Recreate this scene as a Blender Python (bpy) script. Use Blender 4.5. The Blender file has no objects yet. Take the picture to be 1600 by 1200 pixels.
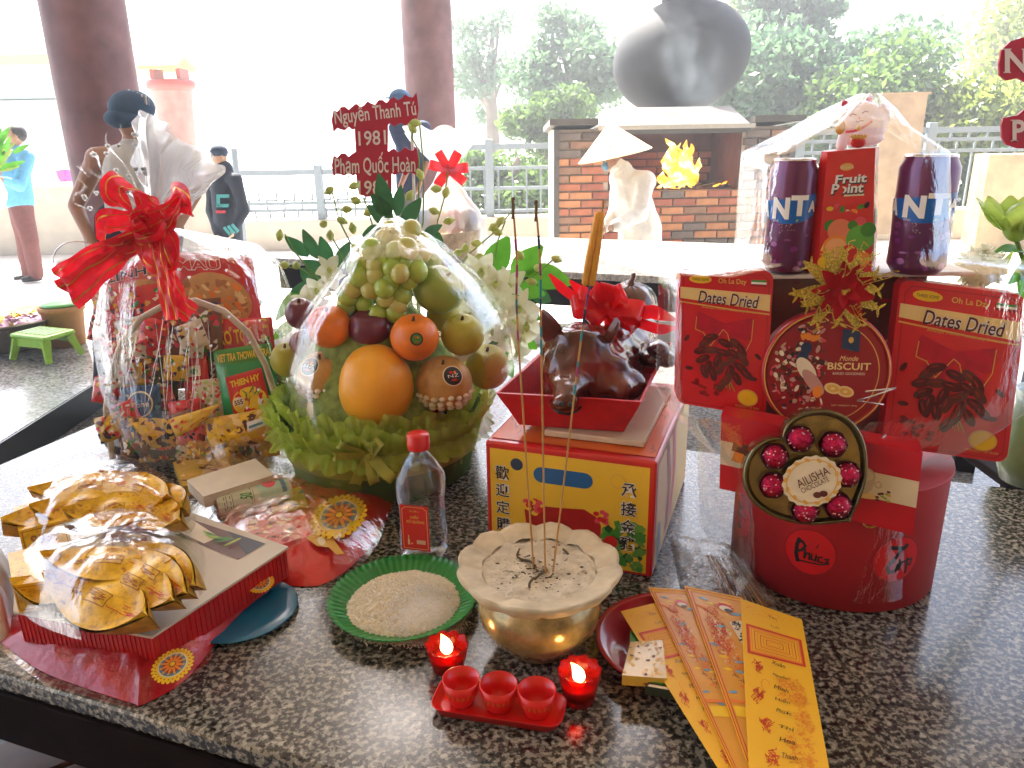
import bpy, bmesh, math, random
import numpy as np
from mathutils import Vector, Matrix, Euler, noise
rnd = random.Random(7)
R = math.radians
V = Vector
PI = math.pi
# ---------------------------------------------------------------- camera
F, PITCH, ROLL = 1209.0, R(18.5), R(-1.0)
CAM = V((0, 0, 1.45))
CR = (Matrix.Rotation(PI / 2 - PITCH, 3, 'X') @ Matrix.Rotation(ROLL, 3, 'Z'))
sc = bpy.context.scene
cam = bpy.data.objects.new('camera', bpy.data.cameras.new('camera'))
sc.collection.objects.link(cam)
cam.matrix_world = Matrix.Translation(CAM) @ CR.to_4x4()
cam.data.sensor_width = 36
cam.data.lens = 36 * F / 1600
cam.data.clip_start = 0.05
cam.data.clip_end = 500
sc.camera = cam
# ---------------------------------------------------------------- light
SUN_EL, SUN_AZ = R(56), R(-22)          # azimuth from +Y (view) towards +X
w = bpy.data.worlds.new('World')
sc.world = w
w.use_nodes = True
nt = w.node_tree
bg = nt.nodes['Background']
sky = nt.nodes.new('ShaderNodeTexSky')
sky.sky_type = 'NISHITA'
sky.sun_disc = False
sky.sun_elevation = SUN_EL
sky.sun_rotation = SUN_AZ
sky.air_density = 1.0
sky.dust_density = 4.0
sky.ozone_density = 0.6
nt.links.new(sky.outputs[0], bg.inputs[0])
bg.inputs[1].default_value = 0.15
sun = bpy.data.objects.new('sun', bpy.data.lights.new('sun', 'SUN'))
sc.collection.objects.link(sun)
sun.data.energy = 5.0
sun.data.angle = R(0.6)
sun.data.color = (1.0, 0.95, 0.86)
sd = V((math.sin(SUN_AZ) * math.cos(SUN_EL), math.cos(SUN_AZ) * math.cos(SUN_EL), math.sin(SUN_EL)))
sun.rotation_euler = sd.to_track_quat('Z', 'Y').to_euler()
sun.location = (0, 0, 12)
sc.view_settings.view_transform = 'Standard'
sc.view_settings.look = 'None'
sc.view_settings.exposure = 2.35
sc.view_settings.gamma = 1.0
sc.view_settings.use_curve_mapping = False
sc.cycles.use_denoising = True
sc.cycles.max_bounces = 10
sc.cycles.transparent_max_bounces = 24
sc.cycles.transmission_bounces = 8
sc.cycles.caustics_reflective = False
sc.cycles.caustics_refractive = False
sc.cycles.sample_clamp_indirect = 6.0
# ---------------------------------------------------------------- pixel helpers (1600x1200 photograph)
def ray(px, py):
    return CR @ V((px - 800, 600 - py, -F))
def T(px, py, z=0.8):
    d = ray(px, py); return CAM + d * ((z - CAM.z) / d.z)
def Yp(px, py, y):
    d = ray(px, py); return CAM + d * (y / d.y)
def PL(px, py, p0, n):
    d = ray(px, py); return CAM + d * ((V(p0) - CAM).dot(n) / d.dot(n))
def proj(p):
    q = CR.transposed() @ (V(p) - CAM); return (800 + q.x / -q.z * F, 600 - q.y / -q.z * F)
def mpp(p):                               # metres per photograph pixel at p
    q = CR.transposed() @ (V(p) - CAM); return -q.z / F
# ---------------------------------------------------------------- materials
MATS = {}
def lin(c):
    if isinstance(c, str):
        c = [int(c[i:i + 2], 16) / 255 for i in (0, 2, 4)]
        c = [x / 12.92 if x <= .04045 else ((x + .055) / 1.055) ** 2.4 for x in c]
    return (c[0], c[1], c[2], 1)
class NT:
    def __init__(s, name):
        s.m = bpy.data.materials.new(name); s.m.use_nodes = True
        s.t = s.m.node_tree; s.t.nodes.clear()
        s.o = s.n('OutputMaterial')
    def n(s, t, **k):
        x = s.t.nodes.new('ShaderNode' + t)
        for a, b in k.items():
            if a.startswith('i_'):
                key = a[2:]; key = int(key) if key.isdigit() else key.replace('_', ' ')
                x.inputs[key].default_value = b
            else: setattr(x, a, b)
        return x
    def l(s, a, b): s.t.links.new(a, b)
    def coord(s, scale=1.0, stretch=(1, 1, 1)):
        c = s.n('TexCoord'); mp = s.n('Mapping')
        s.l(c.outputs['Object'], mp.inputs[0]); mp.inputs['Scale'].default_value = [scale * q for q in stretch]
        return mp.outputs[0]
    def noise(s, vec, scale, detail=4, rough=.5):
        x = s.n('TexNoise'); s.l(vec, x.inputs['Vector']); x.inputs['Scale'].default_value = scale
        x.inputs['Detail'].default_value = detail; x.inputs['Roughness'].default_value = rough
        return x.outputs['Fac']
    def ramp(s, fac, stops, interp='LINEAR'):
        r = s.n('ValToRGB'); r.color_ramp.interpolation = interp
        e = r.color_ramp.elements
        while len(e) < len(stops): e.new(0.5)
        for q, (p, c) in zip(e, stops):
            q.position = p; q.color = lin(c)
        s.l(fac, r.inputs[0]); return r.outputs[0]
    def bump(s, h, strength, dist, bs):
        b = s.n('Bump'); b.inputs['Strength'].default_value = strength; b.inputs['Distance'].default_value = dist
        s.l(h, b.inputs['Height']); s.l(b.outputs[0], bs.inputs['Normal'])
def mat(name, col=0, rough=.5, metal=0, var=.12, vs=40, bump=0, bs=200, coat=0, trans=0, sss=0, emit=None, es=0, ior=1.45, alpha=1, spec=None, bd=.002):
    if name in MATS: return MATS[name]
    N = NT(name); b = N.n('BsdfPrincipled'); N.l(b.outputs[0], N.o.inputs[0])
    c = lin(col); I = b.inputs
    I['Roughness'].default_value = rough; I['Metallic'].default_value = metal; I['IOR'].default_value = ior
    I['Coat Weight'].default_value = coat; I['Coat Roughness'].default_value = .06
    I['Transmission Weight'].default_value = trans; I['Alpha'].default_value = alpha
    if spec is not None: I['Specular IOR Level'].default_value = spec
    if sss: I['Subsurface Weight'].default_value = sss; I['Subsurface Radius'].default_value = (.02, .008, .004); I['Subsurface Scale'].default_value = .5
    if emit: I['Emission Color'].default_value = lin(emit); I['Emission Strength'].default_value = es
    vec = N.coord()
    if var:
        f = N.noise(vec, vs, 5)
        r = N.ramp(f, [(.25, [max(0, x * (1 - var)) for x in c[:3]]), (.75, [min(1, x * (1 + var)) for x in c[:3]])])
        N.l(r, I['Base Color'])
    else: I['Base Color'].default_value = c
    if bump:
        N.bump(N.noise(vec, bs, 5), bump, bd, b)
    MATS[name] = N.m
    return N.m
def film(name, tint=(1, 1, 1), base=.05, fres=.75, white=.03, rough=.12, bump=.5, scale=18, stretch=(1, 1, .35)):
    """clear plastic film: transparent with sharp crinkled reflections"""
    if name in MATS: return MATS[name]
    N = NT(name)
    tr = N.n('BsdfTransparent'); tr.inputs[0].default_value = (*tint, 1)
    gl = N.n('BsdfGlossy'); gl.inputs['Roughness'].default_value = rough; gl.inputs[0].default_value = (1, 1, 1, 1)
    d1 = N.n('BsdfDiffuse'); d2 = N.n('BsdfTranslucent'); df = N.n('MixShader'); df.inputs[0].default_value = .5
    for q in (d1, d2): q.inputs[0].default_value = (.9, .9, .9, 1)
    N.l(d1.outputs[0], df.inputs[1]); N.l(d2.outputs[0], df.inputs[2])
    vec = N.coord(1, stretch)
    n1 = N.noise(vec, scale, 6, .55)
    b = N.n('Bump'); b.inputs['Strength'].default_value = bump; b.inputs['Distance'].default_value = .02
    N.l(n1, b.inputs['Height']); N.l(b.outputs[0], gl.inputs['Normal'])
    lw = N.n('LayerWeight'); lw.inputs[0].default_value = .28; N.l(b.outputs[0], lw.inputs['Normal'])
    ma = N.n('Math', operation='MULTIPLY_ADD'); N.l(lw.outputs['Fresnel'], ma.inputs[0]); ma.inputs[1].default_value = fres; ma.inputs[2].default_value = base
    ma.use_clamp = True
    m1 = N.n('MixShader'); m1.inputs[0].default_value = white; N.l(tr.outputs[0], m1.inputs[1]); N.l(df.outputs[0], m1.inputs[2])
    m2 = N.n('MixShader'); N.l(ma.outputs[0], m2.inputs[0]); N.l(m1.outputs[0], m2.inputs[1]); N.l(gl.outputs[0], m2.inputs[2])
    N.l(m2.outputs[0], N.o.inputs[0])
    MATS[name] = N.m
    return N.m
# ---------------------------------------------------------------- mesh builder
class MB:
    def __init__(s): s.v = []; s.f = []; s.mi = []; s.sm = []; s.ms = []
    def mid(s, m):
        if m not in s.ms: s.ms.append(m)
        return s.ms.index(m)
    def add(s, vs, fs, m, smooth=False):
        o = len(s.v); s.v.extend([tuple(p) for p in vs]); i = s.mid(m)
        for f in fs: s.f.append([o + k for k in f]); s.mi.append(i); s.sm.append(smooth)
        return s
    def box(s, c, size, m, rot=None, bev=0):
        x, y, z = [q / 2 for q in size]; c = V(c)
        if bev:
            bm = bmesh.new(); bmesh.ops.create_cube(bm, size=1)
            for q in bm.verts: q.co = V((q.co.x * size[0], q.co.y * size[1], q.co.z * size[2]))
            bmesh.ops.bevel(bm, geom=bm.edges[:], offset=bev, segments=2, affect='EDGES', profile=.5)
            bm.verts.index_update()
            vs = [q.co.copy() for q in bm.verts]; fs = [[q.index for q in f.verts] for f in bm.faces]; bm.free()
        else:
            vs = [V((a, b, d)) for a in (-x, x) for b in (-y, y) for d in (-z, z)]
            fs = [(0, 1, 3, 2), (4, 6, 7, 5), (0, 4, 5, 1), (2, 3, 7, 6), (0, 2, 6, 4), (1, 5, 7, 3)]
        if rot is not None: vs = [rot @ q for q in vs]
        return s.add([c + q for q in vs], fs, m)
    def tube(s, path, rad, m, n=8, caps=True, smooth=True):
        path = [V(p) for p in path]; k = len(path)
        if not isinstance(rad, (list, tuple)): rad = [rad] * k
        vs = []; up = None
        for i, p in enumerate(path):
            t = (path[min(i + 1, k - 1)] - path[max(i - 1, 0)])
            t = t.normalized() if t.length > 1e-9 else V((0, 0, 1))
            if up is None: up = V((0, 0, 1)) if abs(t.z) < .9 else V((1, 0, 0))
            a = t.cross(up); a = a.normalized() if a.length > 1e-6 else t.orthogonal().normalized(); b = a.cross(t).normalized(); up = b
            for j in range(n):
                th = 2 * PI * j / n; vs.append(p + (a * math.cos(th) + b * math.sin(th)) * rad[i])
        fs = [(i * n + j, i * n + (j + 1) % n, (i + 1) * n + (j + 1) % n, (i + 1) * n + j) for i in range(k - 1) for j in range(n)]
        s.add(vs, fs, m, smooth)
        if caps: s.add(vs[:n], [list(range(n))[::-1]], m); s.add(vs[-n:], [list(range(n))], m)
        return s
    def lathe(s, prof, m, c=(0, 0, 0), n=32, M=None, mod=None, smooth=True, close=False):
        """prof [(r,z)]; mod(theta, r, z, i)->(r,z)"""
        c = V(c); vs = []
        for i, (r, z) in enumerate(prof):
            for j in range(n):
                th = 2 * PI * j / n; rr, zz = (r, z) if mod is None else mod(th, r, z, i)
                p = V((rr * math.cos(th), rr * math.sin(th), zz))
                if M is not None: p = M @ p
                vs.append(c + p)
        k = len(prof)
        fs = [(i * n + j, i * n + (j + 1) % n, (i + 1) * n + (j + 1) % n, (i + 1) * n + j) for i in range(k - 1) for j in range(n)]
        s.add(vs, fs, m, smooth)
        if close:
            s.add(vs[:n], [list(range(n))[::-1]], m); s.add(vs[-n:], [list(range(n))], m)
        return s
    def ell(s, c, r, m, n=16, M=None, mod=None):
        if not isinstance(r, (tuple, list)): r = (r, r, r)
        vs = []; k = n // 2; c = V(c)
        for i in range(k + 1):
            ph = PI * i / k
            for j in range(n):
                th = 2 * PI * j / n
                d = V((math.sin(ph) * math.cos(th), math.sin(ph) * math.sin(th), math.cos(ph)))
                g = 1 if mod is None else mod(d)
                p = V((d.x * r[0], d.y * r[1], d.z * r[2])) * g
                if M is not None: p = M @ p
                vs.append(c + p)
        fs = [(i * n + j, (i + 1) * n + j, (i + 1) * n + (j + 1) % n, i * n + (j + 1) % n) for i in range(k) for j in range(n)]
        return s.add(vs, fs, m, True)
    def grid(s, fn, nu, nv, m, smooth=True):
        vs = [fn(i / nu, j / nv) for j in range(nv + 1) for i in range(nu + 1)]
        fs = [(j * (nu + 1) + i, j * (nu + 1) + i + 1, (j + 1) * (nu + 1) + i + 1, (j + 1) * (nu + 1) + i) for j in range(nv) for i in range(nu)]
        return s.add(vs, fs, m, smooth)
    def prism(s, pts, ext, m, m2=None):
        """closed polygon pts (3D) extruded by vector ext"""
        n = len(pts); a = [V(p) for p in pts]; b = [p + V(ext) for p in a]
        s.add(a + b, [list(range(n)), [n + i for i in range(n)][::-1]], m)
        s.add(a + b, [(i, n + i, n + (i + 1) % n, (i + 1) % n) for i in range(n)], m2 or m)
        return s
    def leaf(s, base, d, nrm, L, wd, m, curl=.25, fold=.15):
        d = V(d).normalized(); side = d.cross(V(nrm)).normalized(); up = side.cross(d).normalized(); base = V(base)
        vs = []; k = 6
        for i in range(k + 1):
            t = i / k; wv = wd * .5 * math.sin(PI * min(1, t * .93 + .03)) ** .8 * (1.15 - .5 * t)
            c = base + d * L * t - up * curl * L * t * t
            vs += [c - side * wv + up * wv * fold, c, c + side * wv + up * wv * fold]
        fs = []
        for i in range(k):
            a = i * 3; fs += [(a, a + 1, a + 4, a + 3), (a + 1, a + 2, a + 5, a + 4)]
        return s.add(vs, fs, m, True)
    def build(s, name, parent=None, label=None, cat=None, group=None, kind=None, solid=0, merge=False, weld=True):
        me = bpy.data.meshes.new(name)
        vs = s.v; loc = V((0, 0, 0))
        if parent is None and vs:
            A = np.array(vs); loc = V(((A[:, 0].min() + A[:, 0].max()) / 2, (A[:, 1].min() + A[:, 1].max()) / 2, A[:, 2].min()))
            vs = (A - np.array(loc)).tolist()
        me.from_pydata(vs, [], s.f)
        for m in s.ms: me.materials.append(m)
        me.polygons.foreach_set('material_index', s.mi); me.polygons.foreach_set('use_smooth', s.sm)
        if merge:
            bm = bmesh.new(); bm.from_mesh(me); bmesh.ops.remove_doubles(bm, verts=bm.verts, dist=1e-5); bmesh.ops.recalc_face_normals(bm, faces=bm.faces[:]); bm.to_mesh(me); bm.free()
        me.update()
        return link(name, me, parent, label, cat, group, kind, loc)
def link(name, me, parent=None, label=None, cat=None, group=None, kind=None, loc=(0, 0, 0)):
    o = bpy.data.objects.new(name, me); sc.collection.objects.link(o)
    if parent is not None:
        o.parent = parent; o.matrix_parent_inverse = Matrix.Translation(-base_of(parent))
    o.location = loc
    if label: o['label'] = label
    if cat: o['category'] = cat
    if group: o['group'] = group
    if kind: o['kind'] = kind
    return o
def base_of(o):
    b = V(o.location)
    return b if o.parent is None else V((0, 0, 0))
def thing(name, label, cat, loc, group=None):
    o = bpy.data.objects.new(name, None); sc.collection.objects.link(o); o.empty_display_size = .05
    o.location = loc; o['label'] = label; o['category'] = cat
    if group: o['group'] = group
    return o
def inst(o, loc, parent, rot=None, scale=None, name=None):
    c = o.copy(); sc.collection.objects.link(c); c.parent = parent
    c.matrix_parent_inverse = Matrix.Translation(-base_of(parent)); c.location = loc
    if rot is not None: c.rotation_euler = rot
    if scale is not None: c.scale = scale
    return c
# evaluated helper meshes live in a scratch scene
tmps = bpy.data.scenes.new('scratch')
def evalmesh(o):
    tmps.collection.objects.link(o); vl = tmps.view_layers[0]; vl.update()
    me = bpy.data.meshes.new_from_object(o.evaluated_get(vl.depsgraph), depsgraph=vl.depsgraph)
    tmps.collection.objects.unlink(o); bpy.data.objects.remove(o)
    return me
TXT = {}
def textgeo(body, bold=0.0, space=1.0):
    k = (body, bold, space)
    if k in TXT: return TXT[k]
    cu = bpy.data.curves.new('t', 'FONT'); cu.body = body; cu.resolution_u = 3; cu.offset = bold; cu.space_character = space
    cu.align_x = 'LEFT'
    me = evalmesh(bpy.data.objects.new('t', cu))
    A = np.array([v.co[:2] for v in me.vertices]) if len(me.vertices) else np.zeros((1, 2))
    lo, hi = A.min(0), A.max(0)
    fs = [list(p.vertices) for p in me.polygons]
    TXT[k] = ((A - lo) / np.maximum(hi - lo, 1e-6), fs, (hi - lo)[0] / max((hi - lo)[1], 1e-6))
    bpy.data.meshes.remove(me)
    return TXT[k]
def refine(A, fs):
    A = [tuple(p) for p in A]; out = []; idx = {}
    def mid(i, j):
        k = (min(i, j), max(i, j))
        if k not in idx: idx[k] = len(A); A.append(((A[i][0] + A[j][0]) / 2, (A[i][1] + A[j][1]) / 2))
        return idx[k]
    tris = [(f[0], f[k], f[k + 1]) for f in fs for k in range(1, len(f) - 1)]
    for _ in range(4):
        new = []
        for a, b, c in tris:
            if max(abs(A[a][0] - A[b][0]), abs(A[b][0] - A[c][0]), abs(A[a][0] - A[c][0])) > .22: ab, bc, ca = mid(a, b), mid(b, c), mid(c, a); new += [(a, ab, ca), (ab, b, bc), (ca, bc, c), (ab, bc, ca)]
            else: new.append((a, b, c))
        tris = new
    return A, tris
def silk(name, col, rough=.3, tl=.4, var=.15):
    if name in MATS: return MATS[name]
    N = NT(name); a = N.n('BsdfPrincipled'); b = N.n('BsdfTranslucent'); m = N.n('MixShader'); m.inputs[0].default_value = tl
    r = N.ramp(N.noise(N.coord(), 30, 4), [(.3, [x * (1 - var) for x in col]), (.7, [min(1, x * (1 + var)) for x in col])]); N.l(r, a.inputs[0]); N.l(r, b.inputs[0]); a.inputs['Roughness'].default_value = rough; a.inputs['Coat Weight'].default_value = .4
    N.l(a.outputs[0], m.inputs[1]); N.l(b.outputs[0], m.inputs[2]); N.l(m.outputs[0], N.o.inputs[0]); MATS[name] = N.m; return N.m
def blob(parts, voxel, mats, smooth=6, noise_amp=0, matfn=None):
    """union of ellipsoids ('e',c,r[,M]) and tapered capsules ('c',p0,p1,r0,r1) as one continuous smooth mesh"""
    mb = MB()
    for p in parts:
        if p[0] == 'e': mb.ell(p[1], p[2], mats[0], 20, p[3] if len(p) > 3 else None)
        elif p[0] == 'b': mb.box(p[1], p[2], mats[0], p[3] if len(p) > 3 else None)
        else:
            a, b = V(p[1]), V(p[2]); r0, r1 = p[3], p[4]; d = (b - a).normalized() if (b - a).length > 1e-6 else V((0, 0, 1)); path = []; rr = []
            for i in range(5):
                t = -1 + i / 4 * 1; path.append(a + d * r0 * t * .999); rr.append(max(r0 * math.sqrt(max(0, 1 - t * t)), r0 * .05))
            for i in range(5):
                t = i / 4; path.append(b + d * r1 * t * .999); rr.append(max(r1 * math.sqrt(max(0, 1 - t * t)), r1 * .05))
            mb.tube(path, rr, mats[0], 14)
    me = bpy.data.meshes.new('b'); me.from_pydata(mb.v, [], mb.f); me.update()
    bm = bmesh.new(); bm.from_mesh(me); bmesh.ops.remove_doubles(bm, verts=bm.verts, dist=1e-6); bmesh.ops.recalc_face_normals(bm, faces=bm.faces[:]); bm.to_mesh(me); bm.free()
    o = bpy.data.objects.new('b', me)
    r = o.modifiers.new('r', 'REMESH'); r.mode = 'VOXEL'; r.voxel_size = voxel; r.use_smooth_shade = True
    s = o.modifiers.new('s', 'SMOOTH'); s.iterations = smooth; s.factor = .5
    m2 = evalmesh(o)
    m2.materials.clear()
    for m in mats: m2.materials.append(m)
    if noise_amp:
        for v in m2.vertices: v.co += v.normal * noise.noise(v.co * noise_amp[1]) * noise_amp[0]
    if matfn:
        for p in m2.polygons: p.material_index = matfn(p.center)
    for p in m2.polygons: p.use_smooth = True
    return m2
def blobobj(name, me, parent=None, **k):
    loc = V((0, 0, 0))
    if parent is None:
        A = np.array([v.co[:] for v in me.vertices]); loc = V(((A[:, 0].min() + A[:, 0].max()) / 2, (A[:, 1].min() + A[:, 1].max()) / 2, A[:, 2].min()))
        me.transform(Matrix.Translation(-loc))
    return link(name, me, parent, loc=loc, **k)
# ---------------------------------------------------------------- printed surfaces
class Surf:
    """a printed face: P(u,v,h) maps u right, v up, h outwards (metres)"""
    def __init__(s, P, wid, hei, curved=False): s.P = P; s.w = wid; s.h = hei; s.c = curved; s.mb = MB()
    def rect(s, u0, v0, u1, v1, m, h=.0004):
        nu = 12 if s.c else 1; nv = 6 if s.c else 1
        s.mb.grid(lambda a, b: s.P(u0 + (u1 - u0) * a, v0 + (v1 - v0) * b, h), nu, nv, m, False); return s
    def poly(s, pts, m, h=.0006):
        s.mb.add([s.P(u, v, h) for u, v in pts], [list(range(len(pts)))], m); return s
    def ell(s, cu, cv, ru, rv, m, h=.0006, rot=0, n=20, t0=0, t1=2 * PI, wob=None):
        """ru, rv in fractions of the width (both), rot in degrees"""
        c, q = math.cos(R(rot)), math.sin(R(rot)); asp = s.w / s.h
        def pt(r, t):
            k = 1 if wob is None else wob(t)
            x, y = ru * r * k * math.cos(t), rv * r * k * math.sin(t)
            return s.P(cu + x * c - y * q, cv + (x * q + y * c) * asp, h)
        vs = [pt(0, 0)] + [pt(.5, t0 + (t1 - t0) * i / n) for i in range(n + 1)] + [pt(1, t0 + (t1 - t0) * i / n) for i in range(n + 1)]
        fs = [(0, 1 + i, 2 + i) for i in range(n)] + [(1 + i, n + 2 + i, n + 3 + i, 2 + i) for i in range(n)]
        s.mb.add(vs, fs, m); return s
    def ring(s, cu, cv, r0, r1, m, h=.0006, n=28, t0=0, t1=2 * PI, e=1, rot=0):
        asp = s.w / s.h; c, q = math.cos(R(rot)), math.sin(R(rot))
        def pt(r, t):
            x, y = r * math.cos(t), r * e * math.sin(t)
            return s.P(cu + x * c - y * q, cv + (x * q + y * c) * asp, h)
        vs = []
        for i in range(n + 1):
            t = t0 + (t1 - t0) * i / n; vs += [pt(r0, t), pt(r1, t)]
        s.mb.add(vs, [(2 * i, 2 * i + 1, 2 * i + 3, 2 * i + 2) for i in range(n)], m); return s
    def line(s, pts, wd, m, h=.0007):
        """wd as a fraction of width"""
        asp = s.w / s.h
        q = [V((u, v / asp)) for u, v in pts]
        for a, b in zip(q[:-1], q[1:]):
            d = (b - a)
            if d.length < 1e-6: continue
            d.normalize(); nn = V((-d.y, d.x)) * wd / 2; a2 = a - d * wd * .3; b2 = b + d * wd * .3
            k = 4 if s.c else 1; vs = []
            for i in range(k + 1):
                p = a2.lerp(b2, i / k)
                for e in (p - nn, p + nn): vs.append(s.P(e.x, e.y * asp, h))
            s.mb.add(vs, [(2 * i, 2 * i + 2, 2 * i + 3, 2 * i + 1) for i in range(k)], m)
        return s
    def text(s, body, u0, v0, u1, v1, m, h=.0009, bold=0.0, rot=0, shear=0, arc=0, space=1.0):
        A, fs, _ = textgeo(body, bold, space)
        if s.c: A, fs = refine(A, fs)
        cu, cv = (u0 + u1) / 2, (v0 + v1) / 2; asp = s.w / s.h; c, q = math.cos(R(rot)), math.sin(R(rot)); vs = []
        for a, b in A:
            x = (a - .5) * (u1 - u0) + shear * (b - .5) * (v1 - v0); y = ((b - .5) * (v1 - v0) + arc * (1 - (2 * a - 1) ** 2)) / asp
            vs.append(s.P(cu + x * c - y * q, cv + (x * q + y * c) * asp, h))
        s.mb.add(vs, fs, m); return s
    def done(s, name, parent, **k): return s.mb.build(name, parent, **k)
def quad_surf(tl, tr, br, bl):
    tl, tr, br, bl = V(tl), V(tr), V(br), V(bl)
    n = ((tr - tl).cross(bl - tl)).normalized() * -1
    if n.dot(CAM - tl) < 0: n = -n
    def P(u, v, h=0):
        return (bl.lerp(br, u)).lerp(tl.lerp(tr, u), v) + n * h
    s = Surf(P, ((tr - tl).length + (br - bl).length) / 2, ((tl - bl).length + (tr - br).length) / 2); s.n = n; s.q = (tl, tr, br, bl)
    return s
def pixquad(px4, p0, nrm):
    """four photograph corners (TL,TR,BR,BL) on a plane through p0"""
    return [PL(x, y, p0, V(nrm).normalized()) for x, y in px4]
def slab(q, n, th, m, rr=0):
    """solid of thickness th behind quad face q (TL,TR,BR,BL), optional rounded corners"""
    mb = MB()
    if rr:
        tl, tr, br, bl = q; pts = []
        cs = [tl, tr, br, bl]
        for i, c in enumerate(cs):
            a = (cs[i - 1] - c).normalized() * rr; b = (cs[(i + 1) % 4] - c).normalized() * rr
            for k in range(5):
                t = k / 4 * PI / 2; pts.append(c + a * (1 - math.sin(t)) + b * (1 - math.cos(t)))
        mb.prism(pts, -n * th, m)
    else: mb.prism(list(q), -n * th, m)
    return mb
# ================================================================ SETTING
def granite(name, dark, mid, light, sc_=110, rough=.14, bump=.02):
    N = NT(name); b = N.n('BsdfPrincipled'); N.l(b.outputs[0], N.o.inputs[0])
    vec = N.coord()
    n1 = N.noise(vec, sc_, 2.5, .55)
    c1 = N.ramp(n1, [(.41, dark), (.46, [x * .7 for x in mid]), (.52, mid), (.56, light)])
    vo = N.n('TexVoronoi'); vo.inputs['Scale'].default_value = sc_ * 1.3; N.l(vec, vo.inputs['Vector'])
    sep = N.n('SeparateColor'); N.l(vo.outputs['Color'], sep.inputs[0])
    c2 = N.ramp(sep.outputs[0], [(.0, dark), (.3, mid), (.55, [x * 1.1 for x in mid]), (.75, light), (.92, dark)], 'CONSTANT')
    mx = N.n('Mix', data_type='RGBA'); mx.inputs[0].default_value = .38; N.l(c1, mx.inputs[6]); N.l(c2, mx.inputs[7])
    big = N.noise(vec, 3.0, 3)
    c3 = N.ramp(big, [(.3, (.82, .82, .84)), (.7, (1, 1, .98))])
    mu = N.n('Mix', data_type='RGBA', blend_type='MULTIPLY'); mu.inputs[0].default_value = 1; N.l(mx.outputs[2], mu.inputs[6]); N.l(c3, mu.inputs[7])
    N.l(mu.outputs[2], b.inputs['Base Color'])
    rr = N.noise(vec, 9, 4); ra = N.n('MapRange'); N.l(rr, ra.inputs[0]); ra.inputs[3].default_value = rough * .7; ra.inputs[4].default_value = rough * 1.6
    N.l(ra.outputs[0], b.inputs['Roughness'])
    b.inputs['IOR'].default_value = 1.55
    N.bump(n1, bump, .0006, b)
    MATS[name] = N.m; return N.m
M_gran = granite('granite_speckled', (.008, .008, .008), (.080, .076, .064), (.40, .375, .30), 135, .15)
M_granfl = granite('granite_floor', (.10, .10, .10), (.26, .26, .26), (.45, .45, .44), 60, .13)
M_granpale = granite('granite_pale', (.30, .27, .22), (.52, .49, .43), (.7, .68, .62), 80, .22)
M_blackst = mat('black_stone', '0d1513', .25, var=.3, vs=12)
M_darkwood = mat('dark_wood', (.010, .005, .004), .5, var=.4, vs=20, bump=.2, bs=60, spec=.03)
M_brownwood = mat('brown_wood', (.07, .022, .012), .4, var=.4, vs=30, coat=.3)
M_ground = mat('pale_paving', (.62, .60, .55), .6, var=.12, vs=3, bump=.2, bs=30)
M_plaster = mat('beige_render', (.50, .45, .37), .85, var=.12, vs=6, bump=.3, bs=60)
M_white = mat('white_render', (.78, .77, .74), .85, var=.05, vs=4)
M_pillar = mat('rosewood_pillar', (.22, .115, .12), .55, var=.35, vs=7, bump=.25, bs=14, bd=.01)
M_rail = mat('railing_grey_blue', (.20, .25, .29), .5, var=.1)
# -- floors
P0, P1 = T(0, 690, .15), T(125, 612, .15)
RX = (P0.x + P1.x) / 2
mb = MB(); mb.box((RX + 6, 0.6, -.05), (12, 9.2, .1), M_granfl); mb.build('floor', kind='structure')
mb = MB(); mb.box(((RX - 14) / 2 , .6, .07), (abs(-14 - RX) , 9.2, .16), M_granfl)
fl = mb.build('raised_floor', kind='structure')
mb = MB()
for k in range(5):
    mb.box((RX + .006, -3 + k * 1.64, .075), (.012, 1.634, .146), M_blackst)
mb.build('step_riser', kind='structure')
mb = MB(); mb.add([(-56, 5.2, .146), (56, 5.2, .146), (56, 76, .146), (-56, 76, .146)], [(0, 1, 2, 3)], M_ground)
mb.box((6 + RX, 5.206, .07), (12, .012, .148), M_ground)
mb.build('ground', kind='structure')
mb = MB(); mb.add([(-56, -40, -.12), (56, -40, -.12), (56, 5.2, -.12), (-56, 5.2, -.12)], [(0, 1, 2, 3)], M_ground)
mb.build('courtyard_ground', kind='structure')
# -- pavilion roof (out of frame, shades the tables) and its pillars
M_ceil = mat('ceiling_boards', (.46, .36, .25), .6, var=.15, vs=3)
M_tile = mat('roof_tile', (.35, .10, .05), .5, var=.2)
rf = thing('pavilion_roof', 'flat timber ceiling of the open pavilion over the offering tables', 'roof', (0, 1, 6.2))
MB().box((0, 1.0, 6.26), (15, 10.4, .10), M_ceil).build('ceiling', rf)
MB().box((0, 1.0, 6.42), (15.6, 11.0, .16), M_tile).build('roof_slab', rf)
MB().box((-4.6, 7.6, 6.36), (5.6, 2.2, .14), M_ceil).build('shade_eave', rf)  # unseen eave added to keep the floor at left in shade
def pillar(px_l, px_r, y, taper, label, z0):
    a, b = Yp(px_l, 0, y), Yp(px_r, 0, y); c = (a + b) / 2; r = (b - a).length / 2
    t = thing('round_pillar', label, 'pillar', (c.x, y, z0), 'round pavilion pillars')
    prof = [(r * (1 + taper * (1 - k / 12)), z0 + .12 + (6.2 - z0 - .12) * k / 12) for k in range(13)]
    MB().lathe(prof, M_pillar, (c.x, y, 0), 40, close=True).build('shaft', t)
    MB().lathe([(r * 1.32, z0), (r * 1.36, z0 + .04), (r * 1.2, z0 + .09), (r * 1.12, z0 + .125)], M_plaster, (c.x, y, 0), 40, close=True).build('plinth', t)
    return t
pillar(60, 196, 4.1, -.12, 'thick purple-brown round pillar behind the man in the dark cap at left', .15)
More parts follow.
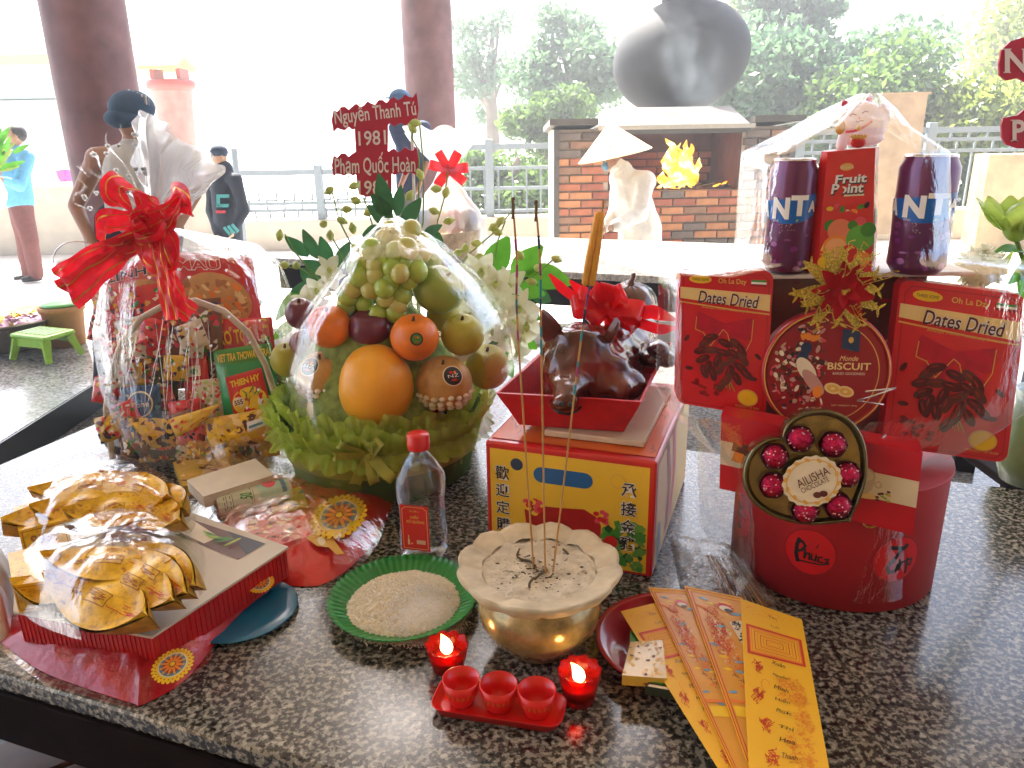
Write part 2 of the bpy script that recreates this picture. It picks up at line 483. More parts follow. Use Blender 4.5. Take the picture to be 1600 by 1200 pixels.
pillar(626, 704, 6.0, .02, 'slimmer reddish round pillar behind the red name sign', .15)
# unseen wall added behind the camera to cut sky reflections and give warm fill
hl = thing('added_rear_wall', 'added ochre wall behind the camera, blocking bright sky and giving warm bounce', 'building', (0, -3.6, 0))
M_ochre = mat('ochre_wall', (.50, .33, .17), .8, var=.12, vs=2)
MB().box((0, -3.7, 3.0), (15, .2, 6.24), M_ochre).build('wall', hl)
for x_ in (-4.5, 0, 4.5): MB().box((x_, -3.57, 1.35), (1.6, .05, 2.7), M_brownwood, bev=.01).build('added_door', hl)
# ================================================================ our granite table
A0, A1 = T(0, 1052), T(500, 1200); d = (A1 - A0).normalized(); TD = V((d.x, d.y, 0)); TN = V((-d.y, d.x, 0))
nF = (A0.dot(TN) + A1.dot(TN)) / 2; nB = T(1500, 752).dot(TN); dL = T(60, 699).dot(TD); dR = 2.0
def tp(a, b, z): p = TD * a + TN * b; return V((p.x, p.y, z))
RT = Matrix((TD, TN, V((0, 0, 1)))).transposed()
def table(name, label, cat, dl, dr, nf, nb, z, top_m, wood, legs, skirt_h=.12, inset=.03, th=.035):
    t = thing(name, label, cat, tp((dl + dr) / 2, (nf + nb) / 2, 0))
    MB().box(tp((dl + dr) / 2, (nf + nb) / 2, z - th / 2), (dr - dl, nb - nf, th), top_m, RT, bev=.006).build('stone_top', t)
    zz = z - th - skirt_h / 2 - .001
    for a, b, sx, sy in (((dl + dr) / 2, nf + inset, dr - dl - 2 * inset, .03), ((dl + dr) / 2, nb - inset, dr - dl - 2 * inset, .03)):
        MB().box(tp(a, b, zz), (sx, sy, skirt_h), wood, RT, bev=.003).build('skirt_board', t)
    for a in (dl + inset, dr - inset):
        MB().box(tp(a, (nf + nb) / 2, zz), (.03, nb - nf - 2 * inset - .034, skirt_h), wood, RT, bev=.003).build('skirt_board', t)
    for a, b in legs:
        MB().box(tp(a, b, (z - th) / 2 - .001), (.08, .08, z - th - .002), wood, RT, bev=.005).build('leg', t)
    return t
table('altar_table', 'long speckled granite table with a dark wooden skirt holding all the offerings', 'table', dL, dR, nF, nB, .8, M_gran, M_darkwood,
      [(dL + .09, nF + .09), (dL + .09, nB - .09), (dR - .09, nF + .09), (dR - .09, nB - .09)], skirt_h=.082, inset=.012, th=.03)
q0, q1, q2 = T(410, 406), T(1060, 428), T(700, 366)
nf2 = (q0.dot(TN) + q1.dot(TN)) / 2; nb2 = q2.dot(TN); dl2 = q0.dot(TD)
table('rear_offering_table', 'pale stone-topped table with a black frame behind the offerings, in front of the furnace', 'table', dl2, dl2 + 5.2, nf2, nb2, .8, M_granpale, M_darkwood,
      [(dl2 + .12, nf2 + .1), (dl2 + .12, nb2 - .1), (dl2 + 1.75, nf2 + .1), (dl2 + 3.4, nf2 + .1), (dl2 + 5.0, nf2 + .1), (dl2 + 5.0, nb2 - .1)], skirt_h=.13)
# brown chair under the table end, bottom left
M_stripe = mat('slate_stripe', (.12, .15, .18), .5)
cp = T(60, 1185, .43)
ch = thing('wooden_chair', 'brown wooden chair with a grey stripe pushed under the front corner of the granite table', 'chair', (cp.x, cp.y, 0))
RC = Matrix.Rotation(R(33), 3, 'Z')
def cb(dx, dy, z, s, m, n): MB().box(cp + RC @ V((dx, dy, z - .43)), s, m, RC, bev=.006).build(n, ch)
cb(0, 0, .43, (.40, .12, .03), M_brownwood, 'seat'); cb(0, .085, .425, (.40, .04, .02), M_stripe, 'seat_edge'); cb(0, -.13, .43, (.40, .13, .03), M_brownwood, 'seat')
for a in (-.17, .17):
    for b in (-.16, .07): cb(a, b, .2, (.035, .035, .40), M_brownwood, 'leg')
# ================================================================ background buildings, walls
M_yel = mat('yellow_eave', (.75, .52, .10), .5); M_teal = mat('teal_band', (.25, .42, .42), .5)
M_redp = mat('red_lacquer_wall', (.42, .08, .06), .5, var=.1)
b0 = Yp(-120, 95, 16); b1 = Yp(84, 95, 16)
t = thing('temple_building', 'white temple hall with a yellow and teal eave far behind the blue-shirted person', 'building', (b0.x - 2, 18, .15))
zt = Yp(40, 89, 16).z
def hb(n, z0, z1, y0, m, x0=-18, x1=b1.x, y1=21): MB().box(((x0 + x1) / 2, (y0 + y1) / 2, (z0 + z1) / 2), (x1 - x0, y1 - y0, z1 - z0), m).build(n, t)
hb('wall', .15, zt - .75, 16.6, M_white); hb('teal_fascia', zt - .72, zt - .28, 16.3, M_teal); hb('frieze', zt - .275, zt - .12, 16.2, M_white); hb('eave', zt - .115, zt + .03, 15.9, M_yel)
hb('roof', zt + .035, zt + .3, 16.0, M_white)
# low parapet left, ledge right
mb = MB(); ya = 8.8; xl = Yp(-300, 290, ya).x; xr = Yp(330, 290, ya).x; zt1 = Yp(80, 292, ya).z
mb.box(((xl + xr) / 2, ya + .1, (zt1 + .147) / 2), (xr - xl, .2, zt1 - .147), M_plaster)
mb.build('low_wall', label='low beige rendered wall behind the people on the left', cat='wall')
MB().box(((xl + xr) / 2, ya + .1, zt1 + .03), (xr - xl, .3, .058), M_white, bev=.01).build('wall_coping', label='white coping slab on the low beige wall at left', cat='coping')
zt2 = Yp(430, 346, ya).z; xe = Yp(1750, 345, ya).x
MB().box(((xr + .01 + xe) / 2, ya + .15, (zt2 + .147) / 2), (xe - xr - .02, .3, zt2 - .147), M_plaster, bev=.01).build('fence_plinth', label='low beige kerb wall carrying the railing behind the rear table', cat='wall')
# railing
def rail_run(x0, x1, y, zb, ztop, label, posts, vstep, mids, deco=False):
    t = thing('railing', label, 'railing', ((x0 + x1) / 2, y, zb), 'grey metal railings')
    for z in [ztop] + mids: MB().box(((x0 + x1) / 2, y, z), (x1 - x0, .035, .035 if z < ztop else .06), M_rail).build('rail', t)
    for x in posts: MB().box((x, y - .001, (zb + ztop + .08) / 2), (.09, .09, ztop + .08 - zb), M_rail, bev=.008).build('post', t)
    n = int((x1 - x0) / vstep); g = MB().box((0, 0, (zb + mids[0]) / 2), (.018, .018, mids[0] - zb - .03), M_rail)
    first = None
    for k in range(1, n):
        x = x0 + (x1 - x0) * k / n
        if first is None: first = g.build('baluster', t); first.location = (x, y, 0)
        else: inst(first, (x, y, 0), t)
    if deco:
        g = MB()
        k = 0; x = x0 + .1
        while x < x1 - .2:
            a = mids[0]; g.box((x, y, a + .06), (.02, .02, .12), M_rail); g.box((x + .06, y, a + .11), (.12, .02, .02), M_rail); g.box((x + .12, y, a + .15), (.02, .02, .10), M_rail); x += .2
        g.build('fret_top', t, kind='stuff')
    return t
def xs(px, y): return Yp(px, 300, y).x
zr = Yp(765, 230, ya).z; z0 = zt2
mid = [Yp(765, v, ya).z for v in (332, 296, 264)]
rail_run(xs(712, ya), xs(868, ya), ya + .15, z0, zr, 'grey railing with one thick post between the red pillar and the furnace', [xs(765, ya)], .14, [mid[2], mid[1], mid[0]])
zl = Yp(487, 270, ya).z
rail_run(xs(366, ya), xs(640, ya), ya + .15, z0, zl, 'pale thin railing with one leaning post left of the red name sign', [xs(495, ya)], .16, [Yp(487, 330, ya).z, Yp(487, 322, ya).z + .02], True)
rail_run(xs(1228, ya), xs(1700, ya), ya + .15, z0, Yp(1500, 203, ya).z, 'railing in front of the green trees at right', [xs(1250, ya), xs(1452, ya)], .16, [Yp(1500, 236, ya).z, Yp(1500, 218, ya).z], True)
ps = Yp(362, 232, 7.6)
MB().tube([(ps.x, 7.6, .15), (ps.x + .02, 7.6, ps.z)], .03, M_rail, 10).build('steel_post', label='thin grey steel post just right of the capped boy', cat='post')
# tan board behind the lucky cat
bp = Yp(1408, 200, 8.2); bw = mpp(bp) * 33
tb = thing('plywood_board', 'upright tan plywood board behind the white lucky cat', 'board', (bp.x, 8.2, .15))
M_ply = mat('plywood', (.40, .28, .17), .7, var=.25, vs=6)
MB().box((bp.x, 8.2, (Yp(1408, 148, 8.2).z + .3) / 2), (2 * bw, .04, Yp(1408, 148, 8.2).z - .3), M_ply).build('panel', tb)
MB().box((bp.x, 8.2, Yp(1408, 148, 8.2).z + .012), (2 * bw + .06, .06, .02), M_ply).build('top_rail', tb)
for s in (-1, 1): MB().box((bp.x + s * (bw - .03), 8.24, .22), (.05, .04, .15), M_ply).build('foot', tb)
# beige wall right
wq = Yp(1600, 240, 7.9)
MB().box((Yp(1700, 240, 7.9).x, 7.9, (wq.z + .147) / 2), (Yp(1700, 240, 7.9).x * 2 - 2 * Yp(1535, 240, 7.9).x, .25, wq.z - .147), mat('tan_stone', (.50, .38, .22), .8, var=.3, vs=6, bump=.4, bs=20)).build('tan_stone_wall', label='tan stone wall below the railing at the right edge', cat='wall')
# pink cards on the coping
for k, (px, c) in enumerate(((95, 'd060a0'), (108, 'b060c0'))):
    p = Yp(px, 270, ya - .05); h = mpp(p) * 17
    g = MB().box((p.x, ya - .0, zt1 + .06 + h / 2), (h * .75, .10, h), mat('card_' + c, c, .6), Matrix.Rotation(R(12 * (k * 2 - 1)), 3, 'Y'), bev=.005)
    g.build('gift_bag', label=('magenta' if k == 0 else 'purple') + ' paper bag on the white coping, ' + ('left' if k == 0 else 'right') + ' of the pair', cat='bag')
# ================================================================ ornamental red lantern pillar
y = 10.5; c = Yp(270, 150, y); k = mpp(c)
t = thing('shrine_pillar', 'red stone shrine pillar with a yellow tiled cap beyond the man in the cap', 'pillar', (c.x, y, .15))
zt = Yp(270, 126, y).z
MB().lathe([(k * 26, .15), (k * 26, .5), (k * 24, .52), (k * 25, (zt + .5) / 2), (k * 28, zt - .3), (k * 30, zt - .12)], mat('shrine_red', (.42, .20, .17), .6, var=.25, vs=8, bump=.3, bs=12), (c.x, y, 0), 24).build('shaft', t)
MB().lathe([(k * 30, zt - .118), (k * 36, zt - .09), (k * 36, zt), (k * 30, zt + .01)], M_redp, (c.x, y, 0), 24, close=True).build('capital', t)
for s in (-1, 1): MB().box((c.x + s * k * 20, y, zt + .075), (.05, .3, .12), M_redp).build('bracket', t)
g = MB()
for i in range(9):
    g.tube([(c.x + (i - 4) * k * 6.4, y - .35, zt + .135), (c.x + (i - 4) * k * 6, y, zt + .27), (c.x + (i - 4) * k * 6.4, y + .35, zt + .135)], .028, M_yel, 6)
g.build('tiled_cap', t)
# ================================================================ furnace
FY = 6.9
def fx(px): return Yp(px, 280, FY).x
def fz(py): return Yp(1050, py, FY).z
fl_, fr_ = fx(867), fx(1234); ox0, ox1 = fx(950), fx(1156); ztop = fz(200); zo1 = fz(207); zo0 = fz(298)
t = thing('brick_furnace', 'brick offering furnace with an open burning hearth and a grey metal hood', 'furnace', ((fl_ + fr_) / 2, FY + .5, .15))
M_mort = mat('mortar', (.55, .48, .38), .9, var=.15); M_soot = mat('sooty_brick', (.10, .03, .025), .85, var=.3, vs=10, bump=.3, bs=60)
bricks = [mat('brick_' + c, c, .85, var=.25, vs=14, bump=.4, bs=80) for c in ('a8684c', 'b88058', '8c6a54', '70645c', '9a5c48', '5c5048')]
dep = 1.1
g = MB(); yb = FY + .012
g.box(((fl_ + ox0) / 2, yb + dep / 2, (.147 + ztop) / 2), (ox0 - fl_, dep, ztop - .147), M_mort); g.box(((fr_ + ox1) / 2, yb + dep / 2, (.147 + ztop) / 2), (fr_ - ox1, dep, ztop - .147), M_mort)
g.box(((ox0 + ox1) / 2, yb + dep / 2, (.147 + zo0) / 2), (ox1 - ox0 - .004, dep, zo0 - .147), M_mort)
g.build('core_wall', t)
g = MB(); g.box(((ox0 + ox1) / 2, yb + dep - .06, (zo0 + ztop) / 2 + .002), (ox1 - ox0 - .006, .11, ztop - zo0 - .006), M_soot); g.build('back_wall', t)
for x_ in (ox0 + .008, ox1 - .008): MB().box((x_, yb + dep / 2 - .05, (zo0 + ztop) / 2), (.012, dep - .12, ztop - zo0 - .012), M_soot).build('inner_lining', t)
MB().box(((ox0 + ox1) / 2, yb + dep / 2 - .03, zo0 + .003), (ox1 - ox0 - .03, dep - .2, .006), M_soot).build('hearth_floor', t)
bw_, bh_ = .20, .070
proto = {}
def brick(x, y, z, wd, mi, rz=0):
    key = (round(wd, 2), mi)
    if key not in proto:
        b = MB().box((0, 0, 0), (wd, .05, bh_ - .014), bricks[mi], bev=.004).build('brick', t); b.location = (x, y, z); proto[key] = b
    else: b = inst(proto[key], (x, y, z), t)
    b.rotation_euler = (0, rnd.uniform(-.006, .006), rz)
row = 0; z = .30
while z < ztop - .03:
    x = fl_ + .03 + (0 if row % 2 else -bw_ / 2)
    while x < fr_ - .02:
        a, b_ = max(x, fl_ + .03), min(x + bw_ - .014, fr_ - .03); x += bw_
        if z > zo0 - .01:
            if a > ox0 - .03 and b_ < ox1 + .03: continue
            if a < ox0 < b_: b_ = ox0 - .003
            if a < ox1 < b_: a = ox1 + .003
        if b_ - a < .05: continue
        soot = z > ztop - .22 or (abs((a + b_) / 2 - ox1) < .16 and z > zo0)
        brick((a + b_) / 2, FY - .006 + rnd.uniform(-.004, .003), z, round(b_ - a, 2), rnd.choice((5, 3, 5, 2)) if soot else rnd.choice((0, 1, 0, 1, 2, 3, 4)))
    z += bh_; row += 1
for i in range(10):      # sill course on end and courses inside the hearth
    x = ox0 + .06 + (ox1 - ox0 - .12) * i / 9
row = 0; z = zo0 + .05
while z < zo0 + .30:
    x = ox0 + (0 if row % 2 else -.1)
    while x < ox1:
        a, b_ = max(x, ox0 + .02), min(x + .186, ox1 - .02); x += .2
        if b_ - a > .06: brick((a + b_) / 2, yb + dep - .14, z, round(b_ - a, 2), 4)
    z += bh_; row += 1
M_steel = mat('furnace_steel', (.10, .095, .085), .45, metal=.3, var=.25, vs=5)
for x in (fl_ + .012, fr_ - .012): MB().box((x, FY - .02, (.15 + ztop) / 2), (.045, .05, ztop - .15), M_steel).build('corner_post', t)
MB().box(((ox0 + ox1) / 2, FY - .03, ztop - .02), (ox1 - ox0 + .1, .05, .05), M_steel).build('lintel', t)
zh = fz(172) + .03; a0, a1 = fx(940) - .04, fx(1164); b0_, b1_ = fx(960), fx(1146)
g = MB(); f0, f1 = FY - .12, FY + dep
vs = [(a0, f0, ztop + .006), (a1, f0, ztop + .006), (a1, f1, ztop + .006), (a0, f1, ztop + .006), (b0_, FY + .25, zh), (b1_, FY + .25, zh), (b1_, FY + .9, zh), (b0_, FY + .9, zh)]
g.add(vs, [(0, 1, 5, 4), (1, 2, 6, 5), (2, 3, 7, 6), (3, 0, 4, 7), (4, 5, 6, 7), (3, 2, 1, 0)], M_steel); g.build('hood', t)
MB().box(((a0 + a1) / 2, f0 - .012, ztop + .01), (a1 - a0 + .03, .03, .035), mat('hood_lip', (.45, .42, .36), .4, metal=.3)).build('hood_lip', t)
for x0, x1 in ((fl_ - .05, a0 - .01), (a1 + .01, fr_ + .05)):
    MB().box(((x0 + x1) / 2, FY + .5, ztop + .03), (x1 - x0, dep + .15, .05), M_steel, Matrix.Rotation(R(-3), 3, 'X')).build('side_cover', t)
# fire
N = NT('flame'); e = N.n('Emission'); vec = N.coord(); nz = N.noise(vec, 9, 3)
sx = N.n('SeparateXYZ'); N.l(vec, sx.inputs[0])
r = N.ramp(nz, [(.36, (1, .12, .005)), (.47, (1, .34, .02)), (.58, (1, .62, .10)), (.68, (1, .90, .5))]); N.l(r, e.inputs[0]); e.inputs[1].default_value = 1.1; 
tp_ = N.n('BsdfTransparent'); lw = N.n('LayerWeight'); lw.inputs[0].default_value = .4; mr = N.n('MapRange', interpolation_type='SMOOTHSTEP'); mr.inputs[1].default_value = .25; mr.inputs[2].default_value = .85; mr.inputs[3].default_value = .12; mr.inputs[4].default_value = 1; N.l(lw.outputs['Facing'], mr.inputs[0]); mxf = N.n('MixShader'); N.l(mr.outputs[0], mxf.inputs[0]); N.l(e.outputs[0], mxf.inputs[1]); N.l(tp_.outputs[0], mxf.inputs[2]); N.l(mxf.outputs[0], N.o.inputs[0]); M_flame = N.m
fire = thing('fire', 'tall orange fire burning inside the brick furnace', 'fire', (fx(1062), FY + .35, zo0))
def tongue(px, py0, py1, wpx, yy):
    a = Yp(px, py0, yy); b = Yp(px + rnd.uniform(-10, 10), py1, yy); k = mpp(a) * wpx; path = []; rr = []
    for i in range(9):
        q = i / 8; path.append(a.lerp(b, q) + V((math.sin(q * 5 + px) * k * .35, 0, 0))); rr.append(k * .5 * (math.sin(PI * (q * .85 + .15)) ** .8 + .02) * (1 - .35 * q))
    g = MB().tube(path, rr, M_flame, 9)
    g.v = [tuple(V(p) + V((noise.noise(V(p) * 14), noise.noise(V(p) * 14 + V((5, 5, 5))), 0)) * k * .5) for p in g.v]
    g.build('flame', fire)
for px, a, b, w_ in ((1050, 300, 235, 26), (1062, 298, 222, 30), (1074, 298, 230, 24), (1084, 296, 246, 14), (1044, 300, 268, 20), (1066, 296, 218, 16), (1034, 300, 284, 12), (1055, 262, 216, 20), (1078, 250, 224, 12)): tongue(px, a, b, w_, FY + rnd.uniform(.2, .45))
for px, w_ in ((1115, 7), (1133, 9), (1140, 5)): tongue(px, 297, 297 - w_ * 1.6, w_, FY + .3)
g = MB()
for k in range(60):
    p = Yp(rnd.uniform(1035, 1150), 298, FY + rnd.uniform(.12, .6)); g.ell((p.x, p.y, zo0 + rnd.uniform(.0, .03)), (rnd.uniform(.01, .05), rnd.uniform(.01, .05), .012), mat('ash_grey', (.12, .11, .10), .9), 6)
g.build('ash_bed', label='grey ash bed on the furnace hearth', cat='ash', kind='stuff')
# gourd sculpture
GY = 8.3; gc = Yp(1064, 90, GY); k = mpp(gc)
t = thing('gourd_sculpture', 'huge dark grey stone gourd towering over the furnace', 'sculpture', (gc.x, GY, .15))
M_gourd = mat('dark_basalt', (.026, .028, .032), .75, var=.35, vs=2.2, bump=.3, bs=10, bd=.01)
MR = Matrix.Rotation(R(-14), 3, 'Y')
MB().ell(gc, (k * 106, k * 104, k * 84), M_gourd, 48, MR).build('lower_bulb', t)
u = gc + V((-k * 12, 0, k * 138)); MB().ell(u, (k * 58, k * 58, k * 46), M_gourd, 32).build('upper_bulb', t)
MB().tube([gc + V((-k * 14, 0, k * 76)), gc + V((-k * 12, 0, k * 96))], k * 20, M_gourd, 24).build('neck', t)
MB().tube([u + V((0, 0, k * 42)), u + V((k * 4, 0, k * 66)), u + V((k * 12, 0, k * 80))], [k * 14, k * 8, k * 5], M_gourd, 12).build('stem', t)
MB().lathe([(k * 60, .15), (k * 56, .3), (k * 44, .5), (k * 40, gc.z - k * 70)], M_gourd, (gc.x, GY, 0), 28).build('pedestal', t)
# smoke drifting up from the furnace past the gourd: soft puffs
N = NT('smoke_puff'); tr = N.n('BsdfTransparent'); d1 = N.n('BsdfDiffuse'); d2 = N.n('BsdfTranslucent'); m1 = N.n('MixShader'); m1.inputs[0].default_value = .6
for q in (d1, d2): q.inputs[0].default_value = (.62, .72, .80, 1); N.l(q.outputs[0], m1.inputs[1 if q is d1 else 2])
lw = N.n('LayerWeight'); lw.inputs[0].default_value = .5; nz = N.noise(N.coord(1, (1, 1, .5)), 3.2, 6, .62); mr = N.n('MapRange', interpolation_type='SMOOTHSTEP'); N.l(nz, mr.inputs[0]); mr.inputs[1].default_value = .42; mr.inputs[2].default_value = .68; mr.inputs[3].default_value = 0; mr.inputs[4].default_value = .045
f1 = N.n('Math', operation='SUBTRACT'); f1.inputs[0].default_value = 1; N.l(lw.outputs['Facing'], f1.inputs[1]); f2 = N.n('Math', operation='POWER'); N.l(f1.outputs[0], f2.inputs[0]); f2.inputs[1].default_value = 2.2; f3 = N.n('Math', operation='MULTIPLY'); N.l(f2.outputs[0], f3.inputs[0]); N.l(mr.outputs[0], f3.inputs[1])
m2 = N.n('MixShader'); N.l(f3.outputs[0], m2.inputs[0]); N.l(tr.outputs[0], m2.inputs[1]); N.l(m1.outputs[0], m2.inputs[2]); N.l(m2.outputs[0], N.o.inputs[0])
g = MB()
for px, py, rr, yy in ((1085, 150, 40, 6.75), (1100, 115, 50, 6.8), (1080, 80, 55, 6.7), (1050, 45, 60, 6.75), (1010, 10, 70, 6.8), (1075, 130, 34, 6.6), (1060, 95, 44, 6.6), (970, -20, 80, 6.8)):
    q = Yp(px, py, yy); g.ell(q, rr * mpp(q), N.m, 24)
g.build('smoke', label='thin bluish smoke drifting up from the furnace hood across the gourd', cat='smoke', kind='stuff')
# ================================================================ trees
def leafmat(name, c, c2):
    N = NT(name); a = N.n('BsdfDiffuse'); b = N.n('BsdfTranslucent'); m = N.n('MixShader'); m.inputs[0].default_value = .68
    f = N.noise(N.coord(), 1.3, 3); r = N.ramp(f, [(.35, c), (.65, c2)]); N.l(r, a.inputs[0]); N.l(r, b.inputs[0])
    g = N.n('BsdfGlossy'); g.inputs['Roughness'].default_value = .4; m2 = N.n('MixShader'); m2.inputs[0].default_value = .05
    N.l(a.outputs[0], m.inputs[1]); N.l(b.outputs[0], m.inputs[2]); N.l(m.outputs[0], m2.inputs[1]); N.l(g.outputs[0], m2.inputs[2]); N.l(m2.outputs[0], N.o.inputs[0]); return N.m
LM = [leafmat('tree_leaves_mid', (.08, .15, .03), (.14, .24, .05)), leafmat('tree_leaves_blue', (.07, .15, .07), (.12, .22, .10)), leafmat('tree_leaves_yellow', (.16, .22, .03), (.26, .31, .06))]
M_bark = mat('bark', (.16, .13, .10), .9, var=.3, vs=4, bump=.6, bs=20, bd=.02)
nrg = np.random.default_rng(5)
def tree(px, py, y, rpx, rpy, n, lm, label, lsz=.13, dens=9):
    c = Yp(px, py, y); k = mpp(c); rx, rz = rpx * k, rpy * k; bx = c.x + rnd.uniform(-.3, .3)
    t = thing('tree', label, 'tree', (bx, y, .14), 'trees behind the railing')
    g = MB(); g.tube([(bx, y, .1), (bx + .1, y, .14 + (c.z - .14) * .4), (c.x, y, c.z), (c.x + .1, y, c.z + rz * .6)], [.2, .15, .1, .03], M_bark, 9)
    subs = []
    for i in range(dens):
        a = V((nrg.normal() * .5, nrg.normal() * .5, nrg.normal() * .5)); a = a.normalized() * (.35 + .5 * nrg.random())
        s = c + V((a.x * rx, a.y * rx * .7, a.z * rz)); subs.append((s, rx * nrg.uniform(.22, .42)))
        g.tube([(c.x, y, c.z - rz * .5), (s + V((c.x, y, c.z - rz * .3))) / 2 + V((0, 0, -.1)), s], [.07, .04, .012], M_bark, 6)
    g.build('trunk', t)
    m = n // dens; VV = []; 
    for s, r in subs:
        d = nrg.normal(size=(m, 3)); d /= np.linalg.norm(d, axis=1)[:, None]; rad = r * nrg.random(m)[:, None] ** .45
        p = np.array(s) + d * rad * np.array([1.15, 1.1, .85])
        VV.append(p)
    P = np.concatenate(VV); m = len(P); a = nrg.normal(size=(m, 3)); a /= np.linalg.norm(a, axis=1)[:, None]; b = np.cross(a, nrg.normal(size=(m, 3))); b /= np.linalg.norm(b, axis=1)[:, None]
    L = lsz * nrg.uniform(.6, 1.3, size=(m, 1)); vs = np.stack([P - a * L, P - b * L * .45, P + a * L, P + b * L * .45], 1).reshape(-1, 3)
    me = bpy.data.meshes.new('crown'); fs = np.arange(m * 4).reshape(-1, 4)
    me.from_pydata(vs.tolist(), [], fs.tolist()); me.materials.append(lm); me.update(); link('crown', me, t)
for a in ((1275, 130, 14, 210, 105, 26000, LM[1], 'blue-green tree right behind the stone gourd, tallest of the row', .075, 30),
          (1235, 30, 15, 80, 80, 7000, LM[1], 'slender pale treetop reaching the top edge right of the gourd', .075, 12),
          (1390, 170, 12.5, 150, 80, 20000, LM[0], 'mid-green tree directly behind the plywood board', .065, 26),
          (1540, 185, 12, 150, 75, 18000, LM[2], 'yellow-green tree behind the railing at the right edge', .065, 24),
          (1560, 60, 16, 130, 90, 3000, LM[2], 'sparse yellowish treetop above the right edge railing', .075, 16),
          (900, 110, 15, 110, 110, 9000, LM[1], 'faint pale-green tree left of the stone gourd', .07, 22),
          (765, 110, 18, 80, 110, 2600, LM[1], 'very thin washed-out tree just right of the red pillar', .075, 14),
          (800, 280, 11.5, 110, 55, 8000, LM[0], 'low bush seen through the railing left of the furnace', .06, 16),
          (860, 190, 13, 80, 60, 6000, LM[0], 'light green tree just over the furnace left corner', .06, 14),
          (1180, 80, 17, 90, 120, 6000, LM[0], 'tree close behind the right flank of the stone gourd', .07, 14),
          (1420, 240, 13, 220, 45, 14000, LM[0], 'low hedge-like tree just above the railing at right', .06, 22)): tree(*a)
# ================================================================ shared print colours
def ink(n, c, r=.35, **k): return mat('ink_' + n, c, r, var=.05, **k)
K_red = ink('red', (.62, .02, .015)); K_dred = ink('dark_red', (.30, .01, .015)); K_gold = ink('gold', (.75, .42, .08)); K_lgold = ink('pale_gold', (.85, .62, .25))
K_white = ink('white', (.85, .83, .78)); K_black = ink('black', (.02, .02, .02)); K_green = ink('green', (.06, .25, .03)); K_yel = ink('yellow', (.86, .55, .02))
K_blue = ink('blue', (.02, .12, .33)); K_navy = ink('navy', (.02, .04, .09)); K_brown = ink('brown', (.13, .03, .02)); K_maroon = ink('maroon', (.10, .012, .012))
K_pink = ink('pink', (.72, .07, .10)); K_orange = ink('orange', (.85, .26, .03)); K_cream = ink('cream', (.80, .70, .50)); K_lime = ink('lime', (.35, .50, .06)); K_sky = ink('sky_blue', (.16, .36, .50)); K_purple = ink('purple_ink', (.20, .02, .20))
M_redcard = mat('red_card', (.60, .012, .012), .32, var=.12, vs=9, coat=.4); M_redsatin = mat('red_satin', (.72, .008, .012), .32, var=.25, vs=30, sss=0, coat=.3)
def frame(c, nrm, wid, hei, rot=0):
    """flat surface centred at c facing nrm; rot degrees in plane"""
    n = V(nrm).normalized(); r = V((0, 0, 1)).cross(n).normalized(); r = r if r.length else V((1, 0, 0)); up = n.cross(r).normalized()
    a, b = math.cos(R(rot)), math.sin(R(rot)); r2 = r * a + up * b; u2 = up * a - r * b; c = V(c)
    s = Surf(lambda u, v, h=0: c + r2 * (u - .5) * wid + u2 * (v - .5) * hei + n * h, wid, hei); s.n = n; s.r = r2; s.up = u2; s.ctr = c
    return s
def ribbon(path, wd, side, m, mb=None, n2=1, crimp=0):
    mb = mb or MB(); side = V(side).normalized(); vs = []
    for i, p in enumerate(path):
        p = V(p); w_ = wd if not callable(wd) else wd(i / (len(path) - 1)); t = (V(path[min(i + 1, len(path) - 1)]) - V(path[max(i - 1, 0)])).normalized()
        s = side - t * side.dot(t); s.normalize(); nn = s.cross(t)
        for j in range(5):
            q = j / 4 - .5; vs.append(p + s * w_ * q + nn * crimp * (1 if j % 2 else -1))
    mb.add(vs, [(i * 5 + j, i * 5 + j + 1, i * 5 + j + 6, i * 5 + j + 5) for i in range(len(path) - 1) for j in range(4)], m, True)
    return mb
def loop_path(c, d, out, L, th, n=14):
    d = V(d).normalized(); o = V(out).normalized(); c = V(c); return [c + d * L * math.sin(PI * i / n) ** .7 + o * th * math.sin(2 * PI * i / n) for i in range(n + 1)]
# ================================================================ red gift tower at right
HC = T(1293, 872); HX, HY = HC.x, HC.y
NA = V((-.31, -.95, 0))
GT = 'items taped into the red gift tower'
k = mpp(HC); rb = 146 * k; zb1 = Yp(1293, 775, HY - rb).z
M_hat = mat('hatbox_red', (.42, .012, .018), .5, var=.15, vs=12, bump=.15, bs=300)
hat = thing('hat_box', 'round red hat box with black brush script, the base of the gift tower', 'box', (HX, HY, .8), GT)
MB().lathe([(rb * .3, .8005), (rb - .004, .8005), (rb, .803), (rb, zb1)], M_hat, (HX, HY, 0), 64).build('side_wall', hat)
MB().lathe([(rb + .001, zb1 - .001), (rb + .003, zb1), (rb + .002, zb1 + .004), (.001, zb1 + .004)], M_hat, (HX, HY, 0), 64).build('lid', hat)
def cylS(c, r, z0, z1, a0, a1):
    """printed patch on a cylinder, angles in degrees measured from -Y (towards the camera), positive to the right"""
    return Surf(lambda u, v, h=0: V((c[0] + (r + h) * math.sin(R(a0 + (a1 - a0) * u)), c[1] - (r + h) * math.cos(R(a0 + (a1 - a0) * u)), z0 + (z1 - z0) * v)), abs(R(a1 - a0)) * r, z1 - z0, True)
zm = Yp(1267, 878, HY - rb).z
M_seal = mat('seal_red', (.62, .01, .015), .4, var=.08)
def seal(ang, strokes, wob=1.0):
    S = cylS((HX, HY), rb, zm - .034, zm + .034, ang - 15, ang + 15)
    S.ell(.5, .5, .46, .46, K_dred, .0003, n=36); S.ell(.5, .5, .435, .435, M_seal, .0005, n=36)
    for st in strokes:
        w0 = st[0]
        S.line(st[1:], w0, K_black, .0008)
    S.done('brush_script', hat)
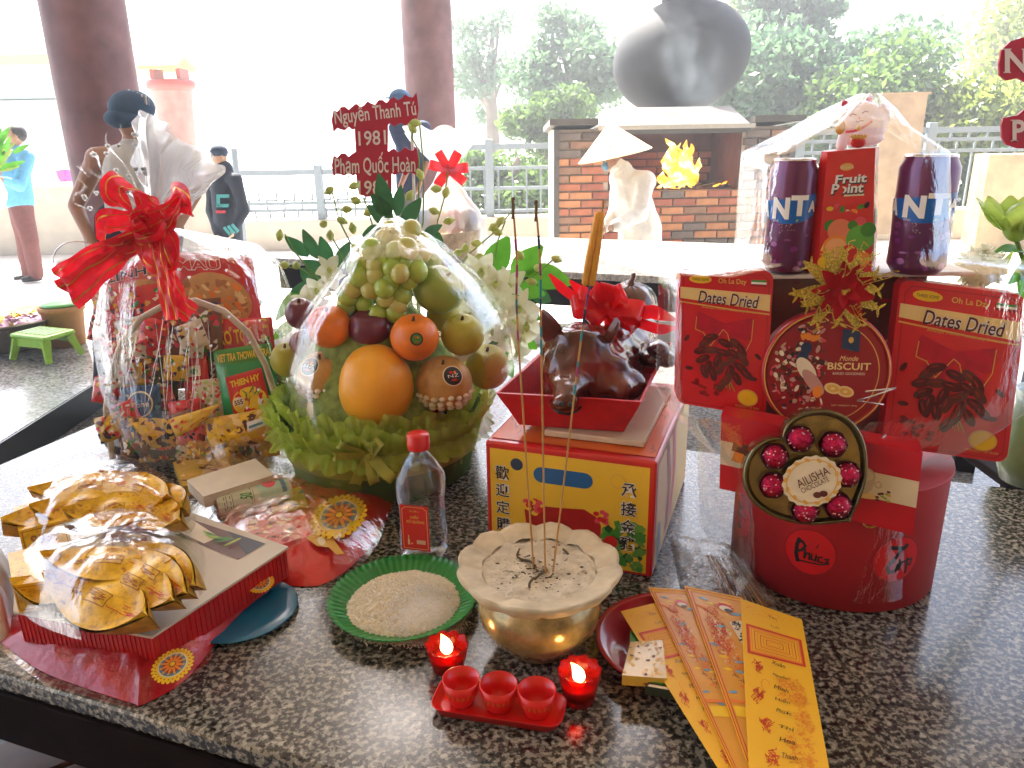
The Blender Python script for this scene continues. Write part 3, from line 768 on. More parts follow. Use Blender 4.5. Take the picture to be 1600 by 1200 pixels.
seal(-34, [(.07, (.30, .74), (.27, .60), (.27, .40), (.31, .24)), (.05, (.27, .66), (.36, .70), (.42, .62), (.36, .50), (.29, .46)), (.035, (.42, .54), (.42, .34), (.45, .46), (.50, .48), (.51, .34)), (.03, (.54, .48), (.54, .36), (.60, .34), (.62, .48), (.62, .34)),
           (.03, (.72, .46), (.66, .44), (.66, .34), (.74, .34)), (.03, (.76, .42), (.83, .44), (.78, .33), (.84, .36)), (.02, (.60, .62), (.64, .72)), (.03, (.30, .26), (.48, .27), (.70, .28), (.84, .34))])
seal(11, [(.08, (.36, .78), (.62, .74), (.66, .80)), (.07, (.58, .74), (.50, .60), (.42, .44)), (.06, (.42, .50), (.34, .34), (.38, .22), (.50, .24), (.52, .38)), (.045, (.56, .48), (.56, .26), (.60, .42), (.68, .44)), (.04, (.72, .50), (.72, .16)), (.04, (.72, .46), (.82, .46), (.80, .34), (.72, .34))])
seal(-86, [(.08, (.34, .74), (.58, .70)), (.06, (.46, .76), (.44, .40), (.56, .28)), (.05, (.36, .50), (.62, .54)), (.06, (.40, .20), (.60, .24))])
# carton behind everything that carries the cans
M_brcard = mat('brown_gift_card', (.11, .035, .02), .4, var=.3, vs=20, coat=.4)
zc = Yp(1330, 428, HY - .02).z
def px_box(name, x0, x1, y0, y1, yy, dep, m, parent, rz=0, bev=.003):
    a = Yp(x0, (y0 + y1) / 2, yy); b = Yp(x1, (y0 + y1) / 2, yy); t_ = Yp((x0 + x1) / 2, y0, yy); u_ = Yp((x0 + x1) / 2, y1, yy)
    return MB().box(((a.x + b.x) / 2, yy + dep / 2, (t_.z + u_.z) / 2), (b.x - a.x, dep, t_.z - u_.z), m, Matrix.Rotation(R(rz), 3, 'Z'), bev=bev).build(name, parent)
by = HY + .012; xa, xb = Yp(1180, 600, by).x, Yp(1425, 600, by).x
bk = thing('inner_carton', 'tall brown patterned carton standing on the hat box behind the biscuit tin', 'carton', ((xa + xb) / 2, by + .05, zb1 + .004), GT)
MB().box(((xa + xb) / 2, by + .045, (zb1 + .006 + zc - .006) / 2), (xb - xa, .09, zc - .012 - zb1), M_brcard, bev=.004).build('body', bk)
S = quad_surf((xa, by, zc - .007), (xb, by, zc - .007), (xb, by, zb1 + .03), (xa, by, zb1 + .03))
for i in range(60):
    u, v = rnd.random(), rnd.uniform(.3, .98); S.ell(u, v, rnd.uniform(.01, .04), rnd.uniform(.006, .02), rnd.choice((K_dred, K_maroon, K_brown, K_orange, K_black, K_gold)), .0003 + i * 1e-5, rot=rnd.uniform(0, 180), n=10)
S.rect(.80, .70, .88, .90, K_gold, .0011); S.text('BISCUIT', .77, .78, .91, .82, K_dred, .0014, rot=90); S.done('front_print', bk)
# white foam shelf
sh = MB(); sh.box(((Yp(1500, 432, by).x + Yp(1190, 432, by).x) / 2, by + .03, zc - .002), (Yp(1500, 432, by).x - Yp(1190, 432, by).x, .13, .006), mat('foam_white', (.75, .72, .68), .6), bev=.002)
sh.build('foam_shelf', label='thin white foam shelf under the purple cans', cat='shelf', group=GT)
# -- cans
M_al = mat('aluminium', (.75, .75, .75), .25, metal=1, var=.05); M_can = mat('purple_can', (.13, .022, .09), .28, metal=.35, var=.15, vs=12, coat=.5)
K_cyan = ink('can_blue', (.004, .12, .45))
def can(x0, x1, ytop, ybot, yc, rotd, label, small):
    a, b = Yp(x0, 350, yc), Yp(x1, 350, yc); r = (b.x - a.x) / 2; cx = (a.x + b.x) / 2; zt, z0 = Yp((x0 + x1) / 2, ytop, yc - r).z, Yp((x0 + x1) / 2, ybot, yc - r).z
    z0 = zc + .0025; t = thing('soda_can', label, 'can', (cx, yc, z0), 'purple grape soda cans')
    MB().lathe([(r * .6, z0), (r * .80, z0 + .001), (r, z0 + .012), (r, zt - .014), (r * .86, zt - .003), (r * .87, zt)], M_can, (cx, yc, 0), 40).build('body', t)
    MB().lathe([(r * .87, zt), (r * .85, zt + .002), (r * .81, zt + .001), (r * .79, zt - .004), (.001, zt - .004)], M_al, (cx, yc, 0), 40).build('lid', t)
    MB().tube([(cx - r * .3, yc, zt - .002), (cx + r * .3, yc, zt - .002)], .004, M_al, 8).build('pull_tab', bpy.context.scene.objects[-1] if False else t)
    S = cylS((cx, yc), r, z0, zt, rotd - 100, rotd + 100)
    S.poly([(.18, .64), (.30, .67), (.50, .69), (.86, .72), (.88, .60), (.80, .50), (.66, .46), (.50, .46), (.30, .52), (.19, .56)][::-1], K_cyan, .0003) if False else None
    g = S.mb; nu = 22
    vs = []
    for i in range(nu + 1):
        u = .06 + .84 * i / nu; q = i / nu; top = .64 + .08 * q; bot = .47 + .10 * (2 * q - 1) ** 2 - .02 * q
        vs += [S.P(u, bot, .0004), S.P(u, top, .0004)]
    g.add(vs, [(2 * i, 2 * i + 2, 2 * i + 3, 2 * i + 1) for i in range(nu)], K_cyan)
    for i, (ch, u0, u1, v0, v1) in enumerate((('F', -.05, .09, .52, .64), ('A', .11, .25, .51, .655), ('N', .31, .52, .50, .69), ('T', .53, .74, .53, .71), ('A', .75, .88, .56, .66))): S.text(ch, u0, v0, u1, v1, K_white, .0014, bold=.05)
    S.ell(.62, .49, .018, .012, K_lime, .001, rot=40); S.text('nho', .33, .475, .40, .50, K_cream, .001)
    for i in range(26): S.ell(rnd.uniform(.2, .85), rnd.uniform(.06, .46), rnd.uniform(.01, .05), rnd.uniform(.01, .04), rnd.choice((K_purple, mat('can_bloom', (.25, .07, .20), .3, metal=.4), M_can)), .0005, n=10)
    for i in range(14): S.ell(rnd.uniform(.4, .62), rnd.uniform(.38, .46), .004, .004, K_white, .0012, n=6)
    S.done('printed_wrap', t)
can(1198, 1268, 252, 418, HY - .005, -26, 'left purple soda can, beside the red candy box', True)
can(1397, 1483, 246, 428, HY - .03, -29, 'right purple soda can with its print turned to the camera, above the large dates box', False)
# -- candy box
cy = HY - .03
fq = pixquad([(1293, 237), (1368, 231), (1362, 425), (1277, 425)], (0, cy, 0), (0, -1, 0)); M_candy = mat('candy_red', (.66, .015, .012), .3, var=.1, coat=.4)
cb_ = thing('candy_box', 'tall red fruit candy carton under the white lucky cat', 'carton', (fq[3].x, cy, zc), GT)
fl3, fr3 = V(fq[3]), V(fq[2]); fl3.z = fr3.z = zc + .003; back = V((.030, .055, 0)); tl3, tr3 = V(fq[0]), V(fq[1])
g = MB(); lf = V((-.014, .03, 0))
vs = [fl3, fr3, tr3, tl3, fr3 + back, tr3 + back, fl3 + lf, tl3 + lf * .3, fl3 + lf + V((.03, .04, 0)), tl3 + V((.02, .06, 0))]
g.add(vs, [(0, 1, 2, 3), (1, 4, 5, 2), (6, 0, 3, 7), (4, 8, 9, 5), (8, 6, 7, 9), (3, 2, 5, 9, 7), (0, 6, 8, 4, 1)], M_candy); g.build('carton_body', cb_)
S = quad_surf(tl3, tr3, fr3, fl3); cols = [K_green, K_orange, K_yel, K_white, K_black, K_pink]
S.ell(.42, .87, .14, .07, K_gold); S.text('Bibica', .30, .855, .56, .88, K_cream, .001); 
for dx, m_, h_ in ((.012, K_black, .0008), (0, K_white, .0012)):
    S.text('Fruit', .20 + dx, .74 - dx, .84 + dx, .81 - dx, m_, h_, bold=.03 if m_ is K_white else .06, shear=.25); S.text('Point', .14 + dx, .66 - dx, .78 + dx, .74 - dx, m_, h_, bold=.03 if m_ is K_white else .06, shear=.25)
S.ell(.32, .685, .07, .07, K_red, .0015); S.rect(.40, .635, .80, .65, K_cream)
for i, u in enumerate((.14, .26, .38, .50, .62, .74, .86)): S.ell(u, .53 + .03 * math.sin(i * 1.3 + .4), .07, .045, (K_yel, K_pink, K_green, K_cream, K_orange, K_green, K_black)[i], .0006 + i * .00005, rot=i * 40)
for (u, v, ru, m_) in ((.18, .40, .13, K_green), (.50, .43, .22, K_red), (.36, .36, .24, mat('peach', (.8, .22, .10), .4)), (.74, .42, .12, K_pink), (.60, .40, .1, K_green), (.30, .22, .26, K_orange), (.30, .22, .20, mat('orange_flesh', (.9, .42, .16), .4)), (.75, .29, .27, mat('apple_green', (.12, .42, .05), .3)), (.90, .36, .15, K_green), (.56, .18, .16, K_red), (.80, .12, .16, K_orange), (.12, .10, .14, K_yel), (.45, .07, .2, K_red)): S.ell(u, v, ru, ru * .95, m_, .0006 + .00006 * S.mb.ms.__len__() + .00002 * len(S.mb.f) / 100)
S.done('front_print', cb_)
S = quad_surf(tr3, tr3 + back, fr3 + back, fr3)
for i in range(18): S.ell(rnd.uniform(.15, .85), rnd.uniform(.45, .9), .14, .05, rnd.choice((K_yel, K_green, K_black, K_cream, K_pink)), .0005 + i * 3e-5, rot=rnd.uniform(0, 180), n=8)
for i, (v, m_) in enumerate(((.38, K_green), (.28, K_green), (.18, K_orange), (.3, K_red))): S.ell(.5, v, .4, .35, m_, .0012 + i * 1e-4)
S.done('side_print', cb_)
# -- lucky cat
M_cat = silk('white_porcelain', (.90, .80, .80), .25, .45, .03)
cyk = cy + .035; ct = Yp(1345, 225, cyk); kk = mpp(ct); zt = max(tl3.z, tr3.z) + .0015
cat = thing('lucky_cat', 'white beckoning cat figurine with red ears and collar on top of the gift tower', 'figurine', (ct.x, cyk, zt))
def cpx(px, py, dy=0): return Yp(px, py, cyk + dy)
me = blob([('e', (ct.x, cyk, zt + kk * 30), (kk * 36, kk * 28, kk * 31)), ('e', (ct.x, cyk, zt + kk * 12), (kk * 34, kk * 27, kk * 14)), ('e', cpx(1343, 182, -.004), (kk * 31, kk * 24, kk * 24), Matrix.Rotation(R(-14), 3, 'Y')),
           ('c', cpx(1370, 212), cpx(1385, 186), kk * 9, kk * 7), ('c', cpx(1385, 186), cpx(1383, 166), kk * 7, kk * 8), ('c', cpx(1320, 205, -.01), cpx(1314, 228, -.012), kk * 8, kk * 8),
           ('c', cpx(1324, 172), cpx(1317, 157), kk * 10, kk * 3), ('c', cpx(1355, 165), cpx(1359, 148), kk * 10, kk * 3)], .0016, [M_cat], 4)
catb = blobobj('body', me, cat)
for (x, y) in ((1320, 165), (1358, 157)): MB().ell(cpx(x, y, -.012), (kk * 6, kk * 3, kk * 7.5), K_pink, 12).build('inner_ear', catb)
g = MB(); g.tube([cpx(1322, 206, -.026), cpx(1333, 205, -.032), cpx(1343, 202, -.034), cpx(1352, 197, -.032), cpx(1362, 190, -.026)], kk * 2, K_pink, 8); colr = g.build('collar', cat)
MB().ell(cpx(1342, 200, -.037), kk * 4, K_gold, 12).build('bell', colr)
g = MB(); g.ell(cpx(1341, 222, -.034), (kk * 12, kk * 5, kk * 9), K_red, 14); pch = g.build('red_pouch', cat)
g = MB()
for i in range(9): g.ell(cpx(1331 + i * 2.6, 213 + (i % 2) * 2, -.036), kk * 3, K_gold, 8)
g.build('coins', pch)
MB().ell(cpx(1313, 199, -.018), (kk * 8, kk * 4, kk * 11), K_gold, 14).build('gold_coin', cat)
g = MB()
for x0, dx in ((1333, 0), (1352, 0)): g.tube([cpx(x0 - 5, 181 - (x0 > 1340) * 4, -.0275), cpx(x0, 178 - (x0 > 1340) * 4, -.030), cpx(x0 + 5, 180 - (x0 > 1340) * 5, -.0275)], kk * .8, K_brown, 5)
g.ell(cpx(1343, 184, -.031), kk * 1.5, K_pink, 8); g.tube([cpx(1337, 189, -.029), cpx(1341, 191, -.031), cpx(1345, 188, -.031), cpx(1349, 189, -.030)], kk * .7, K_brown, 5); g.build('painted_face', catb)
# -- dried date tins
M_date = mat('date_tin_red', (.66, .012, .018), .3, var=.12, vs=14, coat=.5)
def dates(px4, p0, n, label, plate):
    q = pixquad(px4, p0, n); S = quad_surf(*q); t = thing('dates_box', label, 'box', (q[0] + q[2]) / 2, 'red boxes of dried dates')
    slab(q, S.n, .032, M_date, S.w * .09).build('tin', t)
    S.line([(.05, .93), (.05, .06), (.10, .02), (.90, .02), (.96, .06), (.96, .93), (.90, .97), (.10, .97), (.05, .93)], .006, K_dred, .0003)
    S.poly([(.02, .865), (.98, .845), (.98, .735), (.60, .755), (.02, .785)][::-1], K_lgold, .0006); S.poly([(.02, .765), (.60, .732), (.98, .72), (.98, .71), (.60, .722), (.02, .755)][::-1], K_gold, .0007)
    for dx, m_, b, h in ((0, K_white, .05, .0010), (0, K_maroon, .01, .0014)): S.text('Dates Dried', .22, .755, .85, .84, m_, h, bold=b, shear=.22, rot=-2)
    S.text('Always Moist Naturally Sweet', .25, .715, .85, .735, K_gold, .0014, rot=-2)
    S.ell(.23, .925, .12, .045, K_yel); S.text('THREE SOME', .14, .915, .32, .933, K_brown, .001); S.text('Oh La Dzy', .42, .895, .72, .94, K_gold, .001, bold=.02)
    for i, m_ in enumerate((K_green, K_white, K_red)): S.rect(.77, .925 - i * .014, .93, .939 - i * .014, m_ if i < 2 else K_dred, .0008)
    bow_ = mat('bow_print', (.50, .008, .03), .3, var=.2, vs=60)
    S.poly([(.20, .68), (.22, .70), (.50, .63), (.80, .68), (.82, .66), (.80, .54), (.74, .52), (.52, .57), (.26, .56), (.20, .58)][::-1], bow_, .0010)
    S.poly([(.40, .58), (.50, .60), (.60, .57), (.78, .46), (.66, .40), (.60, .50), (.52, .57), (.42, .44), (.34, .49), (.24, .52)][::-1], bow_, .0012)
    for pts in ([(.20, .66), (.19, .57), (.28, .55), (.36, .46), (.40, .50), (.49, .585), (.54, .56), (.60, .41), (.66, .47), (.74, .44), (.80, .53), (.81, .67)],): S.line(pts, .008, K_gold, .0014)
    for i, (u, v, ro) in enumerate(((.30, .48, 40), (.36, .52, 20), (.52, .49, -20), (.64, .49, -40), (.70, .45, -60), (.26, .42, 20), (.38, .43, 10), (.50, .42, -10), (.62, .42, -30), (.72, .39, -50), (.28, .36, 30), (.44, .36, 70), (.56, .36, 30), (.70, .33, -30), (.34, .30, 80), (.48, .31, 70), (.58, .29, 70), (.40, .26, 100), (.55, .23, 60), (.66, .25, -60), (.76, .29, -40), (.50, .19, 60), (.30, .27, 110))):
        S.ell(u, v, .088, .042, K_maroon if i % 3 else K_brown, .0016 + i * 3e-5, rot=ro, n=14); S.ell(u - .015, v + .008, .04, .008, mat('date_gloss', (.34, .05, .04), .25), .0025, rot=ro, n=8)
    for i in range(10): S.line([(.50 + i * .01, .22), (.42 + i * .025, .15 + .01 * (i % 3))], .005, K_lime if i % 2 else K_green, .0015)
    for (u, v, ro) in ((.10, .50, 60), (.13, .28, 0), (.88, .42, -40), (.84, .26, 0)): S.ell(u, v, .045, .022, K_maroon, .0014, rot=ro)
    S.ell(.79, .12, .115, .095, K_gold, .001); S.ell(.79, .12, .10, .082, K_yel, .0013); S.text('PRODUCT OF IRAN', .66, .045, .92, .06, K_gold, .001)
    for i in range(16): S.ell(rnd.uniform(.14, .50), rnd.uniform(.08, .20), .03, .02, K_dred, .0007, n=8)
    S.done('front_print', t)
    return t
dates([(1061, 418), (1209, 424), (1196, 652), (1057, 629)], (HX - .15, HY - .06, 1.1), (-.1, -1, .05), 'smaller upright red box of dried dates at the left of the gift tower', 0)
dates([(1407, 436), (1606, 462), (1573, 724), (1378, 696)], (HX + .14, HY - .07, 1.1), (-.22, -1, .05), 'larger tilted red box of dried dates at the right of the gift tower', 1)
# -- biscuit tin
tc = Yp(1291, 582, HY - .075); kk = mpp(tc); rt = kk * 96; M_tin = mat('tin_red', (.48, .012, .02), .28, metal=.2, var=.12, coat=.6)
tin = thing('biscuit_tin', 'round dark red biscuit tin with a peacock picture in the middle of the gift tower', 'tin', tc, GT)
nn = V((-.12, -.98, .12)).normalized(); MT = nn.to_track_quat('Z', 'Y').to_matrix()
MB().lathe([(rt * .96, -.035), (rt, -.03), (rt, -.010), (rt * 1.02, -.008), (rt * 1.02, 0), (rt * .98, .002), (rt * .96, -.001), (.001, -.001)], M_tin, tc, 48, MT).build('body', tin)
S = frame(tc, nn, rt * 2, rt * 2)
S.ring(.5, .5, .485, .495, K_gold, .0024, 48); S.ring(.5, .5, .405, .412, K_gold, .0006, 48, -PI / 2, PI / 2)
S.ell(.5, .5, .47, .47, K_dred, .0003, n=40)
pal = [K_cream, mat('dusty_pink', (.55, .28, .24), .4), K_maroon, K_brown, mat('dusty_gold', (.5, .32, .18), .4), K_black, K_pink]
for i in range(190):
    a = rnd.uniform(PI * .52, PI * 1.48); r_ = .44 * math.sqrt(rnd.random()); u, v = .5 + r_ * math.cos(a), .5 + r_ * math.sin(a)
    S.ell(u, v, rnd.uniform(.01, .035), rnd.uniform(.006, .02), rnd.choice(pal), .0005 + i * 4e-6, rot=rnd.uniform(0, 180), n=8)
S.ell(.33, .70, .045, .05, K_navy, .0016); S.ell(.30, .62, .04, .09, K_navy, .0017, rot=-20); S.ell(.34, .52, .06, .12, K_cream, .0018, rot=35); S.ell(.40, .42, .05, .13, mat('dusty_pink', 0), .0019, rot=40); S.ell(.44, .34, .04, .05, K_orange, .002)
for i in range(7): S.ell(.29 + .02 * i, .79 + .01 * math.sin(i), .012, .03, K_orange, .0018, rot=20 - i * 8)
S.poly([(.60, .70), (.60, .86), (.735, .84), (.74, .67)][::-1], K_navy, .0012); S.ell(.67, .77, .02, .025, K_gold, .0015)
S.text('Monde', .60, .60, .74, .64, K_lgold, .001, shear=.3); S.text('BISCUIT', .505, .525, .84, .585, K_lgold, .001, bold=.02); S.text('BAKED GOODNESS', .55, .485, .80, .505, K_cream, .001)
for u, v in ((.56, .37), (.66, .345)): S.ell(u, v, .07, .045, K_lgold, .0008, rot=-15); S.ell(u, v, .05, .03, K_gold, .0011, rot=-15); S.ell(u, v, .018, .012, K_lgold, .0014)
S.text('NET WEIGHT 454g', .56, .22, .76, .235, K_lgold, .001); S.done('lid_print', tin)
# -- long cake carton
q = pixquad([(1127, 648), (1442, 708), (1426, 836), (1124, 763)], (HX - .03, HY - .165, .98), (-.36, -.93, 0)); S = quad_surf(*q); M_cakebox = mat('cake_carton_red', (.58, .008, .02), .35, var=.08, coat=.3)
t = thing('cake_carton', 'long red carton with a cream band and a coffee cup picture, across the hat box', 'carton', (q[2] + q[3]) / 2, GT)
slab(q, S.n, .040, M_cakebox).build('body', t)
S.rect(0, .34, 1, .66, K_cream, .0004)
cupm = mat('cup_cream', (.62, .48, .30), .4)
S.ell(.735, .60, .060, .05, cupm, .0008); S.poly([(.675, .60), (.795, .60), (.785, .45), (.76, .38), (.71, .38), (.685, .45)], cupm, .0009); S.ell(.735, .61, .05, .035, mat('latte', (.75, .62, .42), .4), .0012); S.ring(.81, .52, .012, .02, cupm, .001)
S.ell(.735, .36, .085, .02, K_lgold, .0007)
for i in range(10): S.ell(.80 + rnd.uniform(0, .07), .42 + rnd.uniform(-.1, .06), .010, .007, rnd.choice((K_gold, K_brown, K_lime)), .001, n=8)
S.poly([(.06, .42), (.14, .40), (.155, .54), (.08, .58)], K_orange, .0008); S.poly([(.06, .56), (.16, .53), (.155, .66), (.07, .68)], K_brown, .0009); S.ell(.10, .68, .02, .015, K_red, .001)
S.done('front_print', t)
# -- heart box of chocolates
hc = PL(1267, 740, (HX - .05, HY - .205, .96), V((-.25, -.95, .18)).normalized()); kk = mpp(hc); nH = V((-.18, -.95, .25)).normalized()
Rz = 41; S = frame(hc, nH, kk * 216, kk * 210, Rz)
def heart(t, s=1.0):
    x = 16 * math.sin(t) ** 3; y = 13 * math.cos(t) - 5 * math.cos(2 * t) - 2 * math.cos(3 * t) - math.cos(4 * t)
    x *= .94; y = (y + 2) * .92; r = math.hypot(x, y); f = .42 + .58 * 1
    a = math.atan2(y, x); rr = r ** .40 * 15.6 ** .60; return (.5 + s * rr * math.cos(a) / 33, .5 + s * rr * math.sin(a) / 33)
ht = thing('chocolate_box', 'heart-shaped box of red foil chocolates strapped to the front of the gift tower', 'box', hc, GT)
M_goldtray = mat('gold_tray', (.42, .30, .08), .22, metal=.9, var=.25, vs=60); M_goldrim = mat('olive_gold_rim', (.12, .10, .03), .2, metal=.7, var=.3, coat=.7)
HP = [heart(-2 * PI * i / 64) for i in range(64)]
g = MB(); g.prism([S.P(u, v, -.002) for u, v in HP], -nH * .022, M_goldrim, M_goldrim); g.build('tray', ht)
g = MB(); lv = [(1.0, -.001), (1.0, .006), (.965, .009), (.93, .007), (.90, .001)]; vs = []
for sc1, h in lv: vs += [S.P(.5 + (u - .5) * sc1, .5 + (v - .5) * sc1, h) for u, v in HP]
g.add(vs, [(i * 64 + j, i * 64 + (j + 1) % 64, (i + 1) * 64 + (j + 1) % 64, (i + 1) * 64 + j) for i in range(4) for j in range(64)], M_goldrim, True); g.build('rim', ht)
S.mb.add([S.P(.5 + (u - .5) * .91, .5 + (v - .5) * .91, -.001) for u, v in HP], [list(range(64))], M_goldtray)
S.done('gold_floor', ht)
M_foil = mat('red_foil', (.42, .01, .05), .22, metal=.85, var=.5, vs=220, bump=.8, bs=420, bd=.003); M_fleck = mat('foil_dots', (.85, .55, .50), .2, metal=.6)
M_cup = mat('choc_cup', (.07, .008, .015), .4, var=.3)
for (x, y) in ((1248, 684), (1299, 693), (1209, 711), (1206, 756), (1320, 739), (1306, 787), (1256, 795)):
    p = PL(x, y, hc, nH); r_ = kk * 18.5
    MB().lathe([(r_ * 1.0, .0), (r_ * 1.16, .010), (r_ * 1.12, .010), (r_ * .9, .001)], M_cup, p - nH * .001, 20, nH.to_track_quat('Z', 'Y').to_matrix(), mod=lambda th, r, z, i: (r * (1 + .05 * math.cos(th * 14)), z)).build('paper_cup', ht)
    g = MB(); g.ell(p + nH * .010, r_, M_foil, 18)
    for i in range(34):
        d = V((rnd.gauss(0, 1), rnd.gauss(0, 1), rnd.gauss(0, 1))).normalized()
        if d.dot(nH) > .1: g.ell(p + nH * .010 + d * r_ * .985, r_ * .075, M_fleck, 6)
    g.build('chocolate', ht)
lc = PL(1263, 747, hc, nH) + nH * .022; S = frame(lc, nH, kk * 88, kk * 88, 0)
S.ell(.5, .5, .50, .435, K_cream, .0, rot=28, n=72, wob=lambda t: 1 + .03 * math.cos(t * 18)); S.ring(.5, .5, .42, .44, K_gold, .0008, 40, e=.86, rot=28)
S.text('AILISHA', .22, .50, .80, .65, K_maroon, .001, rot=30, bold=.0); S.text('CHOCOLATE', .30, .40, .80, .49, K_maroon, .001, rot=30)
S.ell(.60, .27, .07, .055, K_brown, .001); S.ell(.70, .30, .07, .055, K_maroon, .0013)
for i in range(14):
    a = i * .45; S.ell(.5 + .44 * math.cos(a), .5 + .38 * math.sin(a), .05, .03, K_gold, .001, rot=math.degrees(a) + 60, n=8)
S.mb.prism([lc + V(x) * 0 + (S.r * .44 * math.cos(i * PI / 8) + S.up * .38 * math.sin(i * PI / 8)) * kk * 88 - nH * .0003 for i, x in enumerate([(0, 0, 0)] * 16)], -nH * .008, K_cream)
S.done('oval_label', ht)
# -- poinsettia ornament
pc = Yp(1312, 452, HY - .11); kk = mpp(pc)
M_glit = mat('gold_glitter', (.62, .42, .05), .3, metal=.8, var=.6, vs=400, bump=1, bs=500, bd=.004); M_velvet = mat('red_velvet', (.42, .008, .012), .8, var=.25, vs=50, spec=.2)
fo = thing('poinsettia_ornament', 'red and gold glitter artificial poinsettia fixed under the candy box', 'ornament', pc, GT)
for ring_, m_, cnt, L0, wd_, lift in ((0, M_glit, 12, 66, 24, .10), (1, M_velvet, 9, 52, 26, .35), (2, M_velvet, 5, 30, 17, .9)):
    for i in range(cnt):
        a = 2 * PI * i / cnt + ring_ * .4 + rnd.uniform(-.12, .12); d = V((math.cos(a), -lift, math.sin(a)))
        if m_ is M_glit:
            g = MB(); L = L0 * rnd.uniform(.85, 1.2) * kk; g.leaf(pc + V((0, .004, 0)), d, (0, -1, 0), L, wd_ * kk, m_, .1, .2)
            dn = V(d).normalized(); sd_ = dn.cross(V((0, -1, 0))).normalized()
            for j in range(2, 8):
                for s in (-1, 1):
                    b = pc + dn * L * j / 8; g.leaf(b, dn * .7 + sd_ * s, (0, -1, 0), (10 + 6 * math.sin(j)) * kk * 1.1, 5 * kk, m_, .1)
            g.build('glitter_leaf', fo)
        else: MB().leaf(pc + V((0, -.004 * ring_, 0)), d, (0, -1, 0), L0 * rnd.uniform(.85, 1.15) * kk, wd_ * kk, m_, .15, .25).build('petal', fo)
for i in range(14):
    a = rnd.uniform(0, 2 * PI); g = MB(); b = pc + V((math.cos(a), -.5, math.sin(a))) * 30 * kk; e_ = pc + V((math.cos(a) * 1.0, -.3, math.sin(a))) * rnd.uniform(60, 85) * kk; g.tube([b, e_], kk * .6, M_glit, 4)
    for j in range(6):
        q_ = b.lerp(e_, j / 5); dd = V((rnd.uniform(-1, 1), -.3, rnd.uniform(-1, 1))).normalized(); g.tube([q_, q_ + dd * 9 * kk], [kk * .5, kk * 1.3], M_glit, 4)
    g.build('glitter_sprig', fo)
g = MB()
for i in range(7): g.ell(pc + V((rnd.uniform(-5, 5) * kk, -.018, rnd.uniform(-5, 5) * kk)), kk * 2.6, M_glit, 8)
g.build('centre_berries', fo)
# -- curly gift ribbon between tins
g = MB(); pth = [Yp(1352, 612, HY - .13), Yp(1400, 606, HY - .13), Yp(1366, 618, HY - .14), Yp(1340, 626, HY - .13), Yp(1380, 632, HY - .12)]
MB().tube(pth, .0012, mat('silver_string', (.8, .75, .7), .2, metal=.7), 6).build('silver_string', label='zigzag silver string beside the biscuit tin', cat='string', group=GT)
pth = [Yp(x, y, HY - .14) for x, y in ((1345, 690), (1362, 697), (1384, 680), (1376, 696), (1388, 708), (1350, 712))]
MB().tube(pth, .0014, mat('silver_string', 0), 6).build('silver_string', label='crumpled silver string over the cake carton just right of the heart box', cat='string', group=GT)
cg = MB()
for i in range(3):
    c0 = Yp(1352 + i * 9, 806 + (i % 2) * 8, HY - .155); cg.tube([c0 + V((math.cos(a * .6) * .011, -.002, math.sin(a * .6) * .011 * (1 - a * .03))) for a in range(12)], .0012, M_glit, 5)
cg.build('curled_ribbon', label='curled gold ribbon under the heart box', cat='ribbon', group=GT)
# -- cellophane round the tower
M_film = film('clear_film', base=-.10, fres=.42, white=.003, rough=.06, bump=.22, scale=26, stretch=(1, 1, .4))
def wrap(name, lev, label, m, n=72, crease=.004, parent=None, sharp=4.0):
    """lev rows: (py, pxL, pxR, y_front, y_back)"""
    rows = []
    for (py, xl_, xr_, yf, yb_) in lev:
        a, b = Yp(xl_, py, yf + .03), Yp(xr_, py, yf + .03); rows.append((V(((a.x + b.x) / 2, (yf + yb_) / 2, (a.z + b.z) / 2)), (b.x - a.x) / 2, (yb_ - yf) / 2))
    # refine
    rr = []
    for i in range(len(rows) - 1):
        for j in range(6):
            t_ = j / 6; rr.append(tuple(x * (1 - t_) + y * t_ for x, y in zip(rows[i], rows[i + 1])))
    rr.append(rows[-1]); vs = []
    for i, (c, a, b) in enumerate(rr):
        for j in range(n):
            th = 2 * PI * j / n; cx_, sy = math.cos(th), math.sin(th); e = 2 / sharp
            p = V((c.x + a * math.copysign(abs(cx_) ** e, cx_), c.y + b * math.copysign(abs(sy) ** e, sy), c.z))
            d = V((cx_, sy, 0)); nz_ = noise.noise(V((th * 5, c.z * 9, 3.1))) + .6 * abs(noise.noise(V((math.cos(th) * 9, math.sin(th) * 9, c.z * 14)))) + .4 * noise.noise(V((math.cos(th) * 30, math.sin(th) * 30, c.z * 10)))
            vs.append(p + d * nz_ * crease)
    g = MB(); k_ = len(rr); g.add(vs, [(i * n + j, i * n + (j + 1) % n, (i + 1) * n + (j + 1) % n, (i + 1) * n + j) for i in range(k_ - 1) for j in range(n)], m, True)
    return g, rr
yf, yb_ = HY - .12, HY + .13
g, _ = wrap('w', [(147, 1336, 1358, cyk - .01, cyk + .01), (170, 1305, 1392, cyk - .05, cyk + .04), (200, 1270, 1422, HY - .09, HY + .06), (240, 1193, 1490, HY - .10, HY + .07), (405, 1186, 1496, yf - .02, HY + .05), (426, 1052, 1655, yf - .03, HY + .02), (640, 1048, 1640, HY - .16, HY + .04), (690, 1090, 1560, HY - .145, HY + .09), (740, 1142, 1446, HY - rb - .005, HY + rb + .01), (925, 1146, 1442, HY - rb - .004, HY + rb + .01)], '', M_film)
g.build('cellophane_wrap', label='clear cellophane stretched from the lucky cat down over the whole gift tower', cat='wrapping')
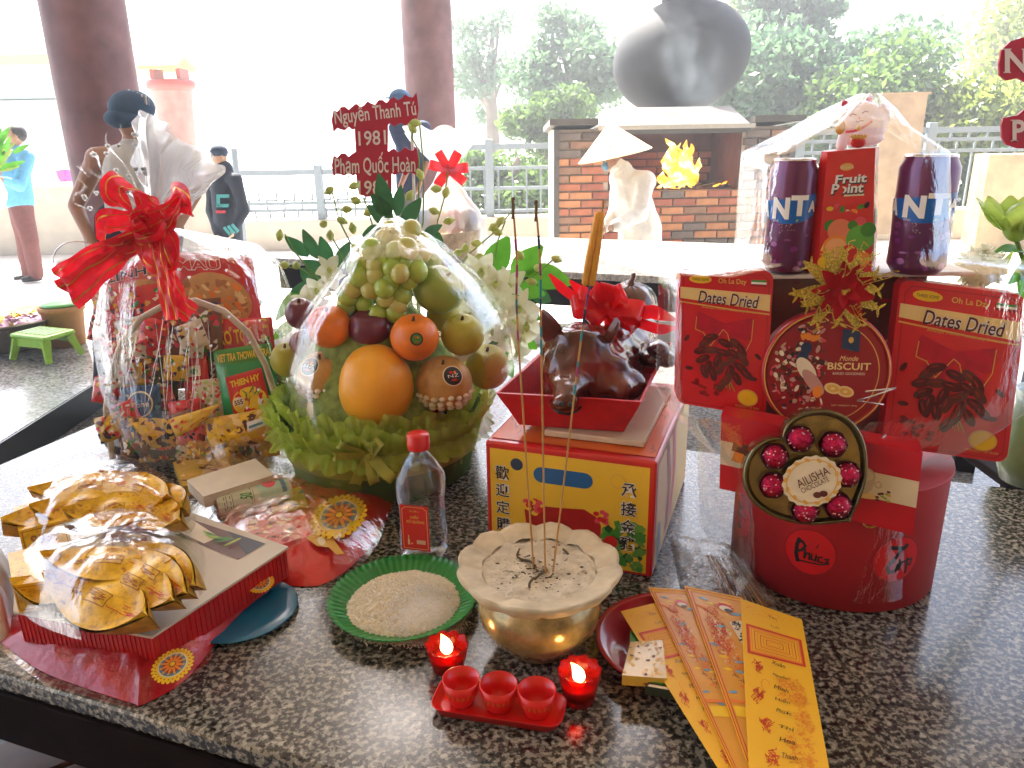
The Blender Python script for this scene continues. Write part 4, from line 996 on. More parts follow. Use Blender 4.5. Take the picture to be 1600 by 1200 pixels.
# ================================================================ roast pig on its carton
br = T(1018, 905); zt = PL(1018, 722, br, -TN).z; hgt = zt - .8
M_ycard = mat('yellow_card', (.80, .50, .03), .4, var=.08, vs=6, coat=.3); M_orcard = mat('orange_card', (.70, .13, .01), .45, var=.25, vs=5, coat=.15)
tl_ = T(757, 690, zt); wdt = (br - tl_).dot(TD); dpt = .36
def cp_(a, b, h): return br - TD * (wdt - a) + TN * b + V((0, 0, h + .001))
cx_ = cp_(wdt / 2, dpt / 2, 0)
box = thing('roast_pig_carton', 'red and yellow carton with Chinese lettering and a pig picture under the red tray', 'carton', cx_)
MB().box(cp_(wdt / 2, dpt / 2, hgt / 2), (wdt, dpt, hgt - .001), M_redcard, RT, bev=.004).build('carton_body', box)
S = quad_surf(cp_(0, 0, hgt), cp_(wdt, 0, hgt), cp_(wdt, 0, 0), cp_(0, 0, 0))
S.rect(.03, .035, .965, .945, M_ycard, .0006)
S.ell(.195, .83, .038, .038, K_navy, .001, n=28)
S.rect(.345, .70, .60, .835, K_blue, .001); S.ell(.345, .7675, .048, .048, K_blue, .0011); S.ell(.60, .7675, .048, .048, K_blue, .0011)
S.ring(.79, .80, .038, .044, K_gold, .001)
for col, u, tops in (('歡迎定購', .105, (.74, .585, .43, .275)), ('承接金豬', .855, (.735, .58, .43, .28))):
    for ch_, v in zip(col, tops):
        S.text(ch_, u - .047, v - .065, u + .047, v + .065, K_white, .0010, bold=.045); S.text(ch_, u - .043, v - .06, u + .043, v + .06, K_black, .0014, bold=.012)
pigm = mat('pig_print', (.40, .012, .01), .35, var=.2)
S.poly([(.24, .44), (.28, .49), (.45, .50), (.60, .52), (.67, .47), (.70, .40), (.70, .27), (.60, .24), (.30, .24), (.25, .30)], pigm, .001)
for i in range(16): S.ell(.30 + rnd.uniform(-.05, .06), .47 + rnd.uniform(-.05, .06), .022, .018, rnd.choice((K_red, K_yel, K_pink)), .0013 + i * 1e-5, n=8)
for i in range(10): S.ell(.69 + rnd.uniform(-.03, .04), .47 + rnd.uniform(-.06, .06), .018, .015, rnd.choice((K_red, K_pink)), .0013 + i * 1e-5, n=8)
for i in range(70): S.ell(min(.93, .76 + rnd.uniform(-.04, .19)), rnd.uniform(.06, .45), rnd.uniform(.015, .04), rnd.uniform(.012, .03), rnd.choice((K_green, mat('leaf_dark', (.02, .09, .015), .4), mat('leaf_light', (.14, .32, .05), .4))), .0012 + i * 2e-6, rot=rnd.uniform(0, 180), n=9, wob=lambda t: 1 + .2 * math.cos(5 * t))
for (u, v) in ((.72, .22), (.76, .27), (.70, .16)): S.ell(u, v, .04, .04, K_red, .00145)
for col, u, tops in (('接金豬', .855, (.58, .43, .28)),):
    for ch_, v in zip(col, tops): S.text(ch_, u - .047, v - .065, u + .047, v + .065, K_white, .0017, bold=.045); S.text(ch_, u - .043, v - .06, u + .043, v + .06, K_black, .0020, bold=.012)
S.done('front_print', box)
S = quad_surf(cp_(wdt, 0, hgt), cp_(wdt, dpt, hgt), cp_(wdt, dpt, 0), cp_(wdt, 0, 0))
S.rect(.04, .05, .96, .94, M_ycard, .0006)
S.poly([(.25, .93), (.32, .93), (.42, .55), (.38, .14), (.30, .10), (.34, .5)], pigm, .001); S.poly([(.42, .93), (.50, .93), (.56, .5), (.46, .12), (.42, .2), (.48, .5)], K_pink, .001); S.ell(.12, .2, .05, .1, K_sky, .001); S.done('side_print', box)
S = quad_surf(cp_(0, dpt, hgt), cp_(wdt, dpt, hgt), cp_(wdt, 0, hgt), cp_(0, 0, hgt)); S.rect(.02, .04, .98, .97, M_orcard, .0008)
for i in range(34):
    u, v = rnd.choice((rnd.uniform(.8, .96), rnd.uniform(.03, .2))), rnd.uniform(.05, .95); S.line([(u, v), (u + rnd.uniform(-.03, .03), v + .03), (u + rnd.uniform(-.04, .04), v + .05)], .004, K_brown, .001)
S.done('top_print', box)
# foam tray support and red tray
zt += .001
sp = cp_(.16, .17, hgt + .007)
MB().box(sp, (.155, .26, .010), mat('foam_pale', (.60, .50, .36), .6, var=.08), RT, bev=.002).build('foam_block', label='pale foam block between the carton and the red tray', cat='block')
z0 = zt + .014; z1 = z0 + .058
a = T(775, 614, z1); b = T(1002, 628, z1); dd = V((b.x - a.x, b.y - a.y, 0)); wt = dd.length; dd.normalize(); dn = V((-dd.y, dd.x, 0)); e_ = T(1058, 540, z1); dl = max(.30, min(.42, (e_ - b).dot(dn) + .02)); sk = (e_ - b).dot(dd) * .8
def tr(u, v, h):
    """u,v 0..1 over the tray, h 0 bottom 1 rim"""
    ins = (1 - h) * .028; x = ins + (wt - 2 * ins) * u; y = ins * .8 + (dl - 1.6 * ins) * v
    return V((a.x, a.y, 0)) + dd * (x + sk * y / dl) + dn * y + V((0, 0, z0 + (z1 - z0) * h))
M_tray = mat('crumpled_red_paper', (.52, .008, .012), .45, var=.22, vs=30, bump=.5, bs=90, bd=.003)
tray = thing('red_tray', 'slanting red paper-lined tray holding the roast pig', 'tray', tr(.5, .5, 0))
g = MB(); th = .006
def wall(p, q):
    nu = 14
    def fn(o):
        def f(s, t_):
            A = tr(*(V(p).lerp(V(q), s)), t_); c = tr(.5, .5, t_); d_ = (A - c); d_.z = 0; d_.normalize()
            return A + d_ * (o + noise.noise(A * 40) * .0015)
        return f
    g.grid(fn(0), nu, 4, M_tray); g.grid(fn(-th), nu, 4, M_tray)
    g.add([x for s in range(nu + 1) for x in (fn(0)(s / nu, 1), fn(-th)(s / nu, 1))], [(2 * s, 2 * s + 1, 2 * s + 3, 2 * s + 2) for s in range(nu)], M_tray)
for p, q in (((0, 0), (1, 0)), ((1, 0), (1, 1)), ((1, 1), (0, 1)), ((0, 1), (0, 0))): wall(p, q)
g.build('side_walls', tray); g = MB(); g.prism([tr(0, 0, 0), tr(1, 0, 0), tr(1, 1, 0), tr(0, 1, 0)], (0, 0, .004), M_tray); g.build('base', tray)
# pig
M_pig = mat('roast_skin', (.115, .016, .005), .2, var=.7, vs=16, bump=.25, bs=50, coat=.45, bd=.004)
pp = lambda x, y, yy: Yp(x, y, yy)
y0 = a.y - .022
parts = [('c', pp(883, 624, y0 - .012), pp(893, 596, y0 + .05), .020, .033), ('c', pp(893, 598, y0 + .045), pp(905, 560, y0 + .09), .034, .056), ('e', pp(916, 594, y0 + .065), (.030, .04, .034)), ('e', pp(905, 552, y0 + .11), (.062, .055, .050)),
         ('e', pp(938, 585, y0 + .085), (.052, .055, .046)), ('e', pp(872, 575, y0 + .09), (.026, .05, .038)), ('c', pp(925, 565, y0 + .13), pp(968, 545, y0 + .26), .060, .062), ('c', pp(968, 545, y0 + .25), pp(988, 500, y0 + .36), .060, .052),
         ('c', pp(955, 592, y0 + .12), pp(985, 600, y0 + .07), .034, .024), ('c', pp(985, 600, y0 + .075), pp(970, 612, y0 + .03), .024, .017), ('c', pp(870, 600, y0 + .10), pp(862, 612, y0 + .05), .020, .014),
         ('e', pp(884, 630, y0 - .030), (.022, .009, .016)), ('c', pp(900, 622, y0 + .01), pp(912, 606, y0 + .05), .012, .020), ('c', pp(866, 630, y0 + .005), pp(880, 625, y0), .009, .012)]
M_ear0 = mat('charred_lip', (.012, .006, .004), .5)
me = blob(parts, .0045, [M_pig], 5, noise_amp=(.0045, 42))
pig = thing('roast_pig', 'glossy brown roast suckling pig lying in the red tray, snout towards the camera', 'roast pig', tr(.5, .5, 0))
pigb = blobobj('body', me, pig)
g = MB()
g.tube([pp(866, 640, y0 - .012), pp(874, 645, y0 - .028), pp(888, 647, y0 - .030), pp(902, 642, y0 - .015), pp(912, 630, y0 + .01)], .0022, M_ear0, 6); g.build('mouth', pigb)
M_ear = mat('roast_ear', (.11, .022, .010), .3, var=.4, vs=40, coat=.6)
def ear(base, tip, side, wdt_):
    g = MB(); base, tip, side = V(base), V(tip), V(side).normalized(); n_ = 8; outw = (tip - base).cross(side).normalized()
    for o in (0, .004):
        def f(u, v): 
            w_ = wdt_ * max(0, 1 - v ** 2.2) ** .75; p = base.lerp(tip, v) + side * (u - .5) * 2 * w_ + outw * (o + .006 * (4 * (u - .5) ** 2) + .010 * v * v); return p
        g.grid(f, 8, 8, M_ear)
    return g
ear(pp(869, 536, y0 + .10), pp(848, 494, y0 + .08), (1, -.1, .1), .019).build('ear', pig)
ear(pp(945, 548, y0 + .09), pp(972, 510, y0 + .07), (.75, -.1, .7), .022).build('ear', pig)
g = MB(); g.ell(pp(876, 631, y0 - .043), .004, K_black, 8); g.ell(pp(891, 632, y0 - .043), .004, K_black, 8); g.build('nostrils', pigb)
for x, y in ((868, 566), (917, 573)): MB().ell(pp(x, y, y0 + .058), (.008, .006, .004), K_black, 10).build('eye', pigb)
# rump wrapped in film with the tied tail
rc = pp(984, 478, y0 + .36); M_rump = mat('rump_skin', (.13, .035, .018), .25, var=.4, vs=18, coat=.8)
g = MB(); g.ell(rc, (.048, .05, .042), M_rump, 24, mod=lambda d: 1 + .04 * math.cos(8 * math.atan2(d.y, d.x)) * max(0, d.z)); g.build('rump', pig)
MB().tube([rc + V((0, 0, .036)), rc + V((.002, 0, .048)), rc + V((.006, 0, .058)), rc + V((.004, 0, .064))], [.012, .006, .005, .004], M_rump, 10).build('tail', pig)
g = MB(); g.ell(rc, (.053, .055, .046), M_film, 30, mod=lambda d: 1 + .05 * math.cos(12 * math.atan2(d.y, d.x)) * max(0, d.z) + .03 * noise.noise(d * 6)); g.build('film_cover', label='thin clear film pulled over the rump of the roast pig', cat='wrapping')
for x, y in ((1028, 545), (1016, 560), (1040, 560)): MB().ell(pp(x, y, y0 + .16), (.020, .03, .014), mat('offal_dark', (.05, .008, .012), .2, var=.3, coat=.8), 12).build('trotter', pig)
# red satin bow on the pig
bc = pp(950, 478, y0 + .17); kk = mpp(bc)
bow = thing('red_bow', 'big shiny red bow lying over the back of the roast pig', 'bow', bc)
M_shiny = silk('shiny_red_ribbon', (.80, .012, .02), .22, .35)
for (dx, dz, L, th_, w_) in ((-1, .05, 68, 14, 26), (-.9, .35, 60, 14, 24), (-.5, .5, 44, 13, 26), (.0, .65, 40, 13, 24), (.45, .45, 40, 12, 24), (1, -.35, 62, 17, 34), (.8, -.75, 64, 16, 32), (.3, -.6, 40, 12, 26), (-.4, -.25, 44, 12, 24)):
    dv = V((dx, -.25, dz)).normalized(); ov = V((-dz * .4, -.75, .65)); ribbon(loop_path(bc, dv, ov, L * kk * .9, th_ * kk * 1.3), w_ * kk, dv.cross(ov), M_shiny).build('loop', bow)
for pts, w_ in (([(950, 480), (905, 470), (880, 452), (858, 428)], 16), ([(950, 478), (915, 462), (890, 438)], 16), ([(955, 482), (990, 490), (1020, 487), (1055, 500)], 26), ([(955, 485), (1000, 505), (1030, 515), (1058, 512)], 20)):
    P_ = [pp(x, y, y0 + .17 - i * .008) for i, (x, y) in enumerate(pts)]; path = []
    for i in range(len(P_) - 1):
        for j in range(5): path.append(P_[i].lerp(P_[i + 1], j / 5))
    path.append(P_[-1]); ribbon(path, lambda t_, w_=w_: w_ * kk * (1 - .75 * max(0, t_ - .75) / .25), V((0, -.4, 1)), M_shiny).build('tail', bow)
MB().ell(bc, (10 * kk, 10 * kk, 9 * kk), M_shiny, 12).build('knot', bow)
# ================================================================ fruit basket
BC = T(602, 728); BY = BC.y; kk = mpp(BC); r0 = 134 * kk
M_gcloth = mat('green_cloth', (.10, .20, .03), .8, var=.25, vs=30, spec=.2); M_gband = mat('olive_band', (.34, .36, .05), .5, var=.15)
N = NT('green_tulle'); a_ = N.n('BsdfDiffuse'); b_ = N.n('BsdfTranslucent'); c_ = N.n('BsdfTransparent'); m1 = N.n('MixShader'); m2 = N.n('MixShader')
f = N.noise(N.coord(), 40, 4); r_ = N.ramp(f, [(.3, (.40, .58, .06)), (.7, (.68, .80, .18))]); N.l(r_, a_.inputs[0]); N.l(r_, b_.inputs[0]); m1.inputs[0].default_value = .45; m2.inputs[0].default_value = .34
N.l(a_.outputs[0], m1.inputs[1]); N.l(b_.outputs[0], m1.inputs[2]); N.l(m1.outputs[0], m2.inputs[1]); N.l(c_.outputs[0], m2.inputs[2]); N.l(m2.outputs[0], N.o.inputs[0]); M_tulle = N.m
bas = thing('fruit_basket', 'round green cloth fruit basket ruffled with light green tulle', 'basket', (BC.x, BY, .8))
hb_ = .135
MB().lathe([(r0 * .9, .8005), (r0 * 1.0, .806), (r0 * 1.06, .8 + hb_ * .5), (r0 * 1.16, .8 + hb_), (r0 * 1.10, .8 + hb_), (r0 * .95, .83), (.001, .83)], M_gcloth, (BC.x, BY, 0), 96, mod=lambda th, r, z, i: (r * (1 + .012 * math.sin(th * 46)), z)).build('woven_wall', bas)
MB().lathe([(r0 * 1.085, .8 + hb_ * .42), (r0 * 1.10, .8 + hb_ * .5), (r0 * 1.12, .8 + hb_ * .66)], M_gband, (BC.x, BY, 0), 64).build('ribbon_band', bas)
def ruffle(rb_, zb_, rt_, zt_, nf, amp, name, seed):
    def fn(u, v):
        th = 2 * PI * u; e = noise.noise(V((math.cos(th) * 6, math.sin(th) * 6, seed))) ; sp_ = .6 + .4 * math.sin(th * nf * .7 + 5 * e)
        r = rb_ + (rt_ - rb_) * v ** .8 + amp * v * math.sin(th * nf * 1.6 + 4 * e) * .75 + .006 * v * noise.noise(V((math.cos(th) * 25, math.sin(th) * 25, v * 3)))
        z = zb_ + (zt_ - zb_) * v * (.80 + .22 * sp_ * v) + .018 * e * v
        return V((BC.x + r * math.cos(th), BY + r * math.sin(th), z))
    MB().grid(fn, 420, 7, M_tulle).build(name, bas)
ruffle(r0 * 1.10, .8 + hb_ * .55, r0 * 1.20, .8 + hb_ * 1.22, 34, .006, 'tulle_ruffle', 1)
ruffle(r0 * 1.09, .8 + hb_ * .75, r0 * 1.28, .8 + hb_ * 1.12, 29, .008, 'tulle_ruffle', 5)
ruffle(r0 * 1.14, .8 + hb_ * .80, r0 * 1.26, .8 + hb_ * .62, 27, .007, 'tulle_ruffle', 9)
ruffle(r0 * 1.00, .8 + hb_ * .9, r0 * 1.14, .8 + hb_ * 1.32, 31, .008, 'tulle_ruffle', 13)
bo = Yp(577, 712, BY - r0 * 1.16)
for dx, dz, L in ((-1, .15, 46), (-.8, .55, 44), (.5, .7, 34), (.2, -1, 38), (.7, -.6, 46), (-.5, -.9, 42), (.1, .9, 24)): ribbon(loop_path(bo, (dx, -.3, dz), (0, -1, .3), L * kk, 7 * kk), 15 * kk, V((-dz, 0, dx)) + V((0, .6, 0)), M_gband).build('bow_loop', bas)
MB().ell(bo, 7 * kk, M_gband, 10).build('bow_knot', bas)
FG = 'fruit in the wrapped basket'
def fmat(n, c, r=.35, **k): return mat('skin_' + n, c, r, var=k.pop('var', .22), vs=k.pop('vs', 24), **k)
M_or = fmat('orange', (.80, .20, .012), .38, bump=.4, bs=420, coat=.2); M_pur = fmat('plum', (.14, .015, .04), .3, coat=.4); M_lime_ = fmat('lime', (.42, .40, .04), .4, bump=.3, bs=300); M_pap = fmat('papaya', (.86, .38, .02), .4, vs=9, coat=.1)
M_pear = fmat('brown_pear', (.52, .30, .09), .5, vs=60); M_yap = fmat('yellow_apple', (.70, .48, .12), .35); M_rap = fmat('red_apple', (.22, .015, .02), .25, coat=.4); M_gman = fmat('green_mango', (.26, .36, .05), .3, vs=10, coat=.4); M_grape = mat('grape_skin', (.36, .50, .07), .2, var=.2, vs=30, sss=.4, coat=.6)
M_grape2 = mat('grape_skin_yellow', (.50, .50, .13), .22, var=.2, vs=30, sss=.4, coat=.6)
M_stem = mat('fruit_stem', (.10, .06, .02), .7); M_net = mat('foam_net', (.78, .72, .60), .7, sss=.2)
def fruit(name, label, cat, px, py, rx, ry, dy, m, lobes=0, stem=True, tilt=0, sq=.98):
    c = Yp(px, py, BY + dy); k = mpp(c); R3 = Matrix.Rotation(R(tilt), 3, 'Y') @ Matrix.Rotation(R(18), 3, 'X')
    t = thing(name, label, cat, c, FG)
    def md(d):
        q = 1 - .16 * math.exp(-((d.z - 1) / .08) ** 2) if stem else 1
        return q * (1 + (.02 * math.cos(lobes * math.atan2(d.y, d.x)) * (1 - d.z ** 2) if lobes else 0)) * (1 + .02 * noise.noise(d * 2 + c * 10))
    MB().ell(c, (rx * k, (rx + ry) / 2 * k, ry * k), m, 36, R3, md).build('flesh', t)
    top = c + R3 @ V((0, 0, ry * k * .88))
    if stem: MB().tube([top - R3 @ V((0, 0, .004)), top + R3 @ V((.002, 0, .006))], [.0035, .002], M_stem, 7).build('stem_scar', t)
    return t, c, k, R3
def sticker(t, c, k, px, py, r, cols, txt=None):
    p = PL(px, py, c, (c - CAM).normalized()); d = (p - c); v_ = (CAM - c).normalized(); rad = ((c - V(t['rad']) if False else V((0, 0, 0))),)
    return p
def stick(t, c, rr, px, py, rad, ms, txt=None):
    """round printed label hugging a near-spherical fruit of radius rr"""
    dirn = ray(px, py).normalized(); oc = CAM - c; b = oc.dot(dirn); disc = max(0, b * b - oc.dot(oc) + rr * rr); p = CAM + dirn * (-b - math.sqrt(disc)); n = (p - c).normalized()
    r = V((0, 0, 1)).cross(n).normalized(); u = n.cross(r)
    def P(a, b_, h=0):
        q = p + r * (a - .5) * 2 * rad + u * (b_ - .5) * 2 * rad; return c + (q - c).normalized() * (rr * 1.012 + h + .0004)
    S = Surf(P, 2 * rad, 2 * rad)
    for i, (f_, m_) in enumerate(ms): S.ell(.5, .5, .5 * f_, .5 * f_, m_, i * .0002, n=24)
    if txt: S.text(txt, .25, .42, .75, .56, K_white, .0012)
    S.ell(.42, .65, .09, .06, K_red, .0011); S.ell(.6, .63, .07, .07, K_orange, .0011); S.ell(.5, .3, .14, .05, K_red, .0011)
    S.done('sticker', [c_ for c_ in t.children if c_.name.startswith('flesh')][0])
t, c, k, _ = fruit('papaya', 'large yellow-orange papaya in the front centre of the fruit basket', 'papaya', 588, 604, 58, 68, -.125, M_pap, 5, False)
t, c, k, _ = fruit('orange', 'left orange, between the wrapped plum and the purple dragon fruit', 'orange', 514, 510, 34, 34, -.085, M_or)
t, c, k, _ = fruit('orange', 'right orange with the dark green round sticker, above the papaya', 'orange', 648, 527, 38, 37, -.115, M_or); stick(t, c, 37.5 * k, 651, 530, 10 * k, [(1, K_black), (.75, K_green)])
fruit('dragon_fruit', 'purple fruit between the two oranges under the grapes', 'fruit', 578, 512, 34, 30, -.08, M_pur)
fruit('plum', 'wrapped purple plum at the left end of the upper fruit row', 'plum', 470, 490, 24, 25, -.02, M_pur)
fruit('lime', 'upper yellow-green citrus beside the right orange', 'citrus', 723, 523, 34, 33, -.07, M_lime_)
fruit('lime', 'lower right yellow-green citrus at the edge of the fruit basket', 'citrus', 762, 573, 34, 36, -.04, M_lime_)
fruit('lime', 'yellow-green citrus at the far left edge of the fruit basket', 'citrus', 449, 562, 26, 28, -.01, M_lime_)
def net(t, c, k, r):
    """foam net cradle: lumpy white ring round the lower half of the fruit"""
    g = MB()
    for lat, n_, s_ in ((-.30, 20, .0052), (-.52, 17, .0060), (-.72, 13, .0060)):
        for i in range(n_):
            a = 2 * PI * (i + (lat < -.5) * .5) / n_; q = math.sqrt(1 - lat * lat); g.ell(c + V((math.cos(a) * q, math.sin(a) * q, lat + .03 * math.sin(i * 2.1))) * r * 1.02, (s_ * 1.15, s_ * 1.15, s_ * .9), M_net, 8)
    g.build('foam_net', t, kind='stuff')
t, c, k, _ = fruit('brown_pear', 'left round brown pear in a foam net with a black and red sticker', 'pear', 504, 588, 38, 40, -.09, M_pear); net(t, c, k, 39 * k); stick(t, c, 39 * k, 483, 572, 17 * k, [(1, K_cream), (.88, K_black)], 'NZ')
t, c, k, _ = fruit('brown_pear', 'right round brown pear in a foam net with a black and red sticker', 'pear', 694, 598, 44, 43, -.105, M_pear); net(t, c, k, 43 * k); stick(t, c, 43.5 * k, 708, 587, 17 * k, [(1, K_cream), (.88, K_black)], 'NZ')
fruit('yellow_apple', 'pale yellow apple low at the left, half hidden in the tulle', 'apple', 510, 640, 30, 31, -.10, M_yap)
fruit('red_apple', 'dark red apple low at the right of the papaya', 'apple', 668, 655, 30, 28, -.10, M_rap)
fruit('orange', 'small orange behind the gap between the papaya and the left pear', 'orange', 545, 560, 26, 26, -.03, M_or)
fruit('plum', 'dark plum wedged between the papaya and the right pear', 'plum', 636, 572, 22, 22, -.03, M_pur)
fruit('lime', 'yellow-green citrus glimpsed between the right orange and the mango', 'citrus', 692, 492, 26, 26, .0, M_lime_)
fruit('plum', 'plum behind the left orange and the left pear', 'plum', 478, 540, 26, 26, .0, M_pur)
fruit('green_mango', 'glossy green mango right of the grapes', 'mango', 684, 452, 42, 36, -.04, M_gman, tilt=35)
fruit('green_mango', 'pale green mango behind the top of the grapes', 'mango', 655, 400, 36, 40, .02, M_gman, tilt=-20)
for x, y, r in ((560, 560, 40), (620, 600, 45), (650, 590, 40), (560, 470, 40), (620, 470, 40), (540, 620, 40)): 
    pass
MB().lathe([(r0 * 1.0, .84), (r0 * 1.0, .92), (r0 * .85, 1.02), (r0 * .55, 1.10), (r0 * .25, 1.16), (.001, 1.18)], mat('shredded_filler', (.20, .26, .06), .9, var=.5, vs=60), (BC.x, BY, 0), 40, mod=lambda th, r, z, i: (r * (1 + .05 * math.sin(th * 9 + i)), z)).build('filler_paper', bas)
gb = thing('grape_bunch', 'bunch of pale green grapes crowning the fruit basket', 'grapes', Yp(605, 500, BY - .03), FG)
gp = [(560, 80), (612, 98), (645, 82), (540, 122), (590, 128), (645, 118), (510, 195), (580, 170), (632, 157), (445, 230), (500, 265), (566, 235), (620, 220), (670, 250), (560, 290), (636, 285), (475, 325), (432, 272), (452, 385), (540, 360), (606, 350), (505, 428), (580, 420), (383, 352), (402, 318), (485, 160), (530, 200), (535, 320), (600, 260), (380, 390), (420, 240), (680, 130), (690, 170), (660, 200), (590, 390), (500, 225)]
proto_g = [MB().ell((0, 0, 0), (.0155, .0155, .0165), m_, 20) for m_ in (M_grape, M_grape2)]
pg = [None, None]
for i, (x, y) in enumerate(gp):
    d_ = math.hypot(x - 560, (y - 260) * .7) / 200; p = Yp(400 + x / 2.667, 330 + y / 2.667, BY - .105 + .05 * d_ + rnd.uniform(-.012, .012) + (.03 if y < 150 else 0)); j = 1 if rnd.random() < .35 or y < 150 else 0
    if pg[j] is None: pg[j] = proto_g[j].build('grape', gb); o = pg[j]; o.location = p
    else: o = inst(pg[j], p, gb)
    s = rnd.uniform(1.1, 1.32); o.scale = (s, s, s); o.rotation_euler = (rnd.uniform(-.6, .6), rnd.uniform(-.6, .6), 0)
g = MB()
for i in range(0, len(gp), 3):
    x, y = gp[i]; a = Yp(400 + x / 2.667, 330 + y / 2.667, BY - .05); g.tube([a, Yp(608, 420, BY - .03)], [.0012, .002], mat('grape_stem', (.18, .22, .05), .6), 5)
g.build('stalk', gb)
g, _ = wrap('w', [(338, 600, 622, BY - .02, BY + .02), (352, 590, 636, BY - .06, BY + .03), (400, 536, 690, BY - .14, BY + .08), (450, 498, 738, BY - .17, BY + .12), (520, 440, 790, BY - .19, BY + .16), (600, 418, 805, BY - .21, BY + .19), (690, 440, 790, BY - .22, BY + .19)], '', film('fruit_film', base=-.06, fres=.34, white=.003, rough=.07, bump=.22, scale=26, stretch=(1, 1, .4)), crease=.006, sharp=2.6)
g.build('cellophane_wrap', label='clear cellophane gathered over the fruit basket', cat='wrapping')
# ================================================================ flower arrangement behind the fruit
FY2 = BY + .26
M_leaf = mat('ruscus_leaf', (.025, .11, .02), .35, var=.3, vs=20, coat=.3); M_leafdk = silk('dark_leaf', (.035, .14, .05), .4, .35, .25)
N = NT('broad_leaf'); a_ = N.n('BsdfPrincipled'); b_ = N.n('BsdfTranslucent'); m1 = N.n('MixShader'); m1.inputs[0].default_value = .45; r_ = N.ramp(N.noise(N.coord(), 25, 4), [(.3, (.06, .24, .015)), (.7, (.13, .40, .03))]); N.l(r_, a_.inputs[0]); N.l(r_, b_.inputs[0]); a_.inputs['Roughness'].default_value = .4; N.l(a_.outputs[0], m1.inputs[1]); N.l(b_.outputs[0], m1.inputs[2]); N.l(m1.outputs[0], N.o.inputs[0]); M_broad = N.m
N = NT('orchid_petal'); a_ = N.n('BsdfDiffuse'); b_ = N.n('BsdfTranslucent'); m1 = N.n('MixShader'); m1.inputs[0].default_value = .45; r_ = N.ramp(N.noise(N.coord(), 60, 3), [(.3, (.80, .80, .55)), (.7, (.92, .91, .80))]); N.l(r_, a_.inputs[0]); N.l(r_, b_.inputs[0]); N.l(a_.outputs[0], m1.inputs[1]); N.l(b_.outputs[0], m1.inputs[2]); N.l(m1.outputs[0], N.o.inputs[0]); M_pet = N.m
M_bud = mat('orchid_bud', (.48, .58, .16), .5, var=.2, vs=40, sss=.2); M_gstem = mat('green_stem', (.16, .28, .05), .5)
fa = thing('flower_arrangement', 'white orchids and green leaves arranged behind the fruit basket', 'flowers', (BC.x + .03, FY2, .8))
MB().lathe([(.09, .801), (.11, .82), (.13, .97), (.12, .97), (.001, .95)], mat('wicker', (.35, .22, .1), .8, var=.3, vs=60, bump=.5, bs=120), (BC.x + .05, FY2 + .04, 0), 32).build('container', fa)
fq_ = lambda x, y, dy=0: Yp(x, y, FY2 + dy)
root = V((BC.x + .04, FY2 + .03, .95))
def leafpx(bx, by_, tx, ty, wp, m, dy=0):
    b = fq_(bx, by_, dy); e = fq_(tx, ty, dy - .01); k = mpp(b); MB().leaf(b, e - b, V((rnd.uniform(-.3, .3), -1, rnd.uniform(.0, .4))), (e - b).length * 1.03, wp * k, m, rnd.uniform(.0, .12), .12).build('leaf', fa)
for a in ((607, 338, 592, 274, 30), (613, 340, 580, 305, 26), (617, 352, 576, 322, 30), (600, 360, 567, 368, 28), (620, 338, 626, 291, 22), (629, 352, 656, 312, 27), (668, 362, 692, 384, 26), (661, 368, 690, 352, 18)): leafpx(*a, M_leafdk, -.12)
for a in ((482, 400, 446, 370, 23), (497, 404, 473, 361, 23), (516, 414, 501, 371, 24), (528, 422, 544, 380, 27), (506, 424, 474, 408, 22), (500, 440, 455, 455, 20)): leafpx(*a, M_leafdk)
for a in ((762, 432, 793, 372, 46), (800, 432, 846, 386, 42), (822, 424, 892, 442, 44), (790, 446, 850, 460, 34), (735, 436, 700, 420, 22), (750, 470, 720, 505, 24), (815, 470, 842, 500, 26), (805, 520, 838, 545, 26), (785, 545, 800, 590, 24), (742, 455, 722, 482, 28), (470, 450, 430, 500, 22), (462, 500, 425, 530, 20)): leafpx(*a, M_broad, .01)
for a in ((745, 450, 770, 480, 40), (760, 430, 735, 470, 34), (800, 470, 830, 440, 30), (480, 470, 520, 440, 28), (470, 420, 505, 450, 28), (790, 500, 765, 540, 34), (830, 455, 860, 470, 28)): leafpx(*a, M_leafdk, .05)
def orchid(px, py, s=1.0, name='orchid_flower'):
    c = fq_(px, py, rnd.uniform(-.09, -.02)); k = mpp(c) * s; g = MB(); a0 = rnd.uniform(0, 6.28); ax = V((rnd.uniform(-.5, .5), -1, rnd.uniform(-.3, .5))).normalized(); r = V((0, 0, 1)).cross(ax).normalized(); u = ax.cross(r)
    for i in range(5):
        a = a0 + i * 2 * PI / 5; d = r * math.cos(a) + u * math.sin(a) + ax * .35; g.leaf(c, d, ax, (24 if i % 2 else 27) * k, (22 if i in (1, 4) else 15) * k, M_pet, .3, .15)
    g.leaf(c + ax * 2 * k, u * -.6 + ax, ax, 12 * k, 10 * k, M_bud, .4); g.ell(c + ax * 3 * k, 3 * k, M_bud, 8); g.build(name, fa)
for i, (x, y) in enumerate(((741, 442), (771, 470), (730, 457), (786, 498), (797, 446), (812, 480), (760, 491), (790, 525), (812, 525), (752, 420), (775, 440), (745, 475), (800, 500), (770, 515), (822, 505), (514, 420), (494, 453), (520, 436), (478, 470), (500, 478), (735, 490), (808, 548), (727, 425))): orchid(x, y, 1.15 if i < 15 else .9)
def bud(px, py, s=1, dy=0):
    c = fq_(px, py, dy - .03); k = mpp(c) * s; d = V((rnd.uniform(-1, 1), -.2, rnd.uniform(-1, .4))).normalized(); g = MB(); g.tube([c - d * 8 * k, c - d * 4 * k, c, c + d * 6 * k, c + d * 9 * k], [1.2 * k, 4 * k, 6 * k, 4 * k, .8 * k], M_bud, 9); g.build('bud', fa)
